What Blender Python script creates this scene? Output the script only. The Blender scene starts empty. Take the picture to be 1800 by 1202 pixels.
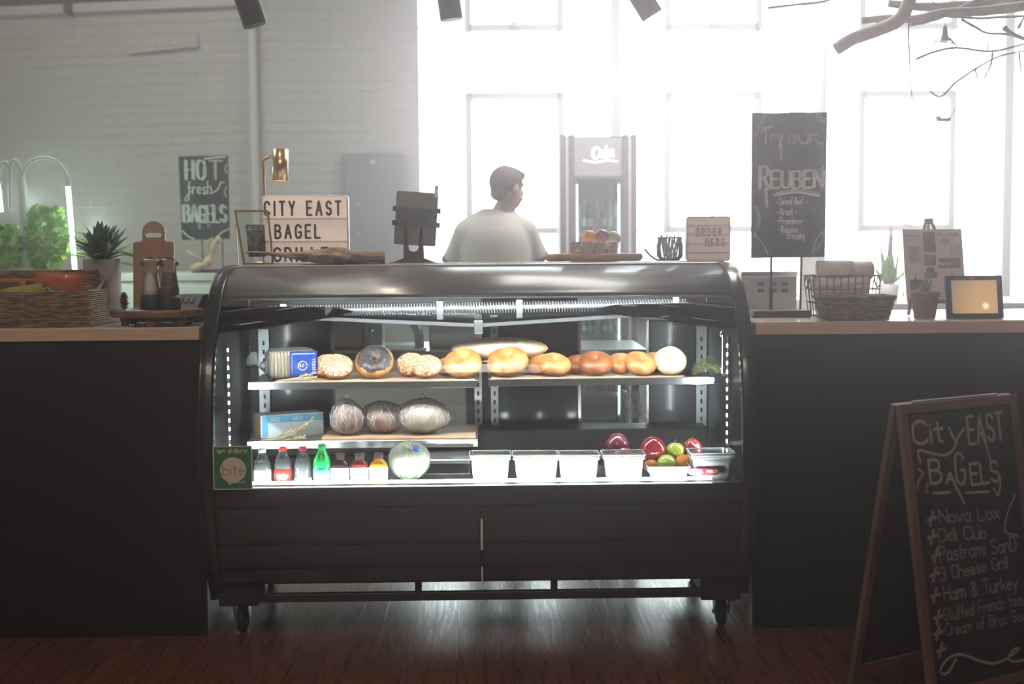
import bpy, math, random
from math import sin, cos, pi, atan, radians as RAD
from mathutils import Vector, Matrix, noise
random.seed(7)
S = bpy.context.scene
COL = S.collection

# ------------------------------------------------------------------ camera
FOC = 2400.0
CAM = Vector((0, -4.8, 1.38))
YAW, PIT, ROLL = .0215, atan(171 / FOC), -.0075
RM = Matrix.Rotation(-YAW, 3, 'Z') @ Matrix.Rotation(pi / 2 - PIT, 3, 'X') @ Matrix.Rotation(ROLL, 3, 'Z')
cd = bpy.data.cameras.new('camera')
cam = bpy.data.objects.new('camera', cd)
COL.objects.link(cam)
cam.matrix_world = Matrix.Translation(CAM) @ RM.to_4x4()
cd.sensor_width = 36
cd.lens = FOC / 1800 * 36
cd.clip_end = 100
cd.dof.use_dof = True
cd.dof.focus_distance = 4.95
cd.dof.aperture_fstop = 2.2
S.camera = cam

# ------------------------------------------------------------------ view, world, daylight
vs = S.view_settings
vs.view_transform = 'Standard'
try: vs.look = 'None'
except Exception: pass
vs.gamma = 1
vs.use_curve_mapping = False
vs.exposure = 0.0
S.cycles.transparent_max_bounces = 24
S.cycles.max_bounces = 10
S.cycles.diffuse_bounces = 5
S.cycles.glossy_bounces = 5
S.cycles.volume_bounces = 0
S.cycles.sample_clamp_indirect = 6
S.cycles.sample_clamp_direct = 0
S.cycles.caustics_reflective = False
S.cycles.caustics_refractive = False
S.cycles.use_denoising = True
W = bpy.data.worlds.new('overcast_sky')
S.world = W
W.use_nodes = True
bg = W.node_tree.nodes['Background']
bg.inputs[0].default_value = (.93, .97, 1.0, 1)
bg.inputs[1].default_value = 8.0

def portal(x0, x1, z0, z1, y):
    l = bpy.data.lights.new('window_portal', 'AREA')
    l.shape = 'RECTANGLE'; l.size = x1 - x0; l.size_y = z1 - z0
    l.cycles.is_portal = True
    o = bpy.data.objects.new('window_portal', l)
    o.location = ((x0 + x1) / 2, y, (z0 + z1) / 2)
    o.rotation_euler = (-pi / 2, 0, 0)
    COL.objects.link(o)
def area(name, loc, rot, sx, sy, power, col=(1, 1, 1), spread=None):
    l = bpy.data.lights.new(name, 'AREA')
    l.shape = 'RECTANGLE'; l.size = sx; l.size_y = sy; l.energy = power; l.color = col
    if spread: l.spread = spread
    o = bpy.data.objects.new(name, l)
    o.location = loc; o.rotation_euler = rot
    COL.objects.link(o)
    return o
def spot(name, loc, target, power, ang, col=(1, .85, .7), blend=.5, rad=.03):
    l = bpy.data.lights.new(name, 'SPOT')
    l.energy = power; l.color = col; l.spot_size = ang; l.spot_blend = blend; l.shadow_soft_size = rad
    o = bpy.data.objects.new(name, l)
    o.location = loc
    o.rotation_euler = (Vector(target) - Vector(loc)).to_track_quat('-Z', 'Y').to_euler()
    COL.objects.link(o)
    return o

WY = 5.2                       # the window wall
portal(-.5, 2.42, .95, 3.6, WY + .05)
portal(2.5, 5.4, .95, 3.6, WY + .05)
# added warm fill over the seating side, brightens the fronts
area('room_fill_light', (-.5, -4.0, 3.7), (0, 0, 0), 3.0, 1.2, 135, (1, .82, .67))

# added overhead fill that brightens the kitchen side and its walls
area('kitchen_fill_light', (-2.6, 2.6, 3.8), (0, 0, 0), 1.6, 3.0, 58, (1, .93, .88))
area('kitchen_fill_light', (1.6, 2.2, 3.8), (0, 0, 0), 2.4, 1.6, 135, (1, .93, .88))

def ray(px, py):
    return RM @ Vector(((px - 900) / FOC, -(py - 601) / FOC, -1))
def PY(px, py, Y):
    d = ray(px, py); return CAM + d * ((Y - CAM.y) / d.y)
def PZ(px, py, Z):
    d = ray(px, py); return CAM + d * ((Z - CAM.z) / d.z)
def XY(px, Y, py=520):
    return PY(px, py, Y).x

# ------------------------------------------------------------------ materials
MATS = {}
def nt(m): return m.node_tree.nodes, m.node_tree.links
def mat(name, c, c2=None, rough=.6, metal=0, scale=8, stretch=(1, 1, 1), bump=0, bscale=None, spec=.5, coat=0, emit=None, es=0,
        alpha=1, trans=0, sss=0, detail=4, ramp=(.35, .65), sheen=0, wave=None):
    m = bpy.data.materials.new(name); m.use_nodes = True
    n, l = nt(m)
    b = n['Principled BSDF']
    b.inputs['Base Color'].default_value = (*c, 1)
    b.inputs['Roughness'].default_value = rough
    b.inputs['Metallic'].default_value = metal
    b.inputs['Specular IOR Level'].default_value = spec
    b.inputs['Coat Weight'].default_value = coat
    b.inputs['Coat Roughness'].default_value = .08
    b.inputs['Sheen Weight'].default_value = sheen
    b.inputs['Transmission Weight'].default_value = trans
    b.inputs['Alpha'].default_value = alpha
    if sss:
        b.inputs['Subsurface Weight'].default_value = sss
        b.inputs['Subsurface Radius'].default_value = (.02, .01, .006)
    if emit:
        b.inputs['Emission Color'].default_value = (*emit, 1)
        b.inputs['Emission Strength'].default_value = es
    if c2 or bump:
        tc = n.new('ShaderNodeTexCoord'); mp = n.new('ShaderNodeMapping')
        mp.inputs['Scale'].default_value = stretch
        l.new(tc.outputs['Object'], mp.inputs['Vector'])
    if c2:
        t = n.new('ShaderNodeTexNoise'); t.inputs['Scale'].default_value = scale; t.inputs['Detail'].default_value = detail
        l.new(mp.outputs[0], t.inputs['Vector'])
        r = n.new('ShaderNodeValToRGB')
        r.color_ramp.elements[0].position, r.color_ramp.elements[1].position = ramp
        r.color_ramp.elements[0].color = (*c, 1); r.color_ramp.elements[1].color = (*c2, 1)
        l.new(t.outputs['Fac'], r.inputs[0]); l.new(r.outputs[0], b.inputs['Base Color'])
    if bump:
        t = n.new('ShaderNodeTexNoise'); t.inputs['Scale'].default_value = bscale or scale * 3; t.inputs['Detail'].default_value = 5
        l.new(mp.outputs[0], t.inputs['Vector'])
        bp = n.new('ShaderNodeBump'); bp.inputs['Strength'].default_value = bump; bp.inputs['Distance'].default_value = .004
        l.new(t.outputs['Fac'], bp.inputs['Height']); l.new(bp.outputs[0], b.inputs['Normal'])
    MATS[name] = m
    return m

def glass(name, tint=(1, 1, 1), ior=1.45, rough=0.0, veil=0.0, hazecol=(.9, .9, .9), crinkle=0):
    """a thin pane: transparent with a Fresnel reflection (and a little milkiness)"""
    m = bpy.data.materials.new(name); m.use_nodes = True
    n, l = nt(m); n.clear()
    o = n.new('ShaderNodeOutputMaterial'); tr = n.new('ShaderNodeBsdfTransparent'); tr.inputs[0].default_value = (*tint, 1)
    gl = n.new('ShaderNodeBsdfGlossy'); gl.inputs['Roughness'].default_value = rough; gl.inputs[0].default_value = (1, 1, 1, 1)
    fr = n.new('ShaderNodeFresnel'); fr.inputs[0].default_value = ior
    mx = n.new('ShaderNodeMixShader')
    l.new(fr.outputs[0], mx.inputs[0]); l.new(tr.outputs[0], mx.inputs[1]); l.new(gl.outputs[0], mx.inputs[2])
    out = mx
    if crinkle:
        tc = n.new('ShaderNodeTexCoord'); mp = n.new('ShaderNodeMapping'); mp.inputs['Scale'].default_value = (1, 1, .45); t = n.new('ShaderNodeTexNoise'); t.inputs['Scale'].default_value = crinkle; t.inputs['Detail'].default_value = 3; t.inputs['Distortion'].default_value = 1.5
        l.new(tc.outputs['Object'], mp.inputs[0]); l.new(mp.outputs[0], t.inputs['Vector'])
        bp = n.new('ShaderNodeBump'); bp.inputs['Strength'].default_value = 1; bp.inputs['Distance'].default_value = .012
        l.new(t.outputs['Fac'], bp.inputs['Height'])
        l.new(bp.outputs[0], gl.inputs['Normal']); l.new(bp.outputs[0], fr.inputs['Normal'])
    if veil:
        df = n.new('ShaderNodeBsdfDiffuse'); df.inputs[0].default_value = (*hazecol, 1)
        m2 = n.new('ShaderNodeMixShader'); m2.inputs[0].default_value = veil
        l.new(mx.outputs[0], m2.inputs[1]); l.new(df.outputs[0], m2.inputs[2]); out = m2
    l.new(out.outputs[0], o.inputs[0])
    MATS[name] = m
    return m

def brick_mat(name, c, mortar, bw, rh, ms, bump, rough=.6, swap=(0, 2), c2=None, spec=.4, dist=.006, ndist=.01, nb=.35):
    m = bpy.data.materials.new(name); m.use_nodes = True
    n, l = nt(m); b = n['Principled BSDF']
    b.inputs['Roughness'].default_value = rough; b.inputs['Specular IOR Level'].default_value = spec
    tc = n.new('ShaderNodeTexCoord'); sp = n.new('ShaderNodeSeparateXYZ'); cb = n.new('ShaderNodeCombineXYZ')
    l.new(tc.outputs['Object'], sp.inputs[0])
    l.new(sp.outputs[swap[0]], cb.inputs[0]); l.new(sp.outputs[swap[1]], cb.inputs[1])
    nz = n.new('ShaderNodeTexNoise'); nz.inputs['Scale'].default_value = 3
    l.new(tc.outputs['Object'], nz.inputs['Vector'])
    mm = n.new('ShaderNodeVectorMath'); mm.operation = 'MULTIPLY_ADD'
    l.new(nz.outputs['Color'], mm.inputs[0]); mm.inputs[1].default_value = (ndist, ndist, 0); l.new(cb.outputs[0], mm.inputs[2])
    bt = n.new('ShaderNodeTexBrick')
    bt.inputs['Scale'].default_value = 1
    bt.inputs['Brick Width'].default_value = bw; bt.inputs['Row Height'].default_value = rh
    bt.inputs['Mortar Size'].default_value = ms; bt.inputs['Mortar Smooth'].default_value = .4
    bt.inputs['Color1'].default_value = (*c, 1); bt.inputs['Color2'].default_value = (*(c2 or c), 1); bt.inputs['Mortar'].default_value = (*mortar, 1)
    l.new(mm.outputs[0], bt.inputs['Vector']); l.new(bt.outputs['Color'], b.inputs['Base Color'])
    n2 = n.new('ShaderNodeTexNoise'); n2.inputs['Scale'].default_value = 30; n2.inputs['Detail'].default_value = 6
    l.new(tc.outputs['Object'], n2.inputs['Vector'])
    ad = n.new('ShaderNodeMath'); ad.operation = 'MULTIPLY_ADD'; ad.inputs[1].default_value = nb
    iv = n.new('ShaderNodeMath'); iv.operation = 'SUBTRACT'; iv.inputs[0].default_value = 1
    l.new(bt.outputs['Fac'], iv.inputs[1]); l.new(n2.outputs['Fac'], ad.inputs[0]); l.new(iv.outputs[0], ad.inputs[2])
    bp = n.new('ShaderNodeBump'); bp.inputs['Strength'].default_value = bump; bp.inputs['Distance'].default_value = dist
    l.new(ad.outputs[0], bp.inputs['Height']); l.new(bp.outputs[0], b.inputs['Normal'])
    MATS[name] = m
    return m

white_brick = brick_mat('white_painted_brick', (.62, .60, .57), (.6, .58, .55), .215, .0735, .006, .75, rough=.45)
floor_wood = brick_mat('worn_red_brown_floorboards', (.12, .038, .018), (.02, .008, .006), 2.4, .092, .0022, .2, rough=.3, swap=(1, 0), c2=(.155, .05, .024), spec=.6, ndist=.0, nb=.06)
# wood grain and worn patches on the floorboards
n, l = nt(floor_wood); b = n['Principled BSDF']
b.inputs['Specular IOR Level'].default_value = 1.0; b.inputs['Coat Weight'].default_value = .35; b.inputs['Coat Roughness'].default_value = .22
tc = n.new('ShaderNodeTexCoord'); mp = n.new('ShaderNodeMapping'); mp.inputs['Scale'].default_value = (40, 2.2, 1); l.new(tc.outputs['Object'], mp.inputs[0])
g = n.new('ShaderNodeTexNoise'); g.inputs['Scale'].default_value = 2; g.inputs['Detail'].default_value = 8; l.new(mp.outputs[0], g.inputs['Vector'])
g2 = n.new('ShaderNodeTexNoise'); g2.inputs['Scale'].default_value = 1.7; g2.inputs['Detail'].default_value = 5; l.new(tc.outputs['Object'], g2.inputs['Vector'])
mr = n.new('ShaderNodeMapRange'); mr.inputs[1].default_value = .35; mr.inputs[2].default_value = .7; mr.inputs[3].default_value = .24; mr.inputs[4].default_value = .36
l.new(g.outputs['Fac'], mr.inputs[0]); l.new(mr.outputs[0], b.inputs['Roughness'])
src = b.inputs['Base Color'].links[0].from_socket
mx = n.new('ShaderNodeMix'); mx.data_type = 'RGBA'; mx.blend_type = 'MULTIPLY'; mx.inputs[0].default_value = .75
rp = n.new('ShaderNodeValToRGB'); rp.color_ramp.elements[0].position = .3; rp.color_ramp.elements[0].color = (.55, .5, .46, 1); rp.color_ramp.elements[1].position = .62; rp.color_ramp.elements[1].color = (1.2, 1.1, 1, 1)
l.new(g.outputs['Fac'], rp.inputs[0]); l.new(src, mx.inputs[6]); l.new(rp.outputs[0], mx.inputs[7]); l.new(mx.outputs[2], b.inputs['Base Color'])

plaster = mat('cream_ceiling_paint', (.5, .48, .45), rough=.8)
dim_wall = mat('dim_room_paint', (.10, .09, .085), rough=.8)
brown_brick = mat('dark_brown_timber', (.05, .025, .018), (.08, .04, .03), rough=.7)
white_paint = mat('white_gloss_paint', (.7, .68, .66), rough=.35)
steel_frame = mat('white_steel_window_bar', (.62, .62, .60), rough=.4)
pane_glass = glass('window_glass', (.96, .98, .98))
charcoal = mat('charcoal_counter_paint', (.0075, .006, .0085), (.010, .008, .011), rough=.6, spec=.3, scale=3)
laminate = mat('pale_laminate_worktop', (.62, .58, .55), (.68, .64, .6), rough=.28, scale=20)
birch = mat('worktop_wood_edge', (.58, .40, .30), (.66, .48, .36), rough=.45, scale=6, stretch=(1, 12, 12))
black_gloss = mat('black_gloss_powder_coat', (.018, .016, .018), rough=.28, coat=.3)
black_satin = mat('black_satin_plastic', (.016, .014, .016), rough=.45)
black_matte = mat('black_matte_board', (.02, .018, .022), (.03, .027, .032), rough=.85, scale=12, spec=.15)
canopy_m = mat('smoked_canopy_glass', (.10, .095, .095), rough=.3, coat=.1, spec=.6)
steel = mat('brushed_stainless_steel', (.62, .62, .61), rough=.28, metal=1)
galv = mat('galvanised_bracket_steel', (.5, .52, .52), rough=.35, metal=1)
alu = mat('bright_aluminium', (.8, .8, .8), rough=.22, metal=1)
chrome = mat('polished_chrome', (.85, .85, .85), rough=.08, metal=1)
copper = mat('copper_pipe', (.75, .3, .14), rough=.3, metal=1)
brass = mat('brushed_brass', (.72, .48, .24), rough=.3, metal=1)
gold = mat('gold_metal_frame', (.85, .55, .22), rough=.25, metal=1)
rubber = mat('black_rubber', (.02, .02, .021), rough=.6)
case_glass = glass('curved_display_glass', (.98, .995, .99), 1.4)
door_glass = glass('sliding_door_glass', (.94, .98, .97), 1.45)
clear_plastic = glass('clear_plastic', (.96, .97, .97), 1.45, .08, .08)
cling_film = glass('crinkled_cling_film', (.95, .96, .97), 1.35, .15, .10, (.85, .86, .86), 45)
led_emit = mat('cool_white_led', (1, 1, 1), emit=(.85, .95, 1), es=14)
chalk = mat('white_chalk', (.8, .77, .76), rough=.9)
chalk_dim = mat('smudged_white_chalk', (.44, .42, .42), (.62, .59, .58), rough=.95, scale=120)
# ------------------------------------------------------------------ mesh helpers
class MB:
    """collects shapes; build() links them as one mesh object"""
    def __init__(s): s.v = []; s.f = []; s.sm = []; s.mi = []; s.cur = 0
    def add(s, vs, fs, smooth=False, M=None):
        o = len(s.v)
        s.v += [tuple(M @ Vector(p)) if M else tuple(p) for p in vs]
        s.f += [tuple(i + o for i in q) for q in fs]
        s.sm += [smooth] * len(fs); s.mi += [s.cur] * len(fs)
        return s
    def box(s, x0, x1, y0, y1, z0, z1, M=None):
        vs = [(x0, y0, z0), (x1, y0, z0), (x1, y1, z0), (x0, y1, z0), (x0, y0, z1), (x1, y0, z1), (x1, y1, z1), (x0, y1, z1)]
        return s.add(vs, [(0, 3, 2, 1), (4, 5, 6, 7), (0, 1, 5, 4), (1, 2, 6, 5), (2, 3, 7, 6), (3, 0, 4, 7)], False, M)
    def bar(s, a, b, w, h, up=(0, 0, 1)):
        """square bar from a to b"""
        a, b = Vector(a), Vector(b); d = (b - a).normalized(); u = Vector(up)
        if abs(d.dot(u)) > .98: u = Vector((0, 1, 0))
        x = d.cross(u).normalized() * w / 2; z = x.normalized().cross(d).normalized() * h / 2
        vs = [p + q for p in (a, b) for q in (-x - z, x - z, x + z, -x + z)]
        return s.add(vs, [(0, 1, 2, 3), (7, 6, 5, 4), (0, 4, 5, 1), (1, 5, 6, 2), (2, 6, 7, 3), (3, 7, 4, 0)])
    def tube(s, pts, r, n=10, caps=True, M=None, smooth=True):
        pts = [Vector(p) for p in pts]
        rs = r if isinstance(r, (list, tuple)) else [r] * len(pts)
        vs, fs = [], []
        t = (pts[1] - pts[0]).normalized()
        u = t.orthogonal().normalized()
        for i, p in enumerate(pts):
            a = pts[max(i - 1, 0)]; b = pts[min(i + 1, len(pts) - 1)]
            t2 = (b - a).normalized() if (b - a).length > 1e-9 else t
            u = (u - t2 * u.dot(t2)); u = u.normalized() if u.length > 1e-6 else t2.orthogonal().normalized()
            w = t2.cross(u)
            for k in range(n):
                an = 2 * pi * k / n
                vs.append(p + (u * cos(an) + w * sin(an)) * rs[i])
        for i in range(len(pts) - 1):
            for k in range(n):
                a = i * n + k; b = i * n + (k + 1) % n
                fs.append((a, b, b + n, a + n))
        s.add(vs, fs, smooth, M)
        if caps:
            o = len(vs)
            s.add(vs[:n], [tuple(range(n - 1, -1, -1))], False, M)
            s.add(vs[-n:], [tuple(range(n))], False, M)
        return s
    def lathe(s, prof, c=(0, 0, 0), n=32, M=None, smooth=True, sx=1, sy=1):
        vs, fs = [], []
        for r, z in prof:
            for k in range(n):
                an = 2 * pi * k / n
                vs.append((c[0] + r * cos(an) * sx, c[1] + r * sin(an) * sy, c[2] + z))
        for i in range(len(prof) - 1):
            for k in range(n):
                a = i * n + k; b = i * n + (k + 1) % n
                fs.append((a, b, b + n, a + n))
        s.add(vs, fs, smooth, M)
        if prof[0][0] > 1e-6: s.add(vs[:n], [tuple(range(n - 1, -1, -1))], False, M)
        if prof[-1][0] > 1e-6: s.add(vs[-n:], [tuple(range(n))], False, M)
        return s
    def prism(s, poly, a0, a1, axis='x', M=None, smooth=False):
        """poly in the plane across the axis: x -> (y,z), y -> (x,z), z -> (x,y)"""
        mk = {'x': lambda p, a: (a, p[0], p[1]), 'y': lambda p, a: (p[0], a, p[1]), 'z': lambda p, a: (p[0], p[1], a)}[axis]
        n = len(poly)
        vs = [mk(p, a0) for p in poly] + [mk(p, a1) for p in poly]
        s.add(vs, [(i, (i + 1) % n, (i + 1) % n + n, i + n) for i in range(n)], smooth, M)
        s.add(vs, [tuple(range(n - 1, -1, -1)), tuple(range(n, 2 * n))], False, M)
        return s
    def ball(s, c, rx, ry=None, rz=None, nu=20, nv=12, M=None, f=None):
        ry = ry or rx; rz = rz or rx
        vs, fs = [], []
        for j in range(nv + 1):
            th = pi * j / nv
            for i in range(nu):
                ph = 2 * pi * i / nu
                d = Vector((sin(th) * cos(ph), sin(th) * sin(ph), cos(th)))
                k = f(d) if f else 1
                vs.append((c[0] + d.x * rx * k, c[1] + d.y * ry * k, c[2] + d.z * rz * k))
        for j in range(nv):
            for i in range(nu):
                a = j * nu + i; b = j * nu + (i + 1) % nu
                fs.append((a, a + nu, b + nu, b))
        return s.add(vs, fs, True, M)
    def grid(s, fn, nu, nv, smooth=True, M=None):
        """surface fn(u,v), u,v in 0..1"""
        vs = [fn(i / nu, j / nv) for j in range(nv + 1) for i in range(nu + 1)]
        fs = [(j * (nu + 1) + i, j * (nu + 1) + i + 1, (j + 1) * (nu + 1) + i + 1, (j + 1) * (nu + 1) + i) for j in range(nv) for i in range(nu)]
        return s.add(vs, fs, smooth, M)
    def build(s, name, m, parent=None, bevel=0, seg=2, solid=0, sub=0, weld=False, loc=None, rot=None, label=None):
        me = bpy.data.meshes.new(name)
        me.from_pydata(s.v, [], s.f)
        ms = m if isinstance(m, (list, tuple)) else [m]
        for q in ms: me.materials.append(q)
        me.polygons.foreach_set('use_smooth', s.sm)
        me.polygons.foreach_set('material_index', s.mi)
        me.update()
        o = bpy.data.objects.new(name, me)
        COL.objects.link(o)
        if weld:
            w = o.modifiers.new('weld', 'WELD'); w.merge_threshold = 1e-4
        if solid:
            w = o.modifiers.new('solid', 'SOLIDIFY'); w.thickness = solid; w.offset = 0
        if bevel:
            w = o.modifiers.new('weld', 'WELD'); w.merge_threshold = 2e-5
            w = o.modifiers.new('bevel', 'BEVEL'); w.width = bevel; w.segments = seg; w.limit_method = 'ANGLE'; w.angle_limit = RAD(40)
        if sub:
            w = o.modifiers.new('sub', 'SUBSURF'); w.levels = sub; w.render_levels = sub
        if loc is not None: o.location = loc
        if rot is not None: o.rotation_euler = rot
        if parent: o.parent = parent
        if label: o['label'] = label
        return o

def tag(o, label, cat, group=None, kind=None):
    o['label'] = label; o['category'] = cat
    if group: o['group'] = group
    if kind: o['kind'] = kind
    return o
def thing(name, label, cat, loc=(0, 0, 0), rz=0, group=None):
    o = bpy.data.objects.new(name, None); COL.objects.link(o)
    o.empty_display_size = .05
    o.location = loc; o.rotation_euler = (0, 0, rz)
    return tag(o, label, cat, group)
def struct(o):
    o['kind'] = 'structure'; return o
def dup(root, loc, rz=None, label=None, group=None):
    r = root.copy(); COL.objects.link(r); r.location = loc
    if rz is not None: r.rotation_euler = (0, 0, rz)
    if label: r['label'] = label
    if group: r['group'] = group
    for ch in list(root.children):
        c = ch.copy(); COL.objects.link(c); c.parent = r
        for g_ in list(ch.children):
            d = g_.copy(); COL.objects.link(d); d.parent = c
    return r
def rrect(x0, x1, y0, y1, r, n=5):
    out = []
    for cx, cy, a0 in ((x1 - r, y1 - r, 0), (x0 + r, y1 - r, pi / 2), (x0 + r, y0 + r, pi), (x1 - r, y0 + r, 1.5 * pi)):
        for k in range(n + 1):
            a = a0 + pi / 2 * k / n
            out.append((cx + r * cos(a), cy + r * sin(a)))
    return out
def smooth_path(pts, n=6):
    """Catmull-Rom through the points"""
    P = [Vector(p) for p in pts]; P = [P[0] * 2 - P[1]] + P + [P[-1] * 2 - P[-2]]
    out = []
    for i in range(1, len(P) - 2):
        for k in range(n):
            t = k / n; a, b, c, d = P[i - 1:i + 3]
            out.append(.5 * ((2 * b) + (c - a) * t + (2 * a - 5 * b + 4 * c - d) * t * t + (3 * b - a - 3 * c + d) * t ** 3))
    out.append(P[-2])
    return out

# ------------------------------------------------------------------ stroke lettering
def _arc(cx, cy, rx, ry, a0, a1, n=8):
    return [(cx + rx * cos(RAD(a0 + (a1 - a0) * k / n)), cy + ry * sin(RAD(a0 + (a1 - a0) * k / n))) for k in range(n + 1)]
_x = .3   # lower case bowl centre
GL = {
 'A': (.6, [[(0, 0), (.3, 1), (.6, 0)], [(.11, .36), (.49, .36)]]),
 'B': (.55, [[(0, 0), (0, 1), (.25, 1)] + _arc(.27, .77, .23, .23, 90, -90, 6) + [(0, .54)], [(.27, .54)] + _arc(.28, .27, .27, .27, 90, -90, 6) + [(0, 0)]]),
 'C': (.55, [_arc(.3, .72, .28, .28, 20, 180, 6) + _arc(.3, .28, .28, .28, 180, 340, 6)]),
 'D': (.55, [[(0, 0), (0, 1), (.2, 1)] + _arc(.2, .65, .35, .35, 90, 0, 5) + _arc(.2, .35, .35, .35, 0, -90, 5) + [(0, 0)]]),
 'E': (.5, [[(.5, 1), (0, 1), (0, 0), (.5, 0)], [(0, .52), (.42, .52)]]),
 'F': (.5, [[(.5, 1), (0, 1), (0, 0)], [(0, .52), (.4, .52)]]),
 'G': (.58, [_arc(.3, .72, .28, .28, 20, 180, 6) + _arc(.3, .28, .28, .28, 180, 360, 6) + [(.58, .45), (.34, .45)]]),
 'H': (.55, [[(0, 0), (0, 1)], [(.55, 0), (.55, 1)], [(0, .5), (.55, .5)]]),
 'I': (.08, [[(.04, 0), (.04, 1)]]),
 'K': (.55, [[(0, 0), (0, 1)], [(.52, 1), (0, .42)], [(.16, .58), (.55, 0)]]),
 'L': (.48, [[(0, 1), (0, 0), (.48, 0)]]),
 'M': (.7, [[(0, 0), (0, 1), (.35, .3), (.7, 1), (.7, 0)]]),
 'N': (.58, [[(0, 0), (0, 1), (.58, 0), (.58, 1)]]),
 'O': (.58, [_arc(.29, .71, .29, .29, 0, 180, 8) + _arc(.29, .29, .29, .29, 180, 360, 8) + [(.58, .71)]]),
 'P': (.5, [[(0, 0), (0, 1), (.22, 1)] + _arc(.24, .75, .26, .25, 90, -90, 6) + [(0, .5)]]),
 'R': (.55, [[(0, 0), (0, 1), (.22, 1)] + _arc(.24, .75, .26, .25, 90, -90, 6) + [(0, .5)], [(.24, .5), (.55, 0)]]),
 'S': (.52, [_arc(.27, .74, .25, .26, 20, 270, 9) + _arc(.27, .26, .25, .24, 90, -160, 9)]),
 'T': (.55, [[(0, 1), (.55, 1)], [(.275, 1), (.275, 0)]]),
 'U': (.56, [[(0, 1), (0, .28)] + _arc(.28, .28, .28, .28, 180, 360, 8) + [(.56, 1)]]),
 'V': (.56, [[(0, 1), (.28, 0), (.56, 1)]]),
 'W': (.8, [[(0, 1), (.2, 0), (.4, .8), (.6, 0), (.8, 1)]]),
 'Y': (.56, [[(0, 1), (.28, .5), (.56, 1)], [(.28, .5), (.28, 0)]]),
 '3': (.5, [_arc(.22, .76, .24, .24, 150, -90, 8) + _arc(.22, .27, .28, .27, 90, -150, 8)]),
 '4': (.5, [[(.38, 0), (.38, 1), (0, .32), (.52, .32)]]),
 'a': (.5, [_arc(.23, .28, .22, .27, 50, 360, 9), [(.46, .58), (.46, .08), (.54, 0)]]),
 'b': (.48, [[(0, 1), (0, 0)], _arc(.22, .28, .23, .28, 180, -180, 10)]),
 'c': (.42, [_arc(.23, .28, .22, .28, 45, 320, 8)]),
 'd': (.48, [_arc(.22, .28, .22, .28, 0, 360, 10), [(.46, 1), (.46, 0)]]),
 'e': (.46, [[(.02, .3), (.44, .34)] + _arc(.23, .3, .22, .28, 10, 320, 9)]),
 'f': (.34, [_arc(.26, .82, .14, .18, 60, 180, 5) + [(.12, -.02)], [(0, .55), (.3, .55)]]),
 'g': (.48, [_arc(.22, .3, .22, .27, 0, 360, 10), [(.46, .58), (.46, -.15)] + _arc(.24, -.15, .22, .2, 0, -160, 6)]),
 'h': (.45, [[(0, 1), (0, 0)], [(0, .35)] + _arc(.22, .34, .21, .24, 150, 0, 6) + [(.43, 0)]]),
 'i': (.06, [[(.03, .56), (.03, 0)], [(.03, .78), (.03, .8)]]),
 'l': (.06, [[(.03, 1), (.03, 0)]]),
 'm': (.66, [[(0, .58), (0, 0)], [(0, .35)] + _arc(.16, .4, .15, .18, 150, 0, 5) + [(.31, 0)], [(.31, .35)] + _arc(.48, .4, .16, .18, 150, 0, 5) + [(.64, 0)]]),
 'n': (.45, [[(0, .58), (0, 0)], [(0, .35)] + _arc(.22, .34, .21, .24, 150, 0, 6) + [(.43, 0)]]),
 'o': (.46, [_arc(.23, .28, .22, .28, 0, 360, 10)]),
 'p': (.46, [[(0, .56), (0, -.4)], _arc(.22, .28, .22, .28, 180, -180, 10)]),
 'q': (.46, [_arc(.22, .28, .22, .28, 0, 360, 10), [(.45, .56), (.45, -.4)]]),
 'r': (.34, [[(0, .58), (0, 0)], [(0, .34)] + _arc(.18, .38, .17, .2, 150, 40, 5)]),
 's': (.38, [_arc(.19, .43, .16, .14, 30, 270, 6) + _arc(.19, .15, .17, .15, 90, -150, 6)]),
 't': (.36, [[(.16, .9), (.16, .06), (.3, 0)], [(0, .6), (.34, .6)]]),
 'u': (.45, [[(0, .58), (0, .2)] + _arc(.2, .2, .2, .2, 180, 330, 6), [(.43, .58), (.43, 0)]]),
 'v': (.42, [[(0, .58), (.21, 0), (.42, .58)]]),
 'x': (.42, [[(0, .58), (.42, 0)], [(.42, .58), (0, 0)]]),
 'y': (.42, [[(0, .58), (.21, .05)], [(.42, .58), (.08, -.4)]]),
 'k': (.42, [[(0, 1), (0, 0)], [(.38, .55), (0, .22)], [(.12, .34), (.42, 0)]]),
 'w': (.62, [[(0, .58), (.15, 0), (.31, .5), (.47, 0), (.62, .58)]]),
 '&': (.55, [[(.5, 0), (.1, .75)] + _arc(.24, .82, .15, .17, 180, -20, 6) + [(.05, .35)] + _arc(.2, .22, .2, .22, 160, 300, 5) + [(.52, .5)]]),
 '#': (.5, [[(.12, .1), (.2, .9)], [(.34, .1), (.42, .9)], [(0, .35), (.5, .42)], [(.02, .62), (.52, .7)]]),
 '*': (.3, [[(.15, .3), (.16, .31)]]),
 '.': (.1, [[(.05, 0), (.06, 0)]]),
 '-': (.4, [[(0, .4), (.4, .4)]]),
}
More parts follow.
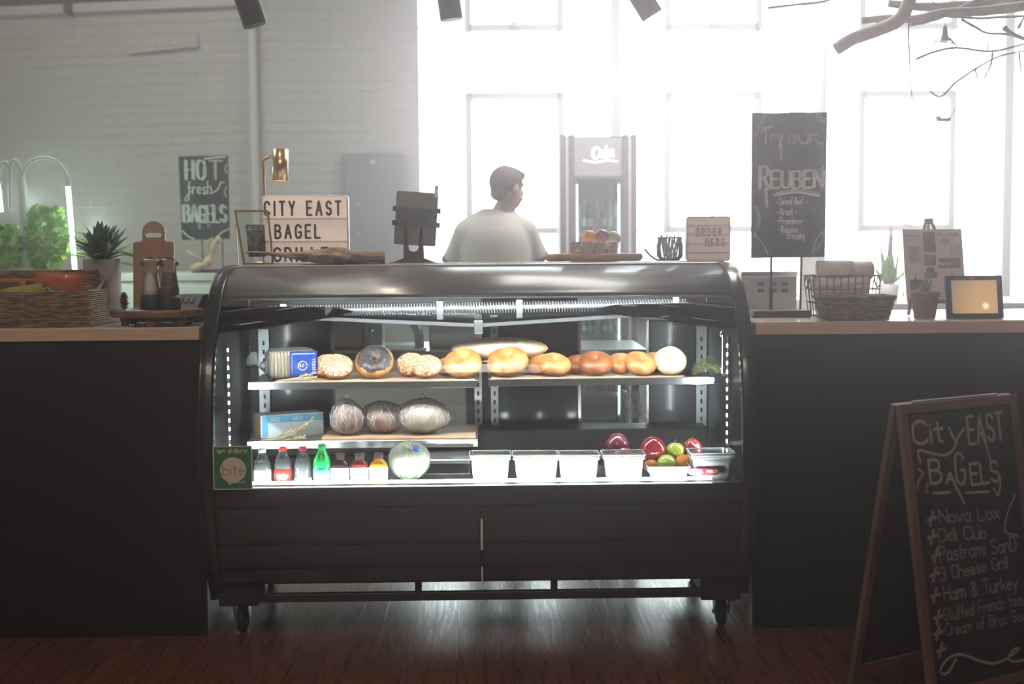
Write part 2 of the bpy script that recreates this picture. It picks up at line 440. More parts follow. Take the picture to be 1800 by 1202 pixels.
def ribbon(mb, pts, w, fn, eps=0.0, jit=0):
    """a flat stroke of width w through 2D points; fn maps (u,v,lift) to 3D"""
    for (a, b) in zip(pts[:-1], pts[1:]):
        dx, dy = b[0] - a[0], b[1] - a[1]; L = math.hypot(dx, dy)
        if L < 1e-7: dx, dy, L = 1e-4, 0, 1e-4
        nx, ny = -dy / L * w / 2, dx / L * w / 2
        mb.add([fn(a[0] + nx, a[1] + ny, eps), fn(a[0] - nx, a[1] - ny, eps), fn(b[0] - nx, b[1] - ny, eps), fn(b[0] + nx, b[1] + ny, eps)], [(0, 1, 2, 3)])
    for k, p in enumerate(pts):
        mb.add([fn(p[0] + w / 2 * cos(q * pi / 4), p[1] + w / 2 * sin(q * pi / 4), eps + 2e-5) for q in range(8)], [tuple(range(8))])
def text_w(s, h, xs, gap): return sum((GL.get(c, (.35, 0))[0] * xs + gap) * h for c in s) - gap * h
def write(mb, s, u, v, h, w, fn, xs=1.0, gap=.2, slope=0, align='l', wob=0, stretch=None):
    if stretch: # fit into this width
        k = (stretch - text_w(s, h, 0, gap)) / max(text_w(s, h, 1, gap) - text_w(s, h, 0, gap), 1e-6); xs = max(k, .2)
    tw = text_w(s, h, xs, gap)
    if align == 'c': u -= tw / 2
    x = u
    for c in s:
        gw, st = GL.get(c, (.35, []))
        dv = (random.random() - .5) * wob * h
        for pl in st:
            ribbon(mb, [(x + p[0] * h * xs + p[1] * h * 0, v + dv + p[1] * h + slope * (x + p[0] * h * xs - u)) for p in pl], w, fn)
        x += (gw * xs + gap) * h
def printed(s, size, name, m, parent, M, bold=0, align='CENTER', ext=.0003):
    """text in Blender's own font turned into a mesh"""
    c = bpy.data.curves.new(name, 'FONT'); c.body = s; c.size = size; c.align_x = align; c.extrude = ext; c.offset = bold
    t = bpy.data.objects.new(name, c); COL.objects.link(t)
    dg = bpy.context.evaluated_depsgraph_get(); dg.update()
    me = bpy.data.meshes.new_from_object(t.evaluated_get(dg))
    bpy.data.objects.remove(t); bpy.data.curves.remove(c)
    me.name = name
    for q in me.polygons: pass
    me.materials.clear(); me.materials.append(m)
    o = bpy.data.objects.new(name, me); COL.objects.link(o)
    me.transform(M)
    if parent: o.parent = parent
    return o
UP = Matrix.Rotation(pi / 2, 4, 'X')     # stands lettering up, facing -y
# ------------------------------------------------------------------ the room
RX0, RX1, RY0, RZ1 = -4.7, 5.6, -7.0, 4.0
struct(MB().box(RX0 - .2, RX1 + .2, RY0 - .2, 7.2, -.1, 0).build('floor', floor_wood))
struct(MB().box(RX0 - .2, RX1 + .2, RY0 - .2, 7.2, RZ1, RZ1 + .1).build('ceiling', plaster))
struct(MB().box(RX0 - .2, RX1 + .2, RY0 - .2, RY0, 0, RZ1).build('wall_front', dim_wall))
struct(MB().box(RX1, RX1 + .2, RY0, 7.2, 0, RZ1).build('wall_right', dim_wall))
struct(MB().box(RX0 - .2, RX0, RY0, 7.2, 0, RZ1).build('wall_side', white_brick))
WIN = [(XY(731, WY, 300), XY(1423, WY, 300)), (XY(1440, WY, 300), XY(2118, WY, 300))]
zs, zt = .93, 3.6
xj = PY(450, 300, WY).x        # the corner with the pipe
wb = MB()
wb.box(xj, WIN[0][0], WY, WY + .25, 0, RZ1)
wb.box(WIN[0][0], WIN[1][1], WY, WY + .25, 0, zs)
wb.box(WIN[0][0], WIN[1][1], WY, WY + .25, zt, RZ1)
wb.box(WIN[0][1], WIN[1][0], WY, WY + .25, zs, zt)
wb.box(WIN[1][1], RX1, WY, WY + .25, 0, RZ1)
struct(wb.build('wall_back', white_brick))
# the brick wall on the left runs off at a slight angle
wl = MB().box(-4.6, 0, 0, .25, 0, 3.14).build('wall_left', white_brick, loc=(xj, WY, 0), rot=(0, 0, -RAD(12)))
struct(wl)
wlt = MB().box(-4.6, 0, .03, .25, 3.14, RZ1).build('wall_upper', brown_brick, loc=(xj, WY, 0), rot=(0, 0, -RAD(12)))
struct(wlt)
ML = Matrix.Translation((xj, WY, 0)) @ Matrix.Rotation(-RAD(12), 4, 'Z')
struct(MB().box(-4.6, 0, -.06, .03, 3.1, 3.17).build('trim_1', white_paint, loc=(xj, WY, 0), rot=(0, 0, -RAD(12)), bevel=.01))
struct(MB().tube([(xj, WY - .06, 0), (xj, WY - .06, RZ1)], .035, 16).build('trim_2', white_paint))
cx = XY(1430, 3.4, 200)
struct(MB().tube([(cx, 3.4, 0), (cx, 3.4, RZ1)], .078, 32).build('column', white_paint))
# window sills
for i, (a, b) in enumerate(WIN):
    struct(MB().box(a - .02, b + .02, WY - .12, WY + .08, zs - .05, zs).build('trim_%d' % (i + 3), white_paint, bevel=.006))
px2m = 10.0 / FOC
for i, (a, b) in enumerate(WIN):
    root = thing('window_%d' % (i + 1), '', '', (0, 0, 0)); del root['label']; del root['category']; struct(root)
    xc = XY(1081, WY + .04, 200) if i == 0 else XY(1767, WY + .04, 200)
    fr = MB(); y0, y1 = WY + .02, WY + .07
    fr.box(a, a + .03, y0, y1, zs, zt); fr.box(b - .03, b, y0, y1, zs, zt); fr.box(a, b, y0, y1, zs, zs + .03); fr.box(a, b, y0, y1, zt - .03, zt)
    fr.box(xc - .035, xc + .035, WY - .04, y1, zs, zt)
    cols = [-3, -2, -1, 1, 2, 3]
    xp = {}
    for k in (1, 2, 3):
        xp[k] = xc + (.045 if k == 0 else (-.0 + .378 + (k - 1) * .335)); xp[-k] = xc - (.398 + (k - 1) * .335)
    zr = [PY(1250, 403, WY).z + r * .488 for r in range(-1, 6)]
    th = MB()
    for k in cols: th.box(xp[k] - .007, xp[k] + .007, y0 + .01, y1 - .01, zs, zt)
    for z in zr:
        if zs < z < zt: th.box(a, b, y0 + .01, y1 - .01, z - .007, z + .007)
    fr.build('window_frame', steel_frame, root)
    th.build('glazing_bars', steel_frame, root)
    # the opening sashes, two panes by two
    for sgn in (-1, 1):
        xa, xb = sorted((xp[sgn], xp[3 * sgn]))
        for (za, zb) in ((zr[1], zr[3]), (zr[4] , zr[6])):
            sh = MB(); w = .026
            sh.box(xa - w, xa + w, y0 - .02, y1, za - w, zb + w); sh.box(xb - w, xb + w, y0 - .02, y1, za - w, zb + w)
            sh.box(xa, xb, y0 - .02, y1, za - w, za + w); sh.box(xa, xb, y0 - .02, y1, zb - w, zb + w)
            so = sh.build('sash', steel_frame, root)
            MB().box((xa + xb) / 2 - .03, (xa + xb) / 2 + .03, y0 - .06, y0 - .015, za - .0, za + .035).build('sash_latch', steel_frame, so, bevel=.006)
    MB().box(a + .01, b - .01, WY + .043, WY + .047, zs + .01, zt - .01).build('pane', pane_glass, root)

# ------------------------------------------------------------------ the two counters
for nm, x0, x1, lab, side in (('left', -4.3, -.99, 'long charcoal painted counter with pale top, left of the display case', 1),
                              ('right', .962, 4.6, 'long charcoal painted counter with pale top, right of the display case', -1)):
    c = thing('counter', lab, 'counter', ((x0 + x1) / 2, .35, 0))
    cxx = (x0 + x1) / 2
    b = MB().box(x0 - cxx, x1 - cxx, -.35, -.33, 0, 1.055)
    b.build('front_panel', charcoal, c)
    e = x1 - cxx if side == 1 else x0 - cxx
    MB().box(min(e, e - side * .02), max(e, e - side * .02), -.33, .40, 0, 1.055).build('end_panel', [white_paint], c, label='white painted end panel')
    MB().box(x0 - cxx + .02, x1 - cxx - .02, -.32, .4, .08, .1).build('bottom_shelf', charcoal, c)
    MB().box(x0 - cxx + .02, x1 - cxx - .02, .38, .4, .1, 1.055).build('back_panel', charcoal, c)
    MB().box(e - side * .16 if side == 1 else e, e if side == 1 else e + .16, -.352, -.33, 0, 1.05)
    wt = MB().box(x0, x1, 0, .80, 1.057, 1.1)
    wt.box(x0, x1, -.018, 0, 1.0555, 1.1)
    for k in range(len(wt.f) - 6, len(wt.f)): wt.mi[k] = 1
    tag(wt.build('worktop', [laminate, birch], bevel=.003), 'pale worktop with a light wood front edge, %s of the display case' % nm, 'worktop')
# ------------------------------------------------------------------ the refrigerated display case
CXL, CXR, CB = -.966, .936, .78        # outer sides and back of the case
CCX = (CXL + CXR) / 2
PROF = [(.45, 1.31), (.30, 1.305), (.17, 1.283), (.09, 1.25), (.04, 1.215), (0, 1.175), (-.045, 1.13), (-.08, 1.09), (-.115, 1.04), (-.145, .985), (-.166, .925),
        (-.18, .87), (-.193, .80), (-.2, .72), (-.205, .64), (-.205, .56), (-.197, .49), (-.18, .43), (-.152, .35), (-.125, .28), (-.09, .215), (-.06, .17), (-.05, .14)]
_P = smooth_path([(0, a, b) for a, b in PROF], 3); PROF = [(p.y, p.z) for p in _P]
def off(pts, d):
    out = []
    for i, p in enumerate(pts):
        a = Vector(pts[max(i - 1, 0)]); b = Vector(pts[min(i + 1, len(pts) - 1)]); t = (b - a).normalized()
        nrm = Vector((t.y, -t.x)); nrm = -nrm
        out.append((p[0] - nrm.x * -d, p[1] - nrm.y * -d))
    return out
case = thing('display_case', 'large black refrigerated bakery case with curved glass front, on casters', 'display case', (CCX, 0, 0))
HW = (CXR - CXL) / 2; TH = .05
def cut(zlo, zhi, pts):
    return [p for p in pts if zlo - 1e-6 <= p[1] <= zhi + 1e-6]
for sx, lb in ((-1, 0), (1, 0)):
    xa, xb = (-HW, -HW + TH) if sx < 0 else (HW - TH, HW)
    poly = PROF + [(CB, .14), (CB, 1.31)]
    # an outer end cheek cut away inside so that one looks in through its trim
    e = MB().prism([(p[0], p[1]) for p in poly[::-1]], xa if sx < 0 else xb - .022, xa + .022 if sx < 0 else xb)
    eo = e.build('end_panel', black_gloss, case, bevel=.003)
    # rounded trim that follows the curve
    tr = MB()
    inn = off(PROF, .045)
    strip = PROF + inn[::-1]
    tr.prism(strip[::-1], xa, xb, smooth=True)
    tr.build('edge_trim', black_gloss, eo, bevel=.008)
# inner liner walls
for sx in (-1, 1):
    x = sx * (HW - .026)
    inp = off(PROF, .05)
    top = [p for p in inp if p[1] > .53]
    poly = top + [(.70, .53), (.70, 1.24)]
    MB().prism(poly[::-1], x - .003, x + .003).build('inner_side_wall', black_gloss, case)
IW = HW - TH
gpts = [p for p in off(PROF, .010) if .555 < p[1] < 1.195]
gpts = [(.022, 1.19)] + [p for p in gpts if p[1] < 1.185]
g = MB()
vs = [(x, p[0], p[1]) for p in gpts for x in (-IW, IW)]
g.add(vs, [(2 * i, 2 * i + 1, 2 * i + 3, 2 * i + 2) for i in range(len(gpts) - 1)], True)
g.build('curved_glass', case_glass, case, solid=.006)
cpts = [p for p in off(PROF, .012) if p[1] > 1.198][::1]
cp = MB(); vs = [(x, p[0], p[1]) for p in cpts + [(.03, 1.196)] for x in (-IW, IW)]
cp.add(vs, [(2 * i, 2 * i + 1, 2 * i + 3, 2 * i + 2) for i in range(len(cpts))], True)
cp.build('canopy', canopy_m, case, solid=.012)
MB().box(-IW, IW, .33, CB, 1.285, 1.309).build('top_plate', [steel], case, bevel=.003)
MB().box(-HW + .01, HW - .01, .40, .416, 1.300, 1.3135).build('top_rail', alu, case, bevel=.003)
MB().box(-IW, IW, CB - .03, CB, 1.2, 1.29).build('rear_header', black_satin, case, bevel=.003)
# lamp housing and the sloped drip pans under it
lamp_xs = IW - .06
MB().tube([(-lamp_xs, .076, 1.207), (lamp_xs, .076, 1.207)], .006, 10).build('led_tube', led_emit, case)
for sx, xm in ((-1, -.016), (1, .016)):
    pn = MB()
    e_z, c_z = (PY(440, 556, .26).z if sx < 0 else PY(1255, 547, .26).z), PY(840, 574, .26).z
    xa = sx * (IW - .005)
    pn.add([(xa, .26, e_z), (xm, .26, c_z), (xm, .64, c_z), (xa, .64, e_z),
            (xa, .26, e_z + .012), (xm, .26, c_z + .012), (xm, .64, c_z + .012), (xa, .64, e_z + .012)],
           [(0, 1, 2, 3), (0, 4, 5, 1), (3, 2, 6, 7)])
    pn.build('drip_pan', MATS.get('dark_grey_pan') or mat('dark_grey_pan', (.10, .10, .105), rough=.5), case, solid=.004, label='dark sloped drip pan')
MB().box(-.016, .016, .262, .30, 1.05, 1.10).build('pan_bracket', galv, case, bevel=.003)
# finned cooling coil
cy_ = .33; cz_ = PY(840, 541, cy_).z
co = MB().tube([(-.80, cy_, cz_ - .007), (.79, cy_, cz_ + .007)], .0085, 12)
cdz = lambda x: -.007 + .014 * (x + .79) / 1.58
hx = []
for k in range(148 * 10 + 1):
    a_ = 2 * pi * k / 10
    hx.append((-.785 + 1.57 * k / 1480, cy_ + .0205 * cos(a_), cz_ + cdz(-.785 + 1.57 * k / 1480) + .0205 * sin(a_)))
co.tube(hx, .0019, 5)
coil = co.build('cooling_coil', mat('pale_aluminium_fins', (.85, .86, .88), rough=.4, metal=.6), case)
for sx in (-1, 1):
    ce = cz_ + sx * .007
    MB().tube(smooth_path([(sx * .79, cy_, ce), (sx * .825, cy_, ce), (sx * .845, cy_ + .01, ce + .012), (sx * .85, cy_ + .05, ce + .02), (sx * .85, .6, ce + .02)], 4), .0095, 12).build('copper_elbow', copper, coil)
for px in (498, 773, 913, 1188):
    x = XY(px, .30, 540) - CCX
    zc_ = cz_ + cdz(x)
    c = MB().box(x - .011, x + .011, cy_ - .032, cy_ - .028, zc_ - .040, zc_ + .032)
    c.box(x - .011, x + .011, cy_ - .032, cy_ + .03, zc_ + .028, zc_ + .032)
    c.build('coil_clip', steel, coil)
MB().box(-IW, IW, .40, .41, 1.20, 1.28).build('baffle', black_satin, case)
MB().box(-IW, IW, .40, .68, 1.19, 1.205).build('ceiling_liner', black_satin, case)
# back of the case: a black frame with two glazed sliding doors
by0, by1 = .70, .76
o1, o2, o3, o4 = -.60, .012, .40, .69
bf = MB()
bf.box(-IW - .02, o1, by0, by1, .2, 1.29); bf.box(o4, IW + .02, by0, by1, .2, 1.29)
bf.box(o2, o3, by0, by1, .2, 1.29); bf.box(o1, o4, by0, by1, .2, .625); bf.box(o1, o4, by0, by1, 1.11, 1.29)
bf.build('back_frame', black_gloss, case)
for a, b, yy in ((o1, o2, .745), (o3, o4, .715)):
    d = MB()
    d.box(a, a + .012, yy - .008, yy + .008, .625, 1.11); d.box(b - .012, b, yy - .008, yy + .008, .625, 1.11)
    d.box(a, b, yy - .008, yy + .008, .625, .637); d.box(a, b, yy - .008, yy + .008, 1.098, 1.11)
    do = d.build('sliding_door', alu, case, label='sliding glass rear door')
    MB().box(a + .012, b - .012, yy - .003, yy + .003, .625, 1.11).build('door_glass', door_glass, do)
# slotted uprights
def upright(x, z0, z1, w=.042):
    u = MB().box(x - w / 2, x + w / 2, .675, .69, z0, z1)
    uo = u.build('shelf_upright', galv, case)
    s_ = MB(); z = z0 + .03
    while z < z1 - .03:
        s_.box(x - .004, x + .004, .6735, .6755, z, z + .018); z += .036
    s_.build('slot', black_matte, uo)['kind'] = 'stuff'
upright(XY(839, .68) - CCX, .60, 1.10, .03); upright(XY(868, .68) - CCX, .60, 1.10, .03)
upright(XY(1233, .68) - CCX, .56, 1.05); upright(XY(462, .68) - CCX, .56, 1.05)
# shelves
def shelf(px0, px1, yf, z, px0l=None, nm='shelf'):
    x0, x1 = XY(px0, yf) - CCX, XY(px1, yf) - CCX
    s_ = MB().box(x0, x1, yf, .66, z - .006, z)
    so = s_.build(nm, steel, case, bevel=.001)
    MB().box(x0, x1, yf - .004, yf + .002, z - .026, z + .003).build('shelf_lip', alu, so, bevel=.002)
    for x in (x0 + .01, x1 - .01):
        MB().prism([(yf + .03, z - .006), (.675, z - .006), (.675, z - .07), (.60, z - .06)], x - .002, x + .002).build('shelf_bracket', galv, so)
    return z
YS1, YS2 = .27, .24
ZU = PY(640, 671, YS1).z; ZU2 = PY(1050, 665, YS1).z; ZL = PY(640, 775, YS2).z
shelf(432, 838, YS1, ZU); shelf(857, 1257, YS1, ZU2); shelf(428, 838, YS2, ZL)
# LED strips upright in the front corners of the case
for sx in (-1, 1):
    x = sx * (IW - .012)
    ch = MB().box(x - .008, x + .008, -.01, .012, .60, 1.05).build('led_channel', alu, case)
    q = MB()
    for k in range(13):
        z = .64 + k * .031
        q.box(x - sx * .0095 - .0015, x - sx * .0095 + .0015, -.006, .006, z, z + .012)
    qo = q.build('led_chip', led_emit, ch); qo['kind'] = 'stuff'
# deck and body
ZD = .56
MB().box(-IW, IW, -.18, .70, .535, ZD).build('deck', steel, case, bevel=.002)
MB().box(-IW, IW, .52, .70, ZD, .655).build('rear_step', black_satin, case, bevel=.004)
MB().tube([(-.80, -.152, ZD + .012), (.80, -.152, ZD + .012)], .006, 8).build('deck_light', led_emit, case)
core = MB().box(-IW, IW, -.10, .70, .215, .535).build('body_core', black_matte, case)
def facep(x0, x1, z1, z0, d0=.006, lab=None, nm='front_panel', m=black_gloss):
    def at(z):
        for (a, b) in zip(PROF[:-1], PROF[1:]):
            if b[1] <= z <= a[1]:
                t = (a[1] - z) / (a[1] - b[1]); return a[0] + (b[0] - a[0]) * t
        return PROF[-1][0]
    zz = [z1 + (z0 - z1) * k / 6 for k in range(7)]
    f = [(at(z) + d0, z) for z in zz]; bk = [(at(z) + d0 + .02, z) for z in zz]
    MB().prism((f + bk[::-1])[::-1], x0, x1).build(nm, m, case, bevel=.003, label=lab)
xm = XY(843, -.18) - CCX
for a, b in ((-IW, xm - .0015), (xm + .0015, IW)):
    facep(a, b, .490, .357)
    facep(a, b, .352, .262, .010)
    facep(a, b, .258, .236, .016, 'satin metal trim strip of the lower front', 'trim_strip', mat('reflection_tinted_metal', (.16, .13, .09), rough=.35, metal=.8))  # brassy tint of the strip stands for a golden reflection on it
    facep(a, b, .232, .195, .024, nm='toe_panel')
facep(-IW, IW, .562, .494, .004, nm='front_ledge')
MB().box(xm - .004, xm + .004, -.178, -.160, .335, .445).build('chrome_trim', MATS.get('bright_strip') or mat('bright_strip', (.8, .78, .8), rough=.25, metal=.3), case, bevel=.002, label='chrome centre strip')  # pale grey paint in place of the chrome's bright reflection
MB().box(xm - .003, xm + .003, -.112, -.09, .19, .262).build('chrome_trim', MATS.get('bright_strip') or mat('bright_strip', (.8, .78, .8), rough=.25, metal=.3), case, bevel=.002, label='small chrome strip below the front panels')
# undercarriage
u = MB()
u.box(-HW + .04, HW - .04, -.05, -.02, .128, .158)
u.box(-HW + .04, HW - .04, .72, .75, .128, .158)
for x in (-.77, -.22, .26, .79): u.box(x - .012, x + .012, -.05, -.02, .15, .22)
for sx in (-1, 1):
    a, b = sorted((sx * (HW - .03), sx * (HW - .17)))
    u.box(a, b, -.055, .06, .118, .215); u.box(a, b, .06, .75, .14, .215)
u.build('base_frame', black_satin, case, bevel=.003)
for (px, py_, yy) in ((425, 1113, .03), (1272, 1105, .03), (425, 0, .68), (1272, 0, .68)):
    x = PZ(px, 1113 if px < 800 else 1105, 0).x - CCX
    f = MB()
    f.box(x - .035, x + .035, yy - .04, yy + .05, .110, .118)
    for s2 in (-1, 1):
        f.prism([(yy - .03, .112), (yy + .04, .112), (yy + .034, .04), (yy + .014, .04)], x + s2 * .026 - .002, x + s2 * .026 + .002)
    fo = f.build('caster', galv, case, label='small swivel caster')
    w = MB().lathe([(.0, -.016), (.02, -.018), (.043, -.016), (.05, -.010), (.05, .010), (.043, .016), (.02, .018), (0, .016)], (0, 0, 0), 28,
                   M=Matrix.Translation((x, yy + .024, .0505)) @ Matrix.Rotation(pi / 2, 4, 'Y'))
    w.build('wheel', rubber, fo)
    MB().tube([(x - .032, yy + .024, .05), (x + .032, yy + .024, .05)], .006, 8).build('axle', steel, fo)
# door ratchet rod at the right
MB().tube([(IW - .03, .05, .93), (IW - .03, .05, 1.05)], .003, 8).ball((IW - .03, .05, 1.055), .009, .006, .012).ball((IW - .03, .05, .925), .009, .006, .012).build('glass_stay', chrome, case)

# lamps of the case itself
area('case_canopy_lamp', (CCX, .082, 1.203), (RAD(34), 0, 0), 1.7, .02, 15, (.93, .97, 1))
area('case_deck_lamp', (CCX - .04, -.165, ZD + .02), (RAD(125), 0, 0), 1.61, .02, 12.5, (.9, .97, 1))
for sx in (-1, 1):
    area('case_corner_lamp', (CCX + sx * (IW - .03), .0, .83), (pi / 2, 0, RAD(55 * sx)), .02, .42, 2.2, (.88, .95, 1))

# delivery sticker on the corner of the glass
stk = thing('sticker', 'square green delivery sticker reading we deliver, on the lower left corner of the case', 'sticker', (PY(409, 822, -.212).x, -.2125, PY(409, 822, -.212).z))
g_green = mat('printed_green', (.02, .16, .07), rough=.5); g_cream = mat('printed_cream', (.62, .5, .4), rough=.5)
MB().box(-.066, .066, -.0005, .0005, -.0745, .0745).build('border', g_cream, stk)
MB().box(-.0625, .0625, -.001, .0, -.071, .071).build('green_field', g_green, stk)
circ = [(.044 * cos(2 * pi * k / 40) + .002, .044 * sin(2 * pi * k / 40) - .008) for k in range(40)]
c2 = [p for p in circ if not (p[0] > .012 and p[1] < -.035)]
lg = MB(); vs = [(p[0], -.0014, p[1]) for p in c2]; lg.add(vs, [tuple(range(len(vs)))])
lg.add([(-.018, -.0014, -.045), (.0, -.0014, -.052), (-.012, -.0014, -.058)], [(0, 1, 2)])
lg.build('bubble', g_cream, stk)
printed('we deliver', .0245, 'lettering', g_cream, stk, Matrix.Translation((0, -.0018, .049)) @ UP, .0007)
bt = MB(); write(bt, 'bite', -.033, -.024, .036, .0022, lambda u, v, e: (u, -.0019 - e, v), xs=1.15, gap=.16); bt.build('lettering', g_green, stk)
printed('squad', .014, 'lettering', g_cream, stk, Matrix.Translation((.026, -.0018, -.052)) @ UP)
# ------------------------------------------------------------------ food in the case
def bread_mat(name, dark, light, rough=.42):
    m = bpy.data.materials.new(name); m.use_nodes = True
    n, l = nt(m); b = n['Principled BSDF']; b.inputs['Roughness'].default_value = rough; b.inputs['Coat Weight'].default_value = .25; b.inputs['Coat Roughness'].default_value = .3
    tc = n.new('ShaderNodeTexCoord'); t = n.new('ShaderNodeTexNoise'); t.inputs['Scale'].default_value = 22; t.inputs['Detail'].default_value = 5
    l.new(tc.outputs['Object'], t.inputs['Vector'])
    r = n.new('ShaderNodeValToRGB'); r.color_ramp.elements[0].position = .36; r.color_ramp.elements[1].position = .62
    r.color_ramp.elements[0].color = (*dark, 1); r.color_ramp.elements[1].color = (*light, 1)
    l.new(t.outputs['Fac'], r.inputs[0]); l.new(r.outputs[0], b.inputs['Base Color'])
    t2 = n.new('ShaderNodeTexNoise'); t2.inputs['Scale'].default_value = 260
    l.new(tc.outputs['Object'], t2.inputs['Vector'])
    bp = n.new('ShaderNodeBump'); bp.inputs['Strength'].default_value = .15; bp.inputs['Distance'].default_value = .001
    l.new(t2.outputs['Fac'], bp.inputs['Height']); l.new(bp.outputs[0], b.inputs['Normal'])
    return m
bread_gold = bread_mat('golden_bagel_crust', (.42, .15, .035), (.66, .34, .11))
bread_brown = bread_mat('egg_washed_brown_crust', (.2, .05, .015), (.42, .15, .05))
bread_pale = bread_mat('pale_floury_crust', (.66, .46, .26), (.85, .72, .52), .6)
sesame = mat('sesame_seed', (.85, .7, .45), rough=.5)
poppy = mat('poppy_seed', (.02, .022, .03), rough=.6)
board_wood = mat('pale_serving_board_wood', (.48, .3, .17), (.62, .42, .26), rough=.5, scale=5, stretch=(1, 9, 9))
def seeded(m, dark, lo, hi, ring=True):
    # a seeded zone on the upper side of the crust, by distance from the hole
    m = m.copy(); n, l = nt(m); b = n['Principled BSDF']; src = b.inputs['Base Color'].links[0].from_socket
    tc = n.new('ShaderNodeTexCoord'); v = n.new('ShaderNodeTexVoronoi'); v.inputs['Scale'].default_value = 330 if ring else 170
    l.new(tc.outputs['Object'], v.inputs['Vector'])
    sp = n.new('ShaderNodeSeparateXYZ'); l.new(tc.outputs['Object'], sp.inputs[0])
    cb = n.new('ShaderNodeCombineXYZ'); l.new(sp.outputs[0], cb.inputs[0]); l.new(sp.outputs[1], cb.inputs[1])
    ln = n.new('ShaderNodeVectorMath'); ln.operation = 'LENGTH'; l.new(cb.outputs[0], ln.inputs[0])
    nz = n.new('ShaderNodeTexNoise'); nz.inputs['Scale'].default_value = 60; l.new(tc.outputs['Object'], nz.inputs['Vector'])
    ad = n.new('ShaderNodeMath'); ad.operation = 'MULTIPLY_ADD'; ad.inputs[1].default_value = .02; l.new(nz.outputs['Fac'], ad.inputs[0]); l.new(ln.outputs['Value'], ad.inputs[2])
    r = n.new('ShaderNodeValToRGB'); cr = r.color_ramp; sc_ = 8
    cr.elements[0].position = lo * sc_; cr.elements[0].color = (0, 0, 0, 1); cr.elements[1].position = (lo + .003) * sc_; cr.elements[1].color = (1, 1, 1, 1)
    e = cr.elements.new((hi - .004) * sc_); e.color = (1, 1, 1, 1); e = cr.elements.new(hi * sc_); e.color = (0, 0, 0, 1)
    ms = n.new('ShaderNodeMath'); ms.operation = 'MULTIPLY'; ms.inputs[1].default_value = sc_; l.new(ad.outputs[0], ms.inputs[0]); l.new(ms.outputs[0], r.inputs[0])
    th = n.new('ShaderNodeMath'); th.operation = 'LESS_THAN'; th.inputs[1].default_value = .75 if ring else .42; l.new(v.outputs['Distance'], th.inputs[0])
    zc = n.new('ShaderNodeMath'); zc.operation = 'GREATER_THAN'; zc.inputs[1].default_value = .004; l.new(sp.outputs[2], zc.inputs[0])
    m1 = n.new('ShaderNodeMath'); m1.operation = 'MULTIPLY'; l.new(r.outputs[0], m1.inputs[0]); l.new(th.outputs[0], m1.inputs[1])
    m2 = n.new('ShaderNodeMath'); m2.operation = 'MULTIPLY'; l.new(m1.outputs[0], m2.inputs[0]); l.new(zc.outputs[0], m2.inputs[1])
    mx = n.new('ShaderNodeMix'); mx.data_type = 'RGBA'; mx.inputs[7].default_value = (*dark, 1)
    l.new(m2.outputs[0], mx.inputs[0]); l.new(src, mx.inputs[6]); l.new(mx.outputs[2], b.inputs['Base Color'])
    return m
bread_poppy = seeded(bread_gold, (.03, .035, .045), .026, .076)
bread_sesame = seeded(bread_mat('toasted_seeded_crust', (.34, .11, .025), (.52, .24, .07)), (.92, .82, .62), .006, .09, False)
def bagel_mesh(R, r, seed, sq=.86):
    mb = MB(); nu, nv = 40, 20
    def f(u, v):
        a = 2 * pi * u; t = 2 * pi * v
        k = 1 + .07 * noise.noise(Vector((cos(a) * 1.6 + seed, sin(a) * 1.6, seed))) + .03 * noise.noise(Vector((cos(a) * 4 + seed, sin(a) * 4, cos(t) * 2)))
        rr = r * k
        x = (R + rr * cos(t)) * cos(a); y = (R + rr * cos(t)) * sin(a); z = rr * sin(t) * sq
        return (x, y, z)
    mb.grid(f, nu, nv)
    return mb, f
SEEDN = [0]
def bagel(px, pyb, wpx, Y, kind, label, tilt=58, turn=0, z=None, m=None):
    D = Y - CAM.y; w = wpx * D / FOC; tilt = 48 if kind in ('pale', 'poppy') else tilt * (.66 if kind == 'sesame' else .52)
    r = w * .255; R = w / 2 - r
    SEEDN[0] += 1; sd = SEEDN[0] * 3.7
    mb, f = bagel_mesh(R, r, sd)
    me_m = m or {'plain': bread_gold, 'sesame': bread_sesame, 'poppy': bread_poppy, 'brown': bread_brown, 'pale': bread_pale}[kind]
    ex = (R + r) * sin(RAD(tilt)) + r * .86 * cos(RAD(tilt)) * .35
    p = PY(px, pyb, Y)
    zb = (z if z is not None else ZU)
    o = mb.build('bagel', me_m)
    tag(o, label, 'bagel', 'bagels on the upper shelf')
    q = o.rotation_euler; o.rotation_euler = (RAD(tilt), RAD(random.uniform(-8, 8)), RAD(turn))
    # rest the lowest point on the shelf
    M = o.rotation_euler.to_matrix()
    lo = min((M @ Vector(v)).z for v in mb.v)
    o.location = (p.x, Y, zb - lo + .001)
    if kind in ('sesame', 'poppy'):
        sm_ = MB(); rnd = random.Random(int(sd * 10))
        cnt = 210 if kind == 'sesame' else 900
        for k in range(cnt):
            u = rnd.random(); v = rnd.uniform(.06, .47) if kind == 'sesame' else rnd.uniform(.14, .46)
            if kind == 'poppy' and v > .44: continue
            c = Vector(f(u, v)); d = Vector(f(u, v + .01)) - c; e = Vector(f(u + .01, v)) - c
            nrm = e.cross(d).normalized(); c = c + nrm * .0003
            sz = .0024 if kind == 'sesame' else .0016
            t1 = (e.normalized() * cos(k) + d.normalized() * sin(k)); t2 = nrm.cross(t1)
            a_, b_ = t1 * sz * 1.3, t2 * sz * (.65 if kind == 'sesame' else 1.1)
            nn = nrm * sz * .5
            sm_.add([c + a_, c + b_, c - a_, c - b_, c + nn, c - nn], [(0, 1, 4), (1, 2, 4), (2, 3, 4), (3, 0, 4)])
        so = sm_.build('seeds', sesame if kind == 'sesame' else poppy, o, label='pale sesame seeds' if kind == 'sesame' else 'black poppy seeds')
        so['kind'] = 'stuff'
    return o
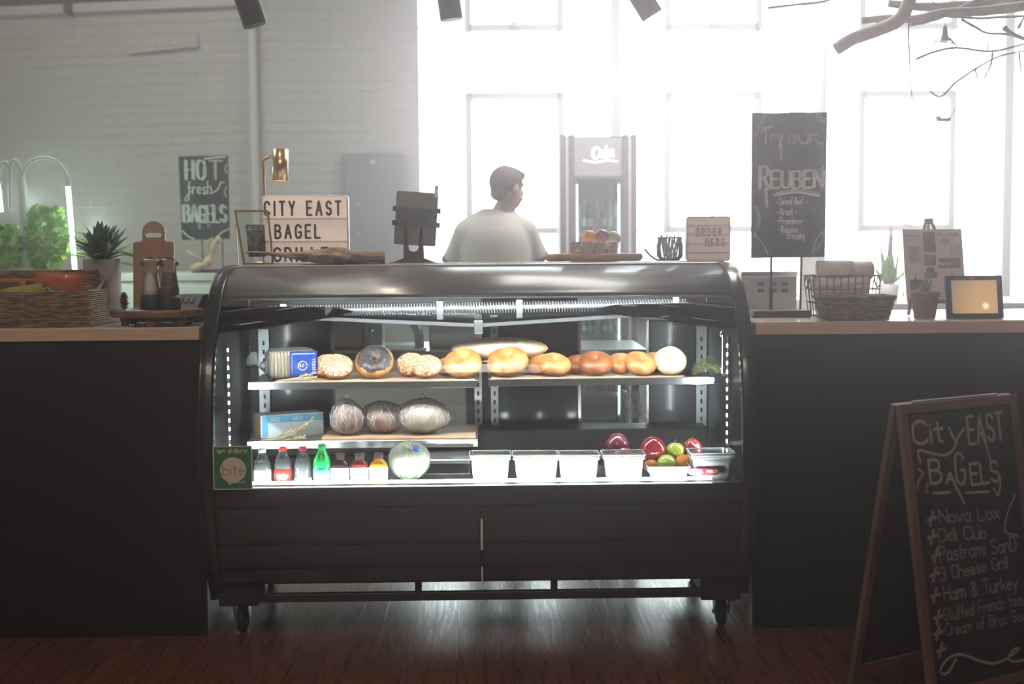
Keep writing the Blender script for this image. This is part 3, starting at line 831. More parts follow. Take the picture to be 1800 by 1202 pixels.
# thin boards under the goods
def board(x0p, x1p, y0, y1, z, lab, th=.006):
    x0, x1 = XY(x0p, y0), XY(x1p, y0)
    tag(MB().box(x0, x1, y0, y1, z + .0005, z + th).build('serving_board', board_wood, bevel=.002), lab, 'board')
    return z + th
zb1 = board(480, 834, YS1 + .01, .62, ZU, 'thin wooden board under the seeded bagels, left half of upper shelf', .005)
zb2 = board(862, 1205, YS1 + .01, .62, ZU2, 'thin wooden board under the golden and brown bagels, right half of upper shelf', .005)
for a in [
    (574, 50, .41, 'sesame', 'sesame bagel half hidden behind the front sesame bagel beside the bagged loaf', 60, -10, zb1),
    (593, 58, .335, 'sesame', 'sesame seed bagel nearest the bagged sliced loaf, front of the row', 50, 8, zb1),
    (659, 68, .345, 'poppy', 'poppy seed bagel with dark grey seeded ring and golden centre', 62, 4, zb1),
    (722, 52, .40, 'sesame', 'sesame bagel partly behind another, right of the poppy seed bagel', 62, -8, zb1),
    (750, 54, .33, 'sesame', 'small sesame bagel leaning in front, between poppy bagel and large plain bagel', 50, 10, zb1),
    (786, 44, .42, 'plain', 'small plain bagel peeking out behind the large plain bagel, left half of shelf', 55, 0, zb1),
    (814, 68, .335, 'plain', 'large round plain golden bagel at the right end of the left half shelf', 66, 3, zb1),
    (893, 74, .335, 'plain', 'widest plain golden bagel, first of the right half shelf', 55, -4, zb2),
    (951, 50, .40, 'plain', 'plain bagel tucked behind another, second of the right half shelf', 60, -12, zb2),
    (975, 58, .33, 'plain', 'golden bagel with a small dark dimple, left of the two brown bagels', 52, 5, zb2),
    (1015, 46, .41, 'brown', 'brown bagel mostly hidden behind the shiny dark brown bagel', 60, -8, zb2),
    (1047, 62, .335, 'brown', 'shiny dark brown egg washed bagel, front of the right half shelf', 54, 4, zb2),
    (1091, 48, .38, 'plain', 'plain bagel leaning behind its neighbour, right of the dark brown bagel', 68, -6, zb2),
    (1125, 58, .325, 'plain', 'golden bagel in front, between the dark brown and the pale floury bagel', 60, 6, zb2),
    (1150, 46, .43, 'plain', 'plain bagel rising behind the pale floury bagel', 72, 0, zb2),
    (1178, 58, .335, 'pale', 'pale floury bagel, last on the right beside the green sprig', 74, -4, zb2)]:
    bagel(a[0], 668, a[1], a[2], a[3], a[4], a[5], a[6], a[7])

# pale disc built for a glowing reflection in the glass, on a pedestal
p = PY(878, 612, .44)
cs = thing('cake_stand', 'low wooden pedestal stand behind the bagels, under the big pale disc', 'cake stand', (p.x, .44, ZU2))
zc = PY(878, 630, .44).z - .004
pz = max(zc - ZU2, .03)
MB().lathe([(.0, .0055), (.045, .0055), (.045, .0125), (.015, .018), (.012, pz - .012), (.03, pz - .008), (.03, pz - .006), (0, pz - .006)], n=32).build('pedestal', board_wood, cs)
MB().lathe([(0, pz - .006), (.13, pz - .006), (.133, pz), (0, pz)], n=40, sy=.45).build('plate', board_wood, cs)
rr = 172 * 5.24 / FOC / 2
lf = MB().lathe([(0, 0), (rr * .45, .0005), (rr * .8, .012), (rr * .95, .028), (rr, .040), (rr * .97, .052), (rr * .85, .066), (rr * .6, .078), (rr * .3, .084), (.045, .084), (.03, .079), (.012, .072), (0, .070)], n=64, sy=.42)
lo_ = lf.build('reflection_disc', bread_pale, loc=(p.x, .44, ZU2 + pz + .0005))
tag(lo_, 'large pale golden disc with a dimple, in place of a glass reflection, above the middle bagels', 'loaf')

# sliced bread in a bag with a blue label
def blob(mb, c, r, seed, amp=.08, fr=1.4, nu=28, nv=18, M=None, sq=(1, 1, 1)):
    mb.ball(c, r * sq[0], r * sq[1], r * sq[2], nu, nv, M=M, f=lambda d: 1 + amp * noise.noise(d * fr + Vector((seed, seed * .7, 0))) + amp * .5 * noise.noise(d * fr * 3 + Vector((seed, 0, seed))))
def pillow(mb, hx, hy, hz, e=.3, M=None, amp=0, seed=0, nu=36, nv=24):
    """super-ellipsoid: a soft box"""
    def sg(v, p): return math.copysign(abs(v) ** p, v)
    vs = []; fs = []
    for j in range(nv + 1):
        th = -pi / 2 + pi * j / nv
        for i in range(nu):
            ph = 2 * pi * i / nu
            d = Vector((cos(th) * cos(ph), cos(th) * sin(ph), sin(th)))
            k = 1 + amp * noise.noise(d * 5 + Vector((seed, 0, 0)))
            vs.append((hx * sg(cos(th), e) * sg(cos(ph), e) * k, hy * sg(cos(th), e) * sg(sin(ph), e) * k, hz * sg(sin(th), e) * k))
    for j in range(nv):
        for i in range(nu):
            a = j * nu + i; b = j * nu + (i + 1) % nu
            fs.append((a, b, b + nu, a + nu))
    mb.add(vs, fs, True, M)
crumb = mat('soft_white_sliced_bread', (.74, .52, .26), (.86, .68, .40), rough=.7, scale=14, bump=.3)
blue_print = mat('blue_bag_print', (.02, .05, .26), (.03, .08, .36), rough=.25, scale=6, coat=.5)
white_print = mat('white_print', (.75, .75, .75), rough=.5)
lx = PY(508, 640, .36)
bl = thing('sliced_loaf', 'sliced white loaf in a clear bag with blue label, left end of upper shelf', 'loaf', (lx.x, .40, ZU), RAD(18))
sl = MB()
for k in range(12):
    pillow(sl, .006, .048, .052, .45, Matrix.Translation((-.075 + k * .0128, 0, .055)), amp=.04, seed=k, nu=20, nv=12)
sl.build('bread', crumb, bl)
bg_ = MB(); pillow(bg_, .094, .054, .060, .4, Matrix.Translation((0, 0, .061)), amp=.05, seed=3)
bg_.tube(smooth_path([(-.088, 0, .05), (-.115, -.01, .06), (-.135, -.01, .075), (-.15, 0, .085)], 3), [.03, .02, .018, .012, .01, .012, .018, .026, .030, .030][:10], 12, caps=False)
bg_.build('bag', cling_film, bl)
lb = MB().grid(lambda u, v: (-.012 + .104 * u, -.0575 - .002 * sin(pi * v), .012 + .098 * v), 6, 6)
lbo = lb.build('label_print', blue_print, bl, solid=.0008)
tl = MB(); write(tl, 'CRUSTY', 0, 0, .014, .0022, lambda u, v, e: (.072 + v * .8, -.0606, .030 + u), xs=.9, gap=.15)
tl.tube([(.035 + .017 * cos(a * .5), -.0602, .055 + .017 * sin(a * .5)) for a in range(13)], .0016, 6)
write(tl, 'OLD', .02, .052, .010, .0018, lambda u, v, e: (u, -.0606, v), gap=.2)
tl.build('lettering', white_print, bl)

# dried wheat and greenery
straw = mat('dry_wheat_straw', (.5, .4, .2), (.62, .52, .3), rough=.7, scale=30)
fern = mat('dry_green_sprig', (.16, .2, .06), (.3, .32, .12), rough=.6, scale=30)
def sprig(name, loc, stems, m, lab, cat, ear=True, leaf=.012, seed=1):
    """stems: list of point lists relative to loc"""
    rnd = random.Random(seed); mb = MB()
    for st in stems:
        pth = smooth_path(st, 8)
        mb.tube(pth, .0016, 5)
        L = len(pth)
        for i in range(int(L * (.35 if ear else .08)), L):
            for s_ in range(5 if ear else 8):
                p0 = pth[i]; t = (pth[i] - pth[i - 1]).normalized()
                d = (t * (.9 if ear else .5) + Vector((rnd.uniform(-1, 1), rnd.uniform(-1, 1), rnd.uniform(-.6, 1))) * .75).normalized()
                ln = leaf * rnd.uniform(.7, 1.4)
                q = p0 + d * ln
                if q.z < .0008: q.z = .0008 + rnd.random() * .003
                mb.tube([p0, p0.lerp(q, .5) + Vector((0, 0, .0005)), q], [.001, .0021, .0004], 4, caps=False)
    o = mb.build(name, m, loc=loc)
    return tag(o, lab, cat)
w0 = PY(525, 664, .27)
sprig('wheat_sprig', (w0.x, .285, zb1), [[(-.06, 0, .004), (0, -.004, .008), (.06, 0, .012)], [(-.05, .01, .004), (.02, .01, .016), (.055, .005, .026)]], straw,
      'dried wheat ears lying in front of the bagged sliced loaf', 'dried wheat', seed=2)
g0 = PY(1240, 655, .32)
sprig('greenery_sprig', (g0.x, .31, ZU2), [[(-.05, .03, .004), (-.01, .0, .03), (.03, -.02, .035), (.055, -.075, .0), (.062, -.09, -.05)][:3] + [(.058, -.045, .012)], [(-.045, .0, .004), (.0, .01, .04), (.035, .02, .03), (.05, -.02, .02)], [(-.04, .04, .004), (-.02, .04, .045), (.01, .03, .06)]],
      fern, 'green needle sprig drooping at the right end of the upper shelf', 'greenery', ear=False, leaf=.016, seed=5)

# lower shelf: box, wheat, loaves in film
zl = board(560, 834, YS2 + .01, .60, ZL, 'pale wooden board under the film wrapped loaves on the lower shelf', .010)
bx = PY(503, 745, .33)
box_blue = mat('light_blue_carton_print', (.12, .42, .62), (.2, .5, .68), rough=.4, scale=4)
box_white = mat('pale_carton_print', (.55, .62, .66), (.62, .66, .66), rough=.45, scale=5)
ct = thing('carton', 'light blue and white food carton lying on the lower shelf behind wheat ears', 'carton', (bx.x, .42, ZL), RAD(24))
MB().box(-.125, .12, -.05, .05, 0, .088).build('box_body', box_white, ct, bevel=.002)
MB().box(-.120, .116, -.0512, -.0500, .058, .084).box(-.12, -.098, -.0512, -.05, .006, .058).build('printed_band', box_blue, ct)
MB().box(-.1265, -.125, -.045, .045, .004, .084).build('box_end', mat('kraft_card', (.45, .3, .18), rough=.7), ct, label='brown kraft end flap')
tl = MB(); write(tl, 'RICE', -.085, .063, .013, .003, lambda u, v, e: (u, -.0518, v), gap=.25); write(tl, 'OATS', 0, .065, .012, .0028, lambda u, v, e: (u, -.0518, v), gap=.25)
tl.build('lettering', white_print, ct)
w1 = PY(500, 770, .27)
sprig('wheat_sprig', (w1.x, .272, ZL), [[(-.08, .0, .004), (-.02, -.012, .012), (.05, -.006, .035), (.10, .01, .075)], [(-.09, -.01, .003), (0, -.012, .006), (.07, -.008, .012)], [(-.07, -.004, .002), (.0, -.01, .025), (.06, 0, .045)]], straw,
      'bunch of dried wheat ears leaning on the blue carton', 'dried wheat', seed=9, leaf=.015)
loafb = bread_mat('rustic_loaf_crust', (.34, .13, .06), (.66, .42, .28), .6)
crease_glint_m = mat('white_crease_glint', (.75, .74, .74), rough=.3)
film_clear = glass('clear_cling_wrap', (.985, .985, .985), 1.3, .14, .14, (.92, .90, .90), 24)
for (px, wpx, hpx, Y, lab, sd, kn) in ((611, 62, 66, .335, 'smallest film wrapped dark loaf with twisted peak, left of the three on the lower shelf', 1.2, .028),
                                (673, 82, 60, .38, 'film wrapped floury loaf with streaks, middle of the three on the lower shelf', 4.4, .0),
                                (744, 96, 66, .36, 'largest film wrapped pale loaf, right of the three on the lower shelf', 8.1, .012)):
    q = PY(px, 775, Y); sc = (Y - CAM.y) / FOC; hw, hh = wpx * sc / 2, hpx * sc / 2
    t = thing('wrapped_loaf', lab, 'loaf', (q.x, Y, zl), 0, 'loaves wrapped in film on the lower shelf')
    m_ = MB(); blob(m_, (0, 0, hh * .84), 1, sd, .06, 1.3, sq=(hw * .88, hw * .75, hh * .82)); m_.build('bread', loafb if px < 730 else bread_pale, t)
    f_ = MB()
    def crumple(d):
        az = math.atan2(d.x, -d.y); k1 = 1 - abs(noise.noise(Vector((az * 3.2 + sd, d.z * 1.6, sd)))) * 2; k2 = 1 - abs(noise.noise(Vector((az * 7 + d.z * 4, d.z * 5 - az * 2, sd * 2)))) * 2
        return .98 + .06 * noise.noise(d * 1.7 + Vector((sd, 0, 0))) + .055 * k1 ** 3 + .04 * k2 ** 3 + kn * 12 * max(0, d.z - .86)
    f_.ball((0, 0, hh * .93), hw * 1.0, hw * .86, hh * .92, 130, 80, f=crumple)
    f_.build('film', film_clear, t)
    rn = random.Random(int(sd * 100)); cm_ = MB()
    for c in range(26):  # white ribs drawn as the highlight streaks of the creased film
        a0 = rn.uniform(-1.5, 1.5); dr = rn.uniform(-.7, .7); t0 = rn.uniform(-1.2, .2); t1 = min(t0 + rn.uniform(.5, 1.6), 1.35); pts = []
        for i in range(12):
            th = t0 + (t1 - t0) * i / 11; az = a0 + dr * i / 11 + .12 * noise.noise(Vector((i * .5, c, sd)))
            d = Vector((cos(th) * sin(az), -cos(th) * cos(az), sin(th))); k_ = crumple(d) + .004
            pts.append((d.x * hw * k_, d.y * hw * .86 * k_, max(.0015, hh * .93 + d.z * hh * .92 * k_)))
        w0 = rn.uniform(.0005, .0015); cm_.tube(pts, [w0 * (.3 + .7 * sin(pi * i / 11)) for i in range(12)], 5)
    co_ = cm_.build('film_crease_glint', crease_glint_m, t); co_['kind'] = 'stuff'
    if kn: MB().ball((0, 0, hh * 1.86 + kn * .6), .010, .010, .012, f=lambda d: 1 + .5 * noise.noise(d * 5)).build('film_knot', film_clear, t)
tag(MB().grid(lambda u, v: (XY(1108, .66) + (u - .5) * .07 * (1 + .35 * (1 - v)) + .006 * noise.noise(Vector((u * 4, v * 6, 2))), .655 + .022 * noise.noise(Vector((u * 6, v * 7, 0))) - .02 * sin(pi * u), PY(1108, 735, .66).z + .115 * v), 24, 30).build('plastic_bag', cling_film, solid=.0006),
    'crumpled clear plastic bag hanging at the back of the case, right of centre', 'plastic bag')

# ------------------------------------------------------------------ drinks on the deck
cola = mat('dark_cola_liquid', (.012, .006, .004), rough=.08, coat=.5)
bot_plastic = glass('clear_bottle_plastic', (.92, .95, .95), 1.5, .05, .06, (.7, .75, .75))
green_plastic = mat('green_bottle_plastic', (.01, .30, .05), rough=.1, coat=.8, emit=None)
lime = mat('lime_soda', (.22, .62, .1), (.1, .5, .05), rough=.2, scale=9, coat=.5)
def cm(n_, c): return mat(n_, c, rough=.4)
cap_grey, cap_red, cap_maroon, cap_green, cap_black = cm('grey_cap', (.5, .53, .52)), cm('red_cap', (.6, .03, .02)), cm('maroon_cap', (.25, .02, .03)), cm('green_cap', (.02, .25, .06)), cm('dark_brown_cap', (.03, .012, .01))
lab_silver, lab_red, lab_white, lab_green = cm('silver_label', (.55, .58, .58)), cm('red_label', (.65, .03, .02)), cm('white_label', (.75, .75, .74)), mat('green_blue_label', (.05, .45, .2), (.1, .45, .6), rough=.4, scale=14)
def bottle(px, Y, hpx, lab, cap, label_m, body=None, liquid=cola, txt=None, txm=None, lo=0.0, hi=.36, fill=.62, w=.56):
    sc = (Y - CAM.y) / FOC; H = hpx * sc; r = H * w / 2 * .82
    x = XY(px, Y, 850)
    t = thing('soda_bottle', lab, 'bottle', (x, Y, ZD), 0, 'soda bottles on the case deck')
    pr_ = [(r * .8, 0), (r * .97, H * .02), (r, H * .08), (r, H * .18), (r * .97, H * .25), (r * .99, H * .42), (r, H * .50), (r * .97, H * .56), (r * .82, H * .66), (r * .58, H * .77), (r * .40, H * .85), (r * .38, H * .90)]
    MB().lathe(pr_, n=28).build('bottle_body', body or bot_plastic, t)
    if liquid:
        ip = [(p_[0] * .93, max(p_[1], .002)) for p_ in pr_ if p_[1] <= H * fill] + [(r * .85, H * fill), (0, H * fill)]
        MB().lathe(ip, n=28).build('drink', liquid, t)
    MB().lathe([(r * .47, H * .885), (r * .47, H * .985), (r * .42, H), (0, H)], n=24).build('cap', cap, t)
    MB().lathe([(r * 1.015, H * (lo + .06)), (r * 1.015, H * (lo + .06 + hi))], n=28).build('label_band', label_m, t, solid=.0004)
    if txt:
        R_ = r * 1.03; tl = MB()
        write(tl, txt, 0, 0, H * .14, H * .024, lambda u, v, e: (R_ * sin((u) / R_), -R_ * cos(u / R_), H * (lo + .14) + v), align='c', xs=.9, gap=.12, slope=.12)
        tl.build('lettering', txm or white_print, t)
    return t
red_print = mat('red_print', (.5, .02, .04), rough=.5)
bottle(462, -.105, 64, 'small bottle of dark cola with grey cap and silver label, leftmost on the deck', cap_grey, lab_silver, txt='Diet', txm=red_print)
bottle(498, -.10, 66, 'small cola bottle with bright red cap and red label', cap_red, lab_red, txt='Cola')
bottle(533, -.10, 66, 'small cola bottle with maroon cap and dark lower half, third bottle', cap_maroon, mat('purple_white_label', (.5, .42, .55), (.75, .72, .76), rough=.4, scale=30), hi=.12, txt=None)
bottle(567, -.105, 70, 'green lemon lime soda bottle with green cap and blue green label', cap_green, lab_green, body=green_plastic, liquid=None, txt='Lime')
def juice(px, label, body, cap, sp):
    Y = -.10; sc = (Y - CAM.y) / FOC; H = 53 * sc; w = 31 * sc / 2
    t = thing('juice_bottle', label, 'bottle', (XY(px, Y, 850), Y, ZD), 0, 'short square juice bottles on the case deck')
    def ringp(hw, z, rr=.3):
        return [(a, b_, z) for a, b_ in rrect(-hw, hw, -hw, hw, hw * rr, 4)]
    m_ = MB(); lv = [(w * .92, 0, .3), (w, H * .05, .3), (w, H * .58, .3), (w * .86, H * .68, .5), (w * .55, H * .77, .9), (w * .5, H * .82, .95)]
    rings = [ringp(a, z, min(q, .98)) for a, z, q in lv]; n_ = len(rings[0])
    m_.add([p_ for r_ in rings for p_ in r_], [(i * n_ + k, i * n_ + (k + 1) % n_, (i + 1) * n_ + (k + 1) % n_, (i + 1) * n_ + k) for i in range(len(rings) - 1) for k in range(n_)] + [tuple(range(n_ - 1, -1, -1))], True)
    m_.build('bottle_body', body, t)
    MB().lathe([(w * .56, H * .81), (w * .56, H * .97), (w * .5, H), (0, H)], n=24).build('cap', cap, t)
    lm = MB(); rg = [ringp(w * 1.015, z) for z in (H * .08, H * .55)]
    lm.add(rg[0] + rg[1], [(k, (k + 1) % n_, (k + 1) % n_ + n_, k + n_) for k in range(n_)], True)
    lm.build('label_band', lab_white, t)
    tl = MB(); R_ = w * 1.03
    write(tl, 'JUICE', 0, H * .38, H * .09, .0014, lambda u, v, e: (u, -R_, v), align='c', gap=.2)
    tl.build('lettering', black_satin, t)
    bd = MB().ball((0, -R_ + .002, H * .2), w * .5, .003, H * .09, 16, 8); bd.build('fruit_print', sp, t)
    return t
juice(599, 'square juice bottle with dark contents and purple print, beside the green soda', mat('dark_grape_juice', (.03, .012, .015), rough=.15, coat=.6), cap_black, mat('magenta_print', (.5, .05, .2), rough=.5))
juice(633, 'square juice bottle with dark red contents, middle of the three short bottles', mat('dark_red_juice', (.16, .02, .015), rough=.15, coat=.6), cap_black, mat('orange_red_print', (.6, .12, .04), rough=.5))
juice(666, 'square bottle of amber orange juice next to the cabbage', mat('amber_juice', (.55, .22, .02), rough=.15, coat=.6), cap_black, mat('yellow_print', (.7, .5, .05), rough=.5))

# cabbage in film
cab = mat('pale_green_cabbage', (.28, .42, .14), (.52, .62, .34), rough=.45, scale=9, detail=8, coat=.5)
q = PY(720, 850, -.03); r_ = 74 * (4.77) / FOC / 2
cb = thing('cabbage', 'round pale green cabbage wrapped in film, beside the short juice bottles', 'cabbage', (q.x, -.03, ZD))
m_ = MB(); m_.ball((0, 0, r_ * .9), r_ * .97, r_ * .95, r_ * .9, 40, 28, f=lambda d: 1 + .02 * noise.noise(d * 2) + .012 * abs(noise.noise(Vector((math.atan2(d.x, d.y) * 3, d.z * 2, 1))) * 3))
m_.build('cabbage_head', cab, cb)
for k in range(7):
    a = RAD(-150 + k * 22)
    lf_ = MB(); 
    pts = [(r_ * .985 * cos(t_) * cos(a + .25 * sin(3 * t_)), r_ * .97 * cos(t_) * sin(a + .25 * sin(3 * t_)), r_ * .9 + r_ * .915 * sin(t_)) for t_ in [(-1.2 + 2.4 * i / 14) for i in range(15)]]
    lf_.tube(pts, .0014, 6); lf_.build('leaf_vein', mat('cabbage_vein', (.6, .7, .42), rough=.5), cb)
f_ = MB(); f_.ball((0, 0, r_ * .93), r_ * 1.02, r_ * 1.0, r_ * .93, 70, 40, f=lambda d: 1 + .02 * abs(noise.noise(d * 9)))
f_.build('film', film_clear, cb)
MB().box(.012, .030, -r_ * 1.035, -r_ * 1.03, r_ * 1.25, r_ * 1.5).build('price_label', blue_print, cb, rot=(RAD(-12), 0, RAD(6)))

# wrapped dark roll on the deck and a thin tray
q = PY(790, 840, .12)
rl = thing('steel_pan', 'long shallow steel pan lying between the cabbage and the white tubs', 'pan', (q.x, .15, ZD))
MB().prism([(-.09, .0), (.12, .0), (.135, .055), (-.105, .055), (-.10, .052), (.13, .052), (.117, .004), (-.087, .004)], -.09, .075).build('pan_body', steel, rl, bevel=.004)
MB().prism([(-.11, .052), (-.11, .057), (.14, .057), (.14, .052)], -.1, .085).build('pan_rim', steel, rl, bevel=.002)
tg = thing('tongs', 'dark tongs lying flat in front of the cabbage', 'tongs', (XY(745, -.12, 852), -.13, ZD), RAD(-6))
MB().prism([(-.075, .0), (-.072, .004), (.0, .007), (.11, .010), (.112, .008), (0, .002)], -.008, .002, 'y').build('arm', black_satin, tg)
MB().prism([(-.075, .0), (-.072, .004), (.0, .004), (.11, .004), (.112, .0)], .012, .022, 'y').build('arm', black_satin, tg)

# ------------------------------------------------------------------ white tubs
tubm = mat('white_polycarbonate', (.72, .74, .74), rough=.25, coat=.3)
tubc = glass('clear_polycarbonate_rim', (.95, .96, .96), 1.5, .05, .18, (.85, .88, .88))
def tub(px, wpx, top, Y, lab, food, dpt=.12, rim=8, name='food_tub'):
    sc = (Y - CAM.y) / FOC; w = wpx * sc; H = PY(px, top, Y).z - ZD; x = XY(px, Y, 840)
    t = thing(name, lab, 'food tub', (x, Y + dpt / 2, ZD), 0, 'white food tubs along the front of the deck')
    hz_ = H - rim * sc
    def shell(z0, z1, a0, a1, m, nm, flip=False):
        m_ = MB(); A = [(p_[0], p_[1], z0) for p_ in rrect(-w / 2 * a0, w / 2 * a0, -dpt / 2 * a0, dpt / 2 * a0, .014)]
        B = [(p_[0], p_[1], z1) for p_ in rrect(-w / 2 * a1, w / 2 * a1, -dpt / 2 * a1, dpt / 2 * a1, .014)]
        n_ = len(A); fs = [(k, (k + 1) % n_, (k + 1) % n_ + n_, k + n_) for k in range(n_)]
        m_.add(A + B, fs, True)
        return m_
    m_ = shell(.0005, hz_, .80, .90, tubm, ''); n_ = 24
    m_.add([(p_[0], p_[1], .0015) for p_ in rrect(-w / 2 * .8, w / 2 * .8, -dpt / 2 * .8, dpt / 2 * .8, .014)], [tuple(range(n_))])
    m_.build('tub_body', tubm, t, solid=.002)
    rm = shell(hz_, H - .004, .955, .985, tubc, '')
    rm.build('clear_collar', tubc, t, solid=.0016)
    ed = MB()
    for a_, z_ in ((1.0, H - .002), (.97, hz_)):
        pp = [(p_[0], p_[1], z_) for p_ in rrect(-w / 2 * a_, w / 2 * a_, -dpt / 2 * a_, dpt / 2 * a_, .014)]
        ed.tube(pp + [pp[0]], .0022, 6, caps=False)
    ed.build('rim', tubm, t)
    if food:
        fd = MB(); fw, fdp = w / 2 * .86, dpt / 2 * .86
        fd.grid(lambda u, v: ((u * 2 - 1) * fw, (v * 2 - 1) * fdp, hz_ - .004 + .010 * noise.noise(Vector((u * 7 + px, v * 5, 0))) * sin(pi * u) * sin(pi * v) + .004), 20, 14)
        fd.build('food', food, t)
    return t
f_brown = mat('chopped_brown_filling', (.30, .16, .1), (.5, .32, .2), rough=.6, scale=90)
f_green = mat('chopped_herb_filling', (.35, .36, .2), (.55, .5, .34), rough=.6, scale=90)
f_red = mat('diced_tomato', (.5, .12, .07), (.62, .3, .2), rough=.4, scale=80)
f_white = mat('cream_cheese', (.7, .68, .62), (.78, .76, .7), rough=.5, scale=40)
tub(862, 74, 800, -.125, 'white tub nearest the steel pan, leftmost of the four tall tubs', f_green)
tub(943, 84, 800, -.125, 'white tub filled with reddish filling, second of the four tall tubs', f_red)
tub(1018, 76, 800, -.125, 'white tub with clear collar and brown filling, third of the four tall tubs', f_brown)
tub(1098, 76, 799, -.125, 'white tub in front of the red onion, fourth of the four tall tubs', f_brown)
tub(1177, 76, 820, -.13, 'low white tub in front of the green apple and oranges', f_white, rim=9)
tub(1254, 80, 796, -.125, 'larger white tub with red tape, rightmost in the case', f_white, rim=10)
tp = thing('tape_label', 'dark red oblong tape label across the rightmost white tub', 'label', (XY(1237, -.130, 830), -.130, PY(1237, 829, -.130).z))
MB().prism([(a, b_) for a, b_ in rrect(-.054, .054, -.0115, .0115, .011)], -.0012, 0, 'y').build('tape_strip', mat('dark_red_tape', (.22, .012, .02), rough=.4), tp)
printed('TUNA', .0165, 'lettering', white_print, tp, Matrix.Translation((-.026, -.0016, -.005)) @ UP)
printed('MELT', .0165, 'lettering', white_print, tp, Matrix.Translation((.028, -.0016, -.005)) @ UP)

# ------------------------------------------------------------------ produce behind the tubs
onion_m = mat('red_onion_skin', (.16, .015, .04), (.32, .06, .10), rough=.25, scale=5, stretch=(5, 5, 1), coat=.5)
pepp = mat('dark_red_pepper', (.30, .015, .02), (.42, .04, .04), rough=.15, coat=.8, scale=4)
apple = mat('yellow_green_apple', (.42, .52, .04), (.58, .62, .1), rough=.25, coat=.5, scale=6)
orange = mat('orange_peel', (.75, .25, .03), (.85, .35, .05), rough=.4, scale=20, bump=.4, bscale=200)
stemm = mat('brown_stem', (.15, .09, .04), rough=.7)
def fruit(nm, px, py, dpx, Y, m, lab, cat, z=None, prof=None, stem='top', sq=.95, group='produce behind the white tubs'):
    sc = (Y - CAM.y) / FOC; r = dpx * sc / 2
    c = PY(px, py, Y)
    zb = z if z is not None else ZD
    t = thing(nm, lab, cat, (c.x, Y, zb), 0, group)
    b_ = MB(); h = r * sq
    b_.ball((0, 0, h), r, r, h, 32, 22, f=prof)
    b_.build('flesh' if nm != 'red_onion' else 'bulb', m, t)
    if stem == 'top': MB().tube([(0, 0, 2 * h * .93), (.001, 0, 2 * h + .003), (.004, 0, 2 * h + .010)], .0016, 6).build('stem', stemm, t)
    if stem == 'root':
        rt = MB()
        for k in range(7): rt.tube([(0, 0, 2 * h * .98), (.004 * cos(k), .004 * sin(k), 2 * h + .006)], [.0015, .0004], 5)
        rt.build('root_tuft', stemm, t)
    return t
# a low crate holds the produce
crz = .045
cr = thing('produce_tray', 'low dark tray behind the white tubs holding onions and fruit', 'tray', (XY(1150, .1), .10, ZD))
m_ = MB().box(-.22, .16, -.07, .09, .0, .006); m_.box(-.22, .16, -.075, -.07, 0, .03).box(-.22, .16, .09, .095, 0, .03).box(-.225, -.22, -.075, .095, 0, .03).box(.16, .165, -.075, .095, 0, .03)
m_.build('tray_body', black_satin, cr)
zt_ = ZD + .0065
onp = lambda d: 1 + .28 * max(0, d.z - .75) + .1 * max(0, -d.z - .8)
fruit('red_onion', 1085, 790, 45, .08, onion_m, 'red onion at the back, behind the fourth tall tub', 'onion', zt_ + .042, onp, 'root')
fruit('red_onion', 1093, 805, 46, .06, onion_m, 'red onion lower in the tray, just above the fourth tub', 'onion', zt_, onp, None)
fruit('red_onion', 1148, 793, 47, .03, pepp, 'glossy crimson onion left of the yellow green apple', 'onion', zt_ + .03, lambda d: 1 + .22 * max(0, d.z - .8), 'root', 1.0)
fruit('green_apple', 1187, 797, 34, .03, apple, 'yellow green apple standing on top, between the red vegetables', 'apple', zt_ + .04, lambda d: 1 - .12 * max(0, d.z - .85) * 4, 'top')
fruit('red_pepper', 1216, 795, 34, .04, pepp, 'small dark red pepper behind the tub with red tape', 'pepper', zt_ + .035, lambda d: 1 + .09 * cos(3 * math.atan2(d.y, d.x)), 'top', 1.15)
fruit('orange', 1145, 812, 27, -.01, orange, 'small orange at the left, just above the low tub', 'orange', zt_, None, None)
fruit('green_apple', 1171, 812, 36, -.015, apple, 'yellow green apple lower down, just above the low tub', 'apple', zt_, None, None)
fruit('orange', 1203, 814, 35, -.01, orange, 'orange beside the tub with red tape, above the low tub', 'orange', zt_, None, None)
fruit('red_onion', 1128, 812, 30, .03, onion_m, 'small red onion between the tall tubs and the low tub', 'onion', zt_, onp, None)
# ------------------------------------------------------------------ on top of the case
ZT = 1.3095          # top plate
YT = .50
def fbox_sign(px0, px1, py0, lines, Y, lab, name='light_box', glow=.55, th=.045):
    """cinema-style light box with rows of dark letters"""
    a, b = XY(px0, Y, 420), XY(px1, Y, 420); zt_ = PY((px0 + px1) / 2, py0, Y).z
    w, h = b - a, zt_ - ZT
    t = thing(name, lab, 'light box', ((a + b) / 2, Y, ZT))
    fr = MB(); pl = rrect(-w / 2, w / 2, 0.0006, h, .012)
    fr.prism(pl, -.001, th, 'y')
    fr.build('box_body', white_paint, t, bevel=.002)
    MB().prism(rrect(-w / 2 + .006, w / 2 - .006, .006, h - .006, .009), -.003, -.001, 'y').build('diffuser', mats_glow[glow], t)
    n_ = len(lines) if len(lines) > 2 else 5
    for k in range(1, n_):
        z = h * k / n_
        MB().box(-w / 2 + .004, w / 2 - .004, -.008, -.002, z - .003, z + .003).build('letter_rail', clear_rail, t)
    return t, w, h
def glowmat(nm, es, c=(1, .80, .70)):
    m = mat(nm, (.72, .58, .50), rough=.5, emit=c, es=es); return m
mats_glow = {.55: glowmat('lit_milky_acrylic', .30), .2: glowmat('dim_milky_acrylic', .12)}
clear_rail = mat('clear_letter_rail', (.85, .72, .66), rough=.2, coat=.5)
letter_m = mat('dark_letter_tile', (.05, .03, .03), rough=.5)
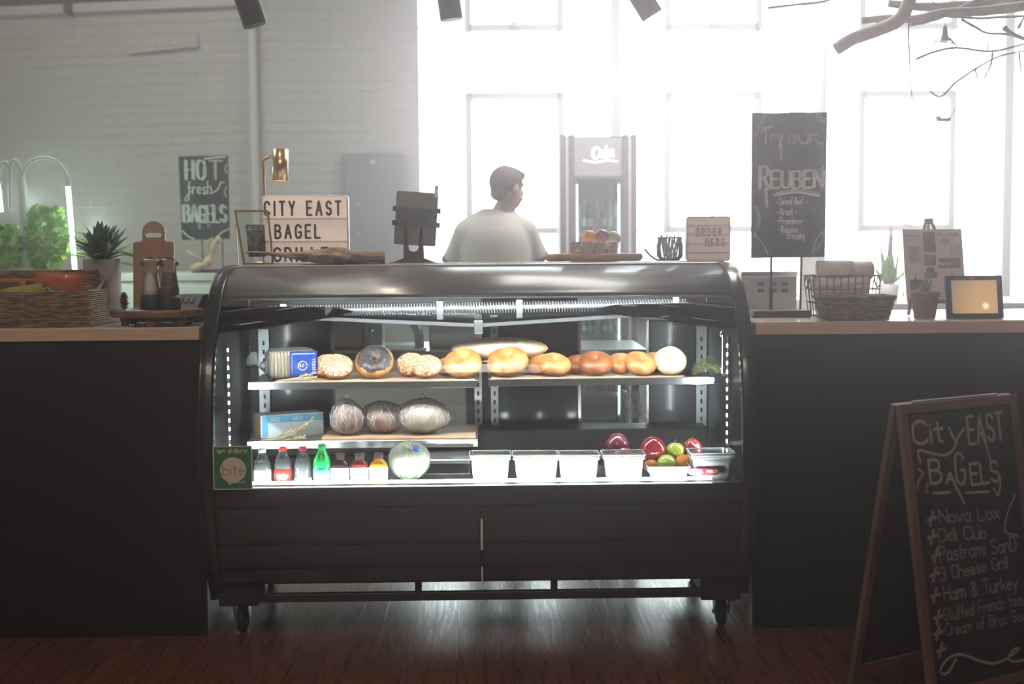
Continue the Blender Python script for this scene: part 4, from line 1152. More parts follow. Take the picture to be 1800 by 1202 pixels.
t, w, h = fbox_sign(461, 613, 344, ['A', 'B', 'C'], .52, 'largest lit light box with three rows of dark capital letters, on top of the case', glow=.55)
rows = h / 3
sc = (.52 + 4.8) / FOC
for (s_, px0, px1, k) in (('CITY EAST', 467, 599, 0), ('BAGEL', 485, 562, 1), ('GRILLE', 482, 575, 2)):
    x0 = (px0 - 537) * sc; x1 = (px1 - 537) * sc
    m_ = MB(); hh = .052 if k == 0 else .050
    z = h - rows * (k + 1) + .014
    write(m_, s_, x0, z, hh, .0085, lambda u, v, e: (u, -.0045 - e, v), gap=.36, stretch=x1 - x0)
    m_.build('lettering', letter_m, t, solid=.0008)
t, w, h = fbox_sign(1207, 1284, 380, ['1', '2', '3', '4', '5'][:2], .50, 'small square light box reading ORDER HERE on the right end of the case', glow=.2)
sc = 5.3 / FOC
grey_letter = mat('grey_letter_tile', (.30, .22, .21), rough=.5)
for s_, px0, px1, py in (('ORDER', 1223, 1268, 414), ('HERE', 1240, 1273, 432)):
    m_ = MB(); z = PY(1245, py, .5).z - ZT
    write(m_, s_, (px0 - 1245.5) * sc, z, .027, .0045, lambda u, v, e: (u, -.0045 - e, v), gap=.45, stretch=(px1 - px0) * sc)
    m_.build('lettering', grey_letter, t, solid=.0008)

# brass desk lamp behind the light box
q = PY(466, 460, .64)
lm = thing('desk_lamp', 'brass desk lamp with a cylinder shade behind the light box', 'lamp', (q.x, .65, ZT))
MB().lathe([(0, 0), (.07, 0), (.072, .006), (.06, .012), (.008, .014), (0, .014)], (0.02, 0, 0), n=36).build('base', brass, lm)
zt_ = PY(480, 276, .65).z - ZT
pole = [(0, 0, .01), (0, 0, zt_ - .045), (.006, 0, zt_ - .012), (.022, 0, zt_), (.038, 0, zt_)]
MB().tube(smooth_path(pole, 5), .0055, 12).build('pole', brass, lm)
sxm = PY(493, 289, .65).x - q.x; zs1, zs0 = PY(493, 262, .65).z - ZT, PY(493, 317, .65).z - ZT
Mt = Matrix.Translation((sxm, 0, (zs0 + zs1) / 2)) @ Matrix.Rotation(RAD(2.5), 4, 'Y')
hh = (zs1 - zs0) / 2
MB().lathe([(.028, -hh), (.0305, -hh), (.0305, hh), (.0, hh), (.0, hh - .003), (.028, hh - .003), (.028, -hh)], n=40, M=Mt).build('lamp_shade', brass, lm)
MB().ball((sxm, 0, zs0 + .025), .017, .017, .022, 16, 12).build('bulb', mat('warm_bulb', (1, .8, .6), emit=(1, .72, .45), es=22), lm)
spot('desk_lamp_beam', (q.x + sxm, .65, ZT + zs0 + .02), (q.x + sxm + .02, .60, ZT), 9, RAD(115), (1, .78, .55), .6, .015)

# gold glass frame with a leaning print
Yf = .40
def QP(px, py, Y): p_ = PY(px, py, Y); return p_
gf = thing('photo_frame', 'thin gold easel frame holding a small dark photograph, left end of case top', 'photo frame', (QP(440, 460, .42).x, .42, ZT))
o_ = gf.location
tl_, tr_ = QP(413, 371, .47) - o_, QP(470, 371, .50) - o_
bl_, br_ = QP(429, 460, .40) - o_, QP(479, 457, .45) - o_
bl_.z = .004; br_.z = .004
fr = MB()
for a_, b_ in ((tl_, tr_), (tr_, br_), (br_, bl_), (bl_, tl_)): fr.bar(a_, b_, .008, .008)
fr.build('frame', gold, gf)
bk = MB()
for a_, b_ in ((tl_, Vector((tl_.x + .0, .10, .003))), (tr_, Vector((tr_.x + .02, .11, .003))), (Vector((tl_.x, .10, .003)), Vector((tr_.x + .02, .11, .003))), (bl_, Vector((tl_.x, .10, .003)))):
    bk.bar(a_, b_, .003, .003)
bk.build('rear_leg', gold, gf)
def lerp2(u, v): return bl_.lerp(br_, u).lerp(tl_.lerp(tr_, u), v)
MB().add([lerp2(0, 0), lerp2(1, 0), lerp2(1, 1), lerp2(0, 1)], [(0, 1, 2, 3)]).build('glass_pane', door_glass, gf, solid=.002)
photo_m = mat('dark_print_tones', (.06, .045, .06), (.22, .18, .2), rough=.4, scale=40, ramp=(.45, .55))
MB().add([lerp2(.20, .14), lerp2(.80, .14), lerp2(.86, .74), lerp2(.26, .74)], [(0, 1, 2, 3)]).build('photo_print', photo_m, gf, solid=.003)
pm_ = MB()
for (u0, u1, v0, v1) in ((.30, .44, .63, .72), (.48, .62, .63, .72), (.66, .80, .63, .72), (.50, .55, .2, .55), (.62, .66, .3, .5)):
    pts = [lerp2(u0 + v0 * .1 - .05, v0), lerp2(u1 + v0 * .1 - .05, v0), lerp2(u1 + v1 * .1 - .05, v1), lerp2(u0 + v1 * .1 - .05, v1)]
    pm_.add([p_ + Vector((0, -.003, 0)) for p_ in pts], [(0, 1, 2, 3)])
pm_.build('photo_highlights', mat('photo_light_tone', (.4, .42, .5), rough=.4), gf)

# driftwood on the case top
drift = mat('grey_brown_driftwood', (.20, .12, .08), (.42, .29, .2), rough=.8, scale=6, stretch=(1.5, 14, 14), bump=.7, bscale=9)
def driftwood(name, pts, rad, loc, lab, m, amp=.35, n=22, seed=1, cat='driftwood', flat=.8):
    pth = smooth_path(pts, 12); L = len(pth); R_ = smooth_path([(r_, 0, 0) for r_ in rad], 12)
    mb = MB(); vs = []; fs = []; 
    for i, p_ in enumerate(pth):
        t_ = (pth[min(i + 1, L - 1)] - pth[max(i - 1, 0)]).normalized(); u_ = t_.cross(Vector((0, 0, 1))).normalized(); w_ = u_.cross(t_)
        for k in range(n):
            a = 2 * pi * k / n
            rr_ = max(R_[i].x, .0008) * (1 + amp * noise.noise(Vector((i * .09, cos(a) * 1.4 + seed, sin(a) * 1.4))) + amp * .35 * noise.noise(Vector((i * .05, a * 3, seed))))
            c = p_ + u_ * cos(a) * rr_ + w_ * sin(a) * rr_ * flat
            vs.append(c)
    for i in range(L - 1):
        for k in range(n):
            a = i * n + k; b = i * n + (k + 1) % n; fs.append((a, b, b + n, a + n))
    mb.add(vs, fs, True); mb.add(vs[:n], [tuple(range(n - 1, -1, -1))]); mb.add(vs[-n:], [tuple(range(n))])
    lo = min(v[2] for v in mb.v)
    mb.v = [(v[0], v[1], v[2] - lo) for v in mb.v]
    o = mb.build(name, m, loc=loc)
    return tag(o, lab, cat)
q = PY(560, 460, .38); s1 = 5.18 / FOC
driftwood('driftwood', [(-128 * s1, .02, .050), (-100 * s1, .01, .046), (-60 * s1, 0, .038), (-25 * s1, -.01, .034), (10 * s1, -.01, .032), (30 * s1, 0, .034), (60 * s1, .01, .028), (90 * s1, .01, .026), (114 * s1, .02, .026)],
          [.004, .008, .012, .024, .038, .040, .029, .026, .024], (q.x, .385, ZT + .0005), 'gnarled grey brown driftwood branch lying in front of the light box', drift, seed=3)

# point of sale tablet stand
q = PY(727, 461, .47)
ts = thing('tablet_stand', 'grey point of sale tablet on a black pedestal stand, case top', 'tablet stand', (q.x, .50, ZT))
s1 = 5.3 / FOC
tint = mat('grey_tablet_back', (.20, .16, .16), rough=.4)
pedm = mat('dark_grey_stand_plastic', (.05, .045, .048), rough=.45)
MB().prism([(-42 * s1, -.05), (-25 * s1, -.07), (25 * s1, -.07), (42 * s1, -.05), (36 * s1, .06), (-36 * s1, .06)], .0005, .006, 'z').build('base', pedm, ts, bevel=.002)
nk = MB()
nk.prism([(-40 * s1, .004), (-18 * s1, .022), (-17 * s1, .14), (-10 * s1, .14), (-8.5 * s1, .062), (-7 * s1, .052), (0, .046), (7 * s1, .052), (8.5 * s1, .062), (10 * s1, .14), (17 * s1, .14), (18 * s1, .022), (40 * s1, .004)], -.02, .0, 'y')
nk.build('neck', pedm, ts, bevel=.002)
Mt = Matrix.Translation((0, -.02, 0)) @ Matrix.Rotation(RAD(4), 4, 'Y')
zt_ = lambda py: PY(727, py, .48).z - ZT
tb = MB().prism(rrect(-37 * s1, 36 * s1, zt_(431), zt_(337), .006), .0, .012, 'y', M=Mt)
tb.build('tablet', tint, ts, bevel=.002, label='grey tablet seen from behind')
cl = MB()
cl.prism(rrect(-34 * s1, 36 * s1, zt_(396), zt_(366), .004), -.012, .0, 'y', M=Mt)
for sgn in (-1, 1):
    for py in (369, 394):
        xx = sgn * 38 * s1
        cl.box(xx - .008, xx + .008, -.014, .014, zt_(py + 4), zt_(py - 5), M=Mt)
cl.build('clamp_bracket', pedm, ts, bevel=.002)
MB().box(29 * s1, 35 * s1, -.002, .006, zt_(345), zt_(324), M=Mt).build('card_reader_tab', white_paint, ts, bevel=.002)

# wooden round with coasters, fruit on top of the case
q = PY(1045, 458, .50); R_ = 174 * 5.3 / FOC / 2
wr = tag(MB().lathe([(0, 0), (R_ * .90, 0), (R_ * .97, .008), (R_, .018), (R_ * .985, .032), (R_ * .95, .034), (0, .034)], n=64, sy=.62).build('wooden_round', mat('reddish_slab_wood', (.36, .16, .09), (.52, .28, .17), rough=.5, scale=3, stretch=(2, 9, 12)), loc=(q.x, .53, ZT)),
         'thick round reddish wooden board on the case, under coaster stacks and fruit', 'wooden board')
zb = ZT + .0345; s1 = 5.27 / FOC
jar_m = mat('stone_coaster', (.45, .36, .33), (.55, .46, .42), rough=.7, scale=30)
for k, (px, lab) in enumerate(((1012, 'left stack of small square stone coasters on the wooden round'), (1033, 'middle stack of small square stone coasters on the wooden round'), (1055, 'right stack of square stone coasters, beside the white lettered block'))):
    x = XY(px, .47)
    t = thing('coaster_stack', lab, 'coasters', (x, .475, zb), 0, 'coaster stacks on the wooden round')
    for j in range(4):
        MB().box(-.0205, .0205, -.02, .02, j * .0115, j * .0115 + .0105).build('coaster', jar_m, t, bevel=.002, rot=(0, 0, RAD(random.uniform(-3, 3))))
bk = thing('lettered_block', 'small white block with cut letters at the right of the coaster stacks', 'block', (XY(1077, .47), .475, zb))
MB().box(-.018, .018, -.015, .015, 0, .046).build('block_body', white_paint, bk, bevel=.002)
m_ = MB(); write(m_, 'THE', 0, .032, .011, .002, lambda u, v, e: (u, -.0156, v), gap=.2, align='c'); write(m_, 'HOT', 0, .018, .011, .002, lambda u, v, e: (u, -.0156, v), gap=.2, align='c'); write(m_, 'DAY', 0, .004, .011, .002, lambda u, v, e: (u, -.0156, v), gap=.2, align='c')
m_.build('lettering', grey_letter, bk)
fbowl = tag(MB().lathe([(0, 0), (.05, 0), (.085, .02), (.09, .042), (.086, .042), (.08, .022), (.048, .004), (0, .004)], n=40).build('fruit_bowl', white_paint, loc=(XY(1050, .57), .585, zb)), 'shallow white bowl behind the coasters holding fruit', 'bowl')
def topfruit(nm, px, py, dpx, m, lab, cat, f=None):
    Y = .585; r = dpx * 5.38 / FOC / 2; c = PY(px, py, Y)
    t = thing(nm, lab, cat, (c.x, Y + random.uniform(-.01, .01), zb + .0045), 0, 'fruit in the bowl on the case top')
    t.location.z = c.z - r
    MB().ball((0, 0, r), r, r, r * .95, 28, 18, f=f).build('flesh', m, t)
    MB().tube([(0, 0, 2 * r * .93), (.001, 0, 2 * r + .008)], .0015, 6).build('stem', stemm, t)
topfruit('orange', 1036, 417, 27, orange, 'orange at the left of the fruit bowl on the case top', 'orange')
topfruit('plum', 1058, 414, 24, onion_m, 'purple plum in the middle of the fruit bowl on the case top', 'plum')
topfruit('pear', 1078, 419, 27, mat('pale_pear_skin', (.5, .5, .22), (.62, .6, .35), rough=.4, scale=10), 'pale yellow green pear at the right of the fruit bowl on the case top', 'pear', lambda d: 1 + .15 * max(0, d.z - .6))
# glass bowl of wrapped cutlery
q = PY(1178, 455, .55)
gb = thing('glass_jar', 'clear glass jar of pale wrapped straws between the wooden board and ORDER HERE box', 'jar', (q.x, .56, ZT))
MB().lathe([(0, .001), (.036, .001), (.05, .02), (.052, .06), (.046, .085), (.050, .095)], n=36).build('jar_glass', clear_plastic, gb, solid=.002)
st_ = MB(); rnd = random.Random(3)
for k in range(26):
    a = rnd.random() * 6.28; r1, r2 = rnd.random() * .03, .03 + rnd.random() * .012
    st_.tube([(r1 * cos(a), r1 * sin(a), .006), (r2 * cos(a + .6), r2 * sin(a + .6), .085 + rnd.random() * .02)], .0028, 6)
so = st_.build('wrapped_straw', mat('pale_paper', (.6, .58, .52), rough=.8), gb); so['kind'] = 'stuff'
MB().tube(smooth_path([(-.10, -.01, .05), (-.08, -.02, .025), (-.05, -.02, .006), (-.01, -.05, .004)], 5), [.004] * 16, 8).build('twig_handle', stemm, gb)

# ------------------------------------------------------------------ left worktop
ZW = 1.1005
wick = bpy.data.materials.new('woven_wicker')
wick.use_nodes = True; n, l = nt(wick); b = n['Principled BSDF']; b.inputs['Roughness'].default_value = .6
tc = n.new('ShaderNodeTexCoord'); mp = n.new('ShaderNodeMapping'); mp.inputs['Scale'].default_value = (26, 26, 110); l.new(tc.outputs['Object'], mp.inputs[0])
nz = n.new('ShaderNodeTexNoise'); nz.inputs['Scale'].default_value = 1; nz.inputs['Detail'].default_value = 3; l.new(mp.outputs[0], nz.inputs['Vector'])
rp = n.new('ShaderNodeValToRGB'); rp.color_ramp.elements[0].position = .35; rp.color_ramp.elements[0].color = (.07, .035, .018, 1); rp.color_ramp.elements[1].position = .65; rp.color_ramp.elements[1].color = (.36, .22, .12, 1)
l.new(nz.outputs['Fac'], rp.inputs[0]); l.new(rp.outputs[0], b.inputs['Base Color'])
def woven(mb, x0, x1, y0, y1, z0, z1, step=.0075, r=.0042, taper=0, seed=0, lift=0):
    """horizontal strands wound round a rounded rectangle, each bulging in and out over the stakes"""
    z = z0 + r; k = 0
    while z < z1:
        f = (z - z0) / max(z1 - z0, 1e-6); e = taper * f
        ring = rrect(x0 - e, x1 + e, y0 - e, y1 + e, .02, 5)
        pts = []
        for i in range(len(ring)):
            a = Vector((*ring[i], 0)); b_ = Vector((*ring[(i + 1) % len(ring)], 0)); L = (b_ - a).length; nn = max(1, int(L / .013))
            for j in range(nn):
                p_ = a.lerp(b_, j / nn); pts.append(p_)
        c = Vector(((x0 + x1) / 2, (y0 + y1) / 2, 0)); out = []
        for i, p_ in enumerate(pts):
            d = (p_ - c).normalized(); s_ = (1 if (i + k) % 2 else -1) * r * .55
            out.append((p_.x + d.x * s_, p_.y + d.y * s_, z + lift + .0012 * noise.noise(Vector((i * .4, z * 90, seed)))))
        mb.tube(out + [out[0]], r * (1 + .12 * noise.noise(Vector((z * 50, seed, 1)))), 6, caps=False)
        z += step; k += 1
q0, q1 = XY(-70, .05, 530), XY(152, .05, 530)
bs = thing('wicker_basket', 'large rectangular brown wicker basket of snack bags at the left end', 'basket', ((q0 + q1) / 2, .20, ZW))
hw = (q1 - q0) / 2; zt1 = PY(80, 514, .03).z - ZW
m_ = MB(); woven(m_, -hw, hw, -.14, .10, 0, zt1, taper=.006)
m_.build('woven_wall', wick, bs)
m_ = MB(); woven(m_, -hw + .0, hw - .02, .065, .09, zt1, PY(80, 474, .28).z - ZW, seed=4)
m_.build('raised_back', wick, bs)
MB().box(-hw + .01, hw - .01, -.13, .09, .001, .008).build('bottom', wick, bs)
rp_ = []
for t_ in range(60): rp_.append((hw * .995, -.14 + .235 * t_ / 59, zt1 + .045 * max(0, (t_ / 59 - .55) / .45)))
MB().tube(rp_, .007, 8).build('braided_rim', wick, bs)
def snack(lx, ly, lz, w_, h_, ry, rx, cols, lab, seed):
    t = thing('snack_bag', lab, 'snack bag', (bs.location.x + lx, bs.location.y + ly, ZW + lz), 0, 'snack bags in the wicker basket')
    M_ = Matrix.Rotation(RAD(ry), 4, 'Y') @ Matrix.Rotation(RAD(rx), 4, 'X')
    def sf(sgn):
        def f(u, v):
            e = 4 * u * (1 - u); g_ = 1 - (2 * v - 1) ** 6
            d = .02 * (e ** .5) * g_ * (1 + .3 * noise.noise(Vector((u * 5, v * 5, seed))))
            return ((u - .5) * w_, sgn * d, (v - .5) * h_ + .003 * sin(u * 70) * (1 - g_))
        return f
    m_ = MB(); m_.grid(sf(-1), 24, 18, M=M_); m_.grid(sf(1), 24, 18, M=M_)
    m_.build('foil_bag', cols[0], t)
    d_ = MB()
    d_.grid(lambda u, v: (lambda p_: (p_[0], p_[1] - .0012, p_[2]))(sf(-1)(.22 + .5 * u, .25 + .35 * v)), 10, 6, M=M_)
    d_.build('printed_panel', cols[1], t)
    tl = MB(); write(tl, cols[2], -w_ * .28, -h_ * .0, h_ * .16, h_ * .035, lambda u, v, e: M_ @ Vector((u, -.024, v)), gap=.2, wob=.2)
    tl.build('lettering', chalk, t)
foil_o = mat('orange_foil', (.5, .09, .02), (.6, .14, .04), rough=.3, scale=8, coat=.5)
foil_y = mat('yellow_green_foil', (.42, .38, .03), (.5, .42, .06), rough=.3, scale=8, coat=.5)
foil_d = mat('dark_purple_foil', (.06, .015, .03), (.12, .03, .04), rough=.3, scale=8, coat=.5)
pan_b = mat('brown_food_print', (.3, .12, .04), (.6, .4, .15), rough=.5, scale=60)
bx0 = bs.location.x
sn = [(XY(103, .12, 500) - bx0, -.06, .125, .17, .15, 4, 28, (foil_o, pan_b, 'Chips'), 'orange snack bag leaning at the right of the wicker basket', 1),
      (XY(42, .10, 510) - bx0, -.08, .10, .15, .12, -8, 40, (foil_y, pan_b, 'Corn'), 'yellow green snack bag in the middle of the wicker basket', 2),
      (XY(72, .14, 500) - bx0, -.02, .10, .13, .13, 6, 25, (foil_d, pan_b, 'BBQ'.replace('Q', 'O')[:2]), 'dark purple snack bag between the orange and the yellow ones', 3),
      (XY(5, .12, 505) - bx0, -.05, .105, .13, .13, -4, 35, (foil_d, pan_b, 'Pita'), 'dark snack bag at the left edge of the frame in the wicker basket', 4),
      (XY(38, .2, 495) - bx0, .02, .11, .14, .13, 2, 20, (foil_o, pan_b, 'Chips'), 'orange snack bag behind the yellow green one in the basket', 5)]
for a in sn: snack(*a)

# concrete pot with a dark succulent
q = PY(182, 556, .38); s1 = (.38 + 4.8) / FOC
pt = thing('potted_succulent', 'tall grey concrete pot with a dark green spiky succulent, beside the wicker basket', 'potted plant', (q.x, .38, ZW))
conc = mat('grey_concrete', (.26, .23, .21), (.42, .38, .35), rough=.8, scale=9, bump=.3, detail=8)
hp = PY(182, 455, .38).z - ZW; rp0 = 31 * s1
MB().lathe([(0, 0), (rp0 * .93, 0), (rp0 * .96, .004), (rp0 * 1.03, hp), (rp0 * .88, hp), (rp0 * .86, hp - .02), (0, hp - .02)], n=48).build('pot', conc, pt)
MB().lathe([(rp0 * .86, hp - .018), (rp0 * .5, hp - .014), (0, hp - .013)], n=24).build('soil', mat('potting_soil', (.03, .02, .015), rough=.9, bump=.5), pt)
leafm = mat('dark_green_succulent_leaf', (.012, .045, .018), (.03, .09, .035), rough=.4, scale=10, coat=.3)
def leaf(mb, base, az, el, L, w_, curl, thick=.004, n_=9):
    vs = []; fs = []
    d = Vector((cos(az), sin(az), 0)); side = Vector((-sin(az), cos(az), 0)); p_ = Vector(base); e = el
    for i in range(n_ + 1):
        t_ = i / n_; ww = w_ * (sin(pi * min(t_ * .62 + .18, 1)) ** .9) * (1 - t_ ** 4 * .97)
        nrm = Vector((-sin(e) * cos(az), -sin(e) * sin(az), cos(e)))
        th_ = thick * (1 - t_ * .8)
        vs += [p_ - side * ww, p_ - nrm * th_, p_ + side * ww, p_ + nrm * th_ * .25]
        p_ = p_ + (d * cos(e) + Vector((0, 0, sin(e)))) * (L / n_); e += curl / n_
    for i in range(n_):
        for k in range(4): a, b_ = i * 4 + k, i * 4 + (k + 1) % 4; fs.append((a, b_, b_ + 4, a + 4))
    mb.add(vs, fs, True)
rnd = random.Random(11)
lm_ = MB()
for k in range(42):
    f = k / 42; az = k * 2.39996; el = RAD(34 + 54 * f + rnd.uniform(-6, 6))
    leaf(lm_, (.012 * cos(az), .012 * sin(az), hp - .01 + .03 * f), az, el, (.135 - .03 * f) * rnd.uniform(.85, 1.12) * 1.12, .0235, -RAD(rnd.uniform(25, 75)) * (1 - .6 * f))
lf_o = lm_.build('leaves', leafm, pt); lf_o['kind'] = 'stuff'

# cutting board with a handle, leaning on nothing but its thick base block
q = PY(250, 545, .16); s1 = (.2 + 4.8) / FOC
cbd = thing('cutting_board', 'reddish bamboo cutting board with slotted handle standing behind the grinders', 'cutting board', (q.x, .335, ZW), RAD(3))
bam = mat('red_brown_bamboo', (.30, .13, .06), (.38, .18, .09), rough=.45, scale=3, stretch=(14, 14, 1))
W2 = 36 * s1; zA, zB, zC, zD_ = 0.0, PY(250, 424, .28).z - ZW, PY(250, 412, .28).z - ZW, PY(250, 387, .28).z - ZW
xh = 20 * s1; out = [(-W2, 0), (W2, 0), (W2, zB - .008), (W2 - .008, zB), (xh + .004, zB), (xh, zB + .006)]
zc0 = zD_ - xh
out += [(xh * cos(RAD(a)), zc0 + xh * sin(RAD(a))) for a in range(0, 181, 12)]
out += [(-xh, zB + .006), (-xh - .004, zB), (-W2 + .008, zB), (-W2, zB - .008)]
hx, hz0, hz1 = 14 * s1, zc0 - .020, zc0 - .001
hole = rrect(-hx, hx, hz0, hz1, .0085, 5)
def plate_with_hole(mb, out, hole, y0, y1, M=None):
    from mathutils.geometry import tessellate_polygon
    P = [[Vector((p_[0], p_[1], 0)) for p_ in out], [Vector((p_[0], p_[1], 0)) for p_ in hole]]
    tr_ = tessellate_polygon(P); al = out + hole; N = len(al)
    vs = [(p_[0], y0, p_[1]) for p_ in al] + [(p_[0], y1, p_[1]) for p_ in al]
    fs = [tuple(t_) for t_ in tr_] + [tuple(i + N for i in t_[::-1]) for t_ in tr_]
    no = len(out)
    fs += [(i, (i + 1) % no, (i + 1) % no + N, i + N) for i in range(no)]
    nh = len(hole)
    fs += [(no + i, no + (i + 1) % nh, no + (i + 1) % nh + N, no + i + N) for i in range(nh)]
    mb.add(vs, fs, False, M)
m_ = MB(); Ml = Matrix.Rotation(RAD(-7), 4, 'X')
plate_with_hole(m_, out, hole, -.008, .008, Ml)
m_.build('board_body', bam, cbd)
MB().box(-.02, .02, .0, .075, 0, .012).bar((0, .07, .006), (0, .024, .16), .02, .008).build('rear_prop', bam, cbd)

# round footed stand with grinders and pinecone
s1 = (.10 + 4.8) / FOC; q = PY(260, 575, .02); R_ = 80 * (4.95) / FOC
wal = mat('walnut_stand_wood', (.17, .085, .05), (.28, .15, .09), rough=.4, scale=4, stretch=(1.5, 10, 10), coat=.2)
sd_ = thing('round_stand', 'round walnut stand on stubby legs carrying the grinders and pine cone', 'stand', (q.x, .16, ZW))
ztp = PY(260, 546, .16 - R_ * .8).z - ZW
MB().lathe([(0, ztp - .026), (R_ * .96, ztp - .026), (R_, ztp - .022), (R_, ztp - .004), (R_ * .98, ztp), (0, ztp)], n=64, sy=.88).build('round_top', wal, sd_)
for a in (-145, -35, 35, 145, -90):
    x_, y_ = R_ * .74 * cos(RAD(a)), R_ * .62 * sin(RAD(a))
    MB().lathe([(0, .0), (.013, .0), (.019, ztp - .026), (0, ztp - .026)], (x_, y_, 0), n=20).build('leg', wal, sd_)
zs_ = ZW + ztp + .0005
acr = glass('clear_acrylic', (.95, .96, .96), 1.5, .02, .04)
def grinder(px, fill, lab, capm):
    Y = .10; H = PY(px, 451, Y).z - zs_; r = 18 * s1
    t = thing('grinder', lab, 'grinder', (XY(px, Y, 500), Y, zs_), 0, 'salt and pepper grinders')
    MB().lathe([(0, 0), (r * 1.0, 0), (r * 1.03, .004), (r * 1.02, H * .20), (r * .96, H * .27), (0, H * .27)], n=32).build('grinding_base', black_satin, t)
    MB().lathe([(r * .94, H * .27), (r * .90, H * .40), (r * .74, H * .60), (r * .66, H * .74), (r * .80, H * .78), (r * .66, H * .80), (r * .95, H * .86), (r * .98, H * .91), (r * .80, H * .95), (r * .4, H * .965)], n=32).build('acrylic_body', acr, t)
    MB().lathe([(0, H * .275), (r * .86, H * .275), (r * .82, H * .40), (r * .66, H * .60), (r * .58, H * .70), (0, H * .70)], n=28).build('filling', fill, t)
    MB().lathe([(0, H * .955), (r * .36, H * .955), (r * .38, H * .99), (r * .3, H), (0, H)], n=24).build('cap', capm, t)
    return t
salt = mat('coarse_salt', (.78, .66, .6), (.88, .8, .74), rough=.6, scale=160)
pepc = mat('peppercorns', (.02, .012, .01), (.22, .15, .1), rough=.5, scale=170, ramp=(.42, .58))
grinder(265, salt, 'clear grinder filled with pale pink salt, left on the round stand', black_satin)
grinder(298, pepc, 'clear grinder filled with dark peppercorns, right on the round stand', black_satin)
pc = thing('pine_cone', 'small dark pine cone on the left of the round stand', 'pine cone', (XY(218, .10, 530), .10, zs_))
m_ = MB(); H = 34 * s1
for k in range(70):
    f = k / 70; az = k * 2.39996; rr_ = .024 * sin(pi * min(.25 + f * .72, 1)) ** .8
    leaf(m_, (0, 0, .003 + f * (H - .012)), az, RAD(5 + 55 * f), rr_ * 1.05, .0062, RAD(35), .0012, 4)
m_.tube([(0, 0, 0), (0, 0, H - .006)], [.007, .003], 8)
m_.build('scales', mat('dark_brown_cone', (.05, .03, .02), (.14, .09, .06), rough=.7, scale=60), pc)
# card terminal box behind
q = PY(335, 545, .30)
cx_ = thing('card_terminal', 'low dark grey payment box with pale keys behind the round stand', 'payment terminal', (XY(338, .42, 530), .42, ZW), RAD(-14))
MB().prism([(-.08, 0), (.07, 0), (.07, .10), (-.02, .10), (-.08, .05)][::-1], -.06, .06, 'x').build('body', black_satin, cx_, bevel=.004)
for k in range(3):
    MB().box(-.03 + k * .022, -.018 + k * .022, -.0, .03, 0, .002, M=Matrix.Translation((0, -.055, .073)) @ Matrix.Rotation(RAD(40), 4, 'X')).build('key', conc, cx_)

# ------------------------------------------------------------------ right worktop
def chalk_sign(name, x, Y, z0, wpx, py0, py1, pybase, D, lab, base, draw, tilt=0, notch=True):
    s1 = (Y + 4.8) / FOC; w_ = wpx * s1
    t = thing(name, lab, 'chalkboard sign', (x, Y, z0), RAD(tilt))
    zb_, zt_ = PY(900 + (x / s1), py1, Y).z - z0, PY(900 + (x / s1), py0, Y).z - z0
    return t, w_, zb_, zt_, s1
Yr = .34; xr = XY(1386, Yr, 400); s1 = (Yr + 4.8) / FOC
rs = thing('chalkboard_sign', 'tall chalkboard sign on black stand reading Try our Reuben, right worktop', 'chalkboard sign', (xr, Yr, ZW), RAD(-2))
zb_, zt_ = PY(1386, 453, Yr).z - ZW, PY(1386, 198, Yr).z - ZW
w2 = 65.5 * s1
pts = [(-w2, zb_), (w2 * .97, zb_ + .002), (w2, zt_), (w2 * .5, zt_ - .002), (w2 * .2, zt_ + .001), (-w2 * .3, zt_ - .002), (-w2 * .99, zt_)]
MB().prism(pts, -.004, .004, 'y').build('slate_board', black_matte, rs)
MB().box(-w2 * .98, w2 * .55, -.055, .055, 0, .026).build('base_block', black_satin, rs, bevel=.003)
for px in (1356, 1411):
    xx = XY(px, Yr) - xr
    yy = .0 if px < 1400 else .04
    MB().tube([(xx, yy + .008, .02 if px < 1400 else .0), (xx, .008, zt_ * .7)], .0042, 10).build('rod', black_satin, rs)
MB().tube([(XY(1356, Yr) - xr, .008, .02), (XY(1356, Yr) - xr, .008, .11)], .0075, 12).build('rod_collar', black_satin, rs)
def on(px, py): p_ = PY(px, py, Yr); return (p_.x - xr, p_.z - ZW)
F_ = lambda u, v, e: (u, -.0046 - e, v)
m_ = MB()
def ln(mb, txt, px0, px1, pyb, hpx, wpx_, fn=F_, on_=on, sc_=None, **k):
    a, b_ = on_(px0, pyb), on_(px1, pyb); q_ = sc_ or s1
    write(mb, txt, a[0], a[1], hpx * q_, wpx_ * q_, fn, stretch=b_[0] - a[0], **k)
ln(m_, 'Try', 1340, 1375, 252, 28, 2.6, gap=.15, wob=.08); ln(m_, 'our', 1384, 1436, 252, 26, 2.6, gap=.15, wob=.06)
def pl(mb, pts, wpx_, fn=F_, on_=on, q_=None, sm=True):
    P_ = [on_(*p_) for p_ in pts]
    if sm: P_ = [(v.x, v.y) for v in smooth_path([(p_[0], p_[1], 0) for p_ in P_], 5)]
    ribbon(mb, P_, wpx_ * (q_ or s1), fn)
pl(m_, [(1373, 250), (1373, 265), (1372, 281)], 2.6); pl(m_, [(1432, 246), (1438, 252), (1446, 251)], 2)
pl(m_, [(1338, 232), (1347, 226), (1359, 221)], 2.6)
m_.build('lettering', chalk_dim, rs)
m_ = MB()
for off_ in ((0, 0), (3.2, -1)):
    ln(m_, 'R', 1334 + off_[0], 1350 + off_[0], 333 + off_[1], 40, 2.6)
    ln(m_, 'EUBEN', 1354 + off_[0], 1444 + off_[0], 331 + off_[1], 30, 2.6, gap=.16, wob=.06)
pl(m_, [(1346, 332), (1347, 350), (1348, 363)], 5); pl(m_, [(1362, 343), (1400, 338), (1439, 344)], 4)
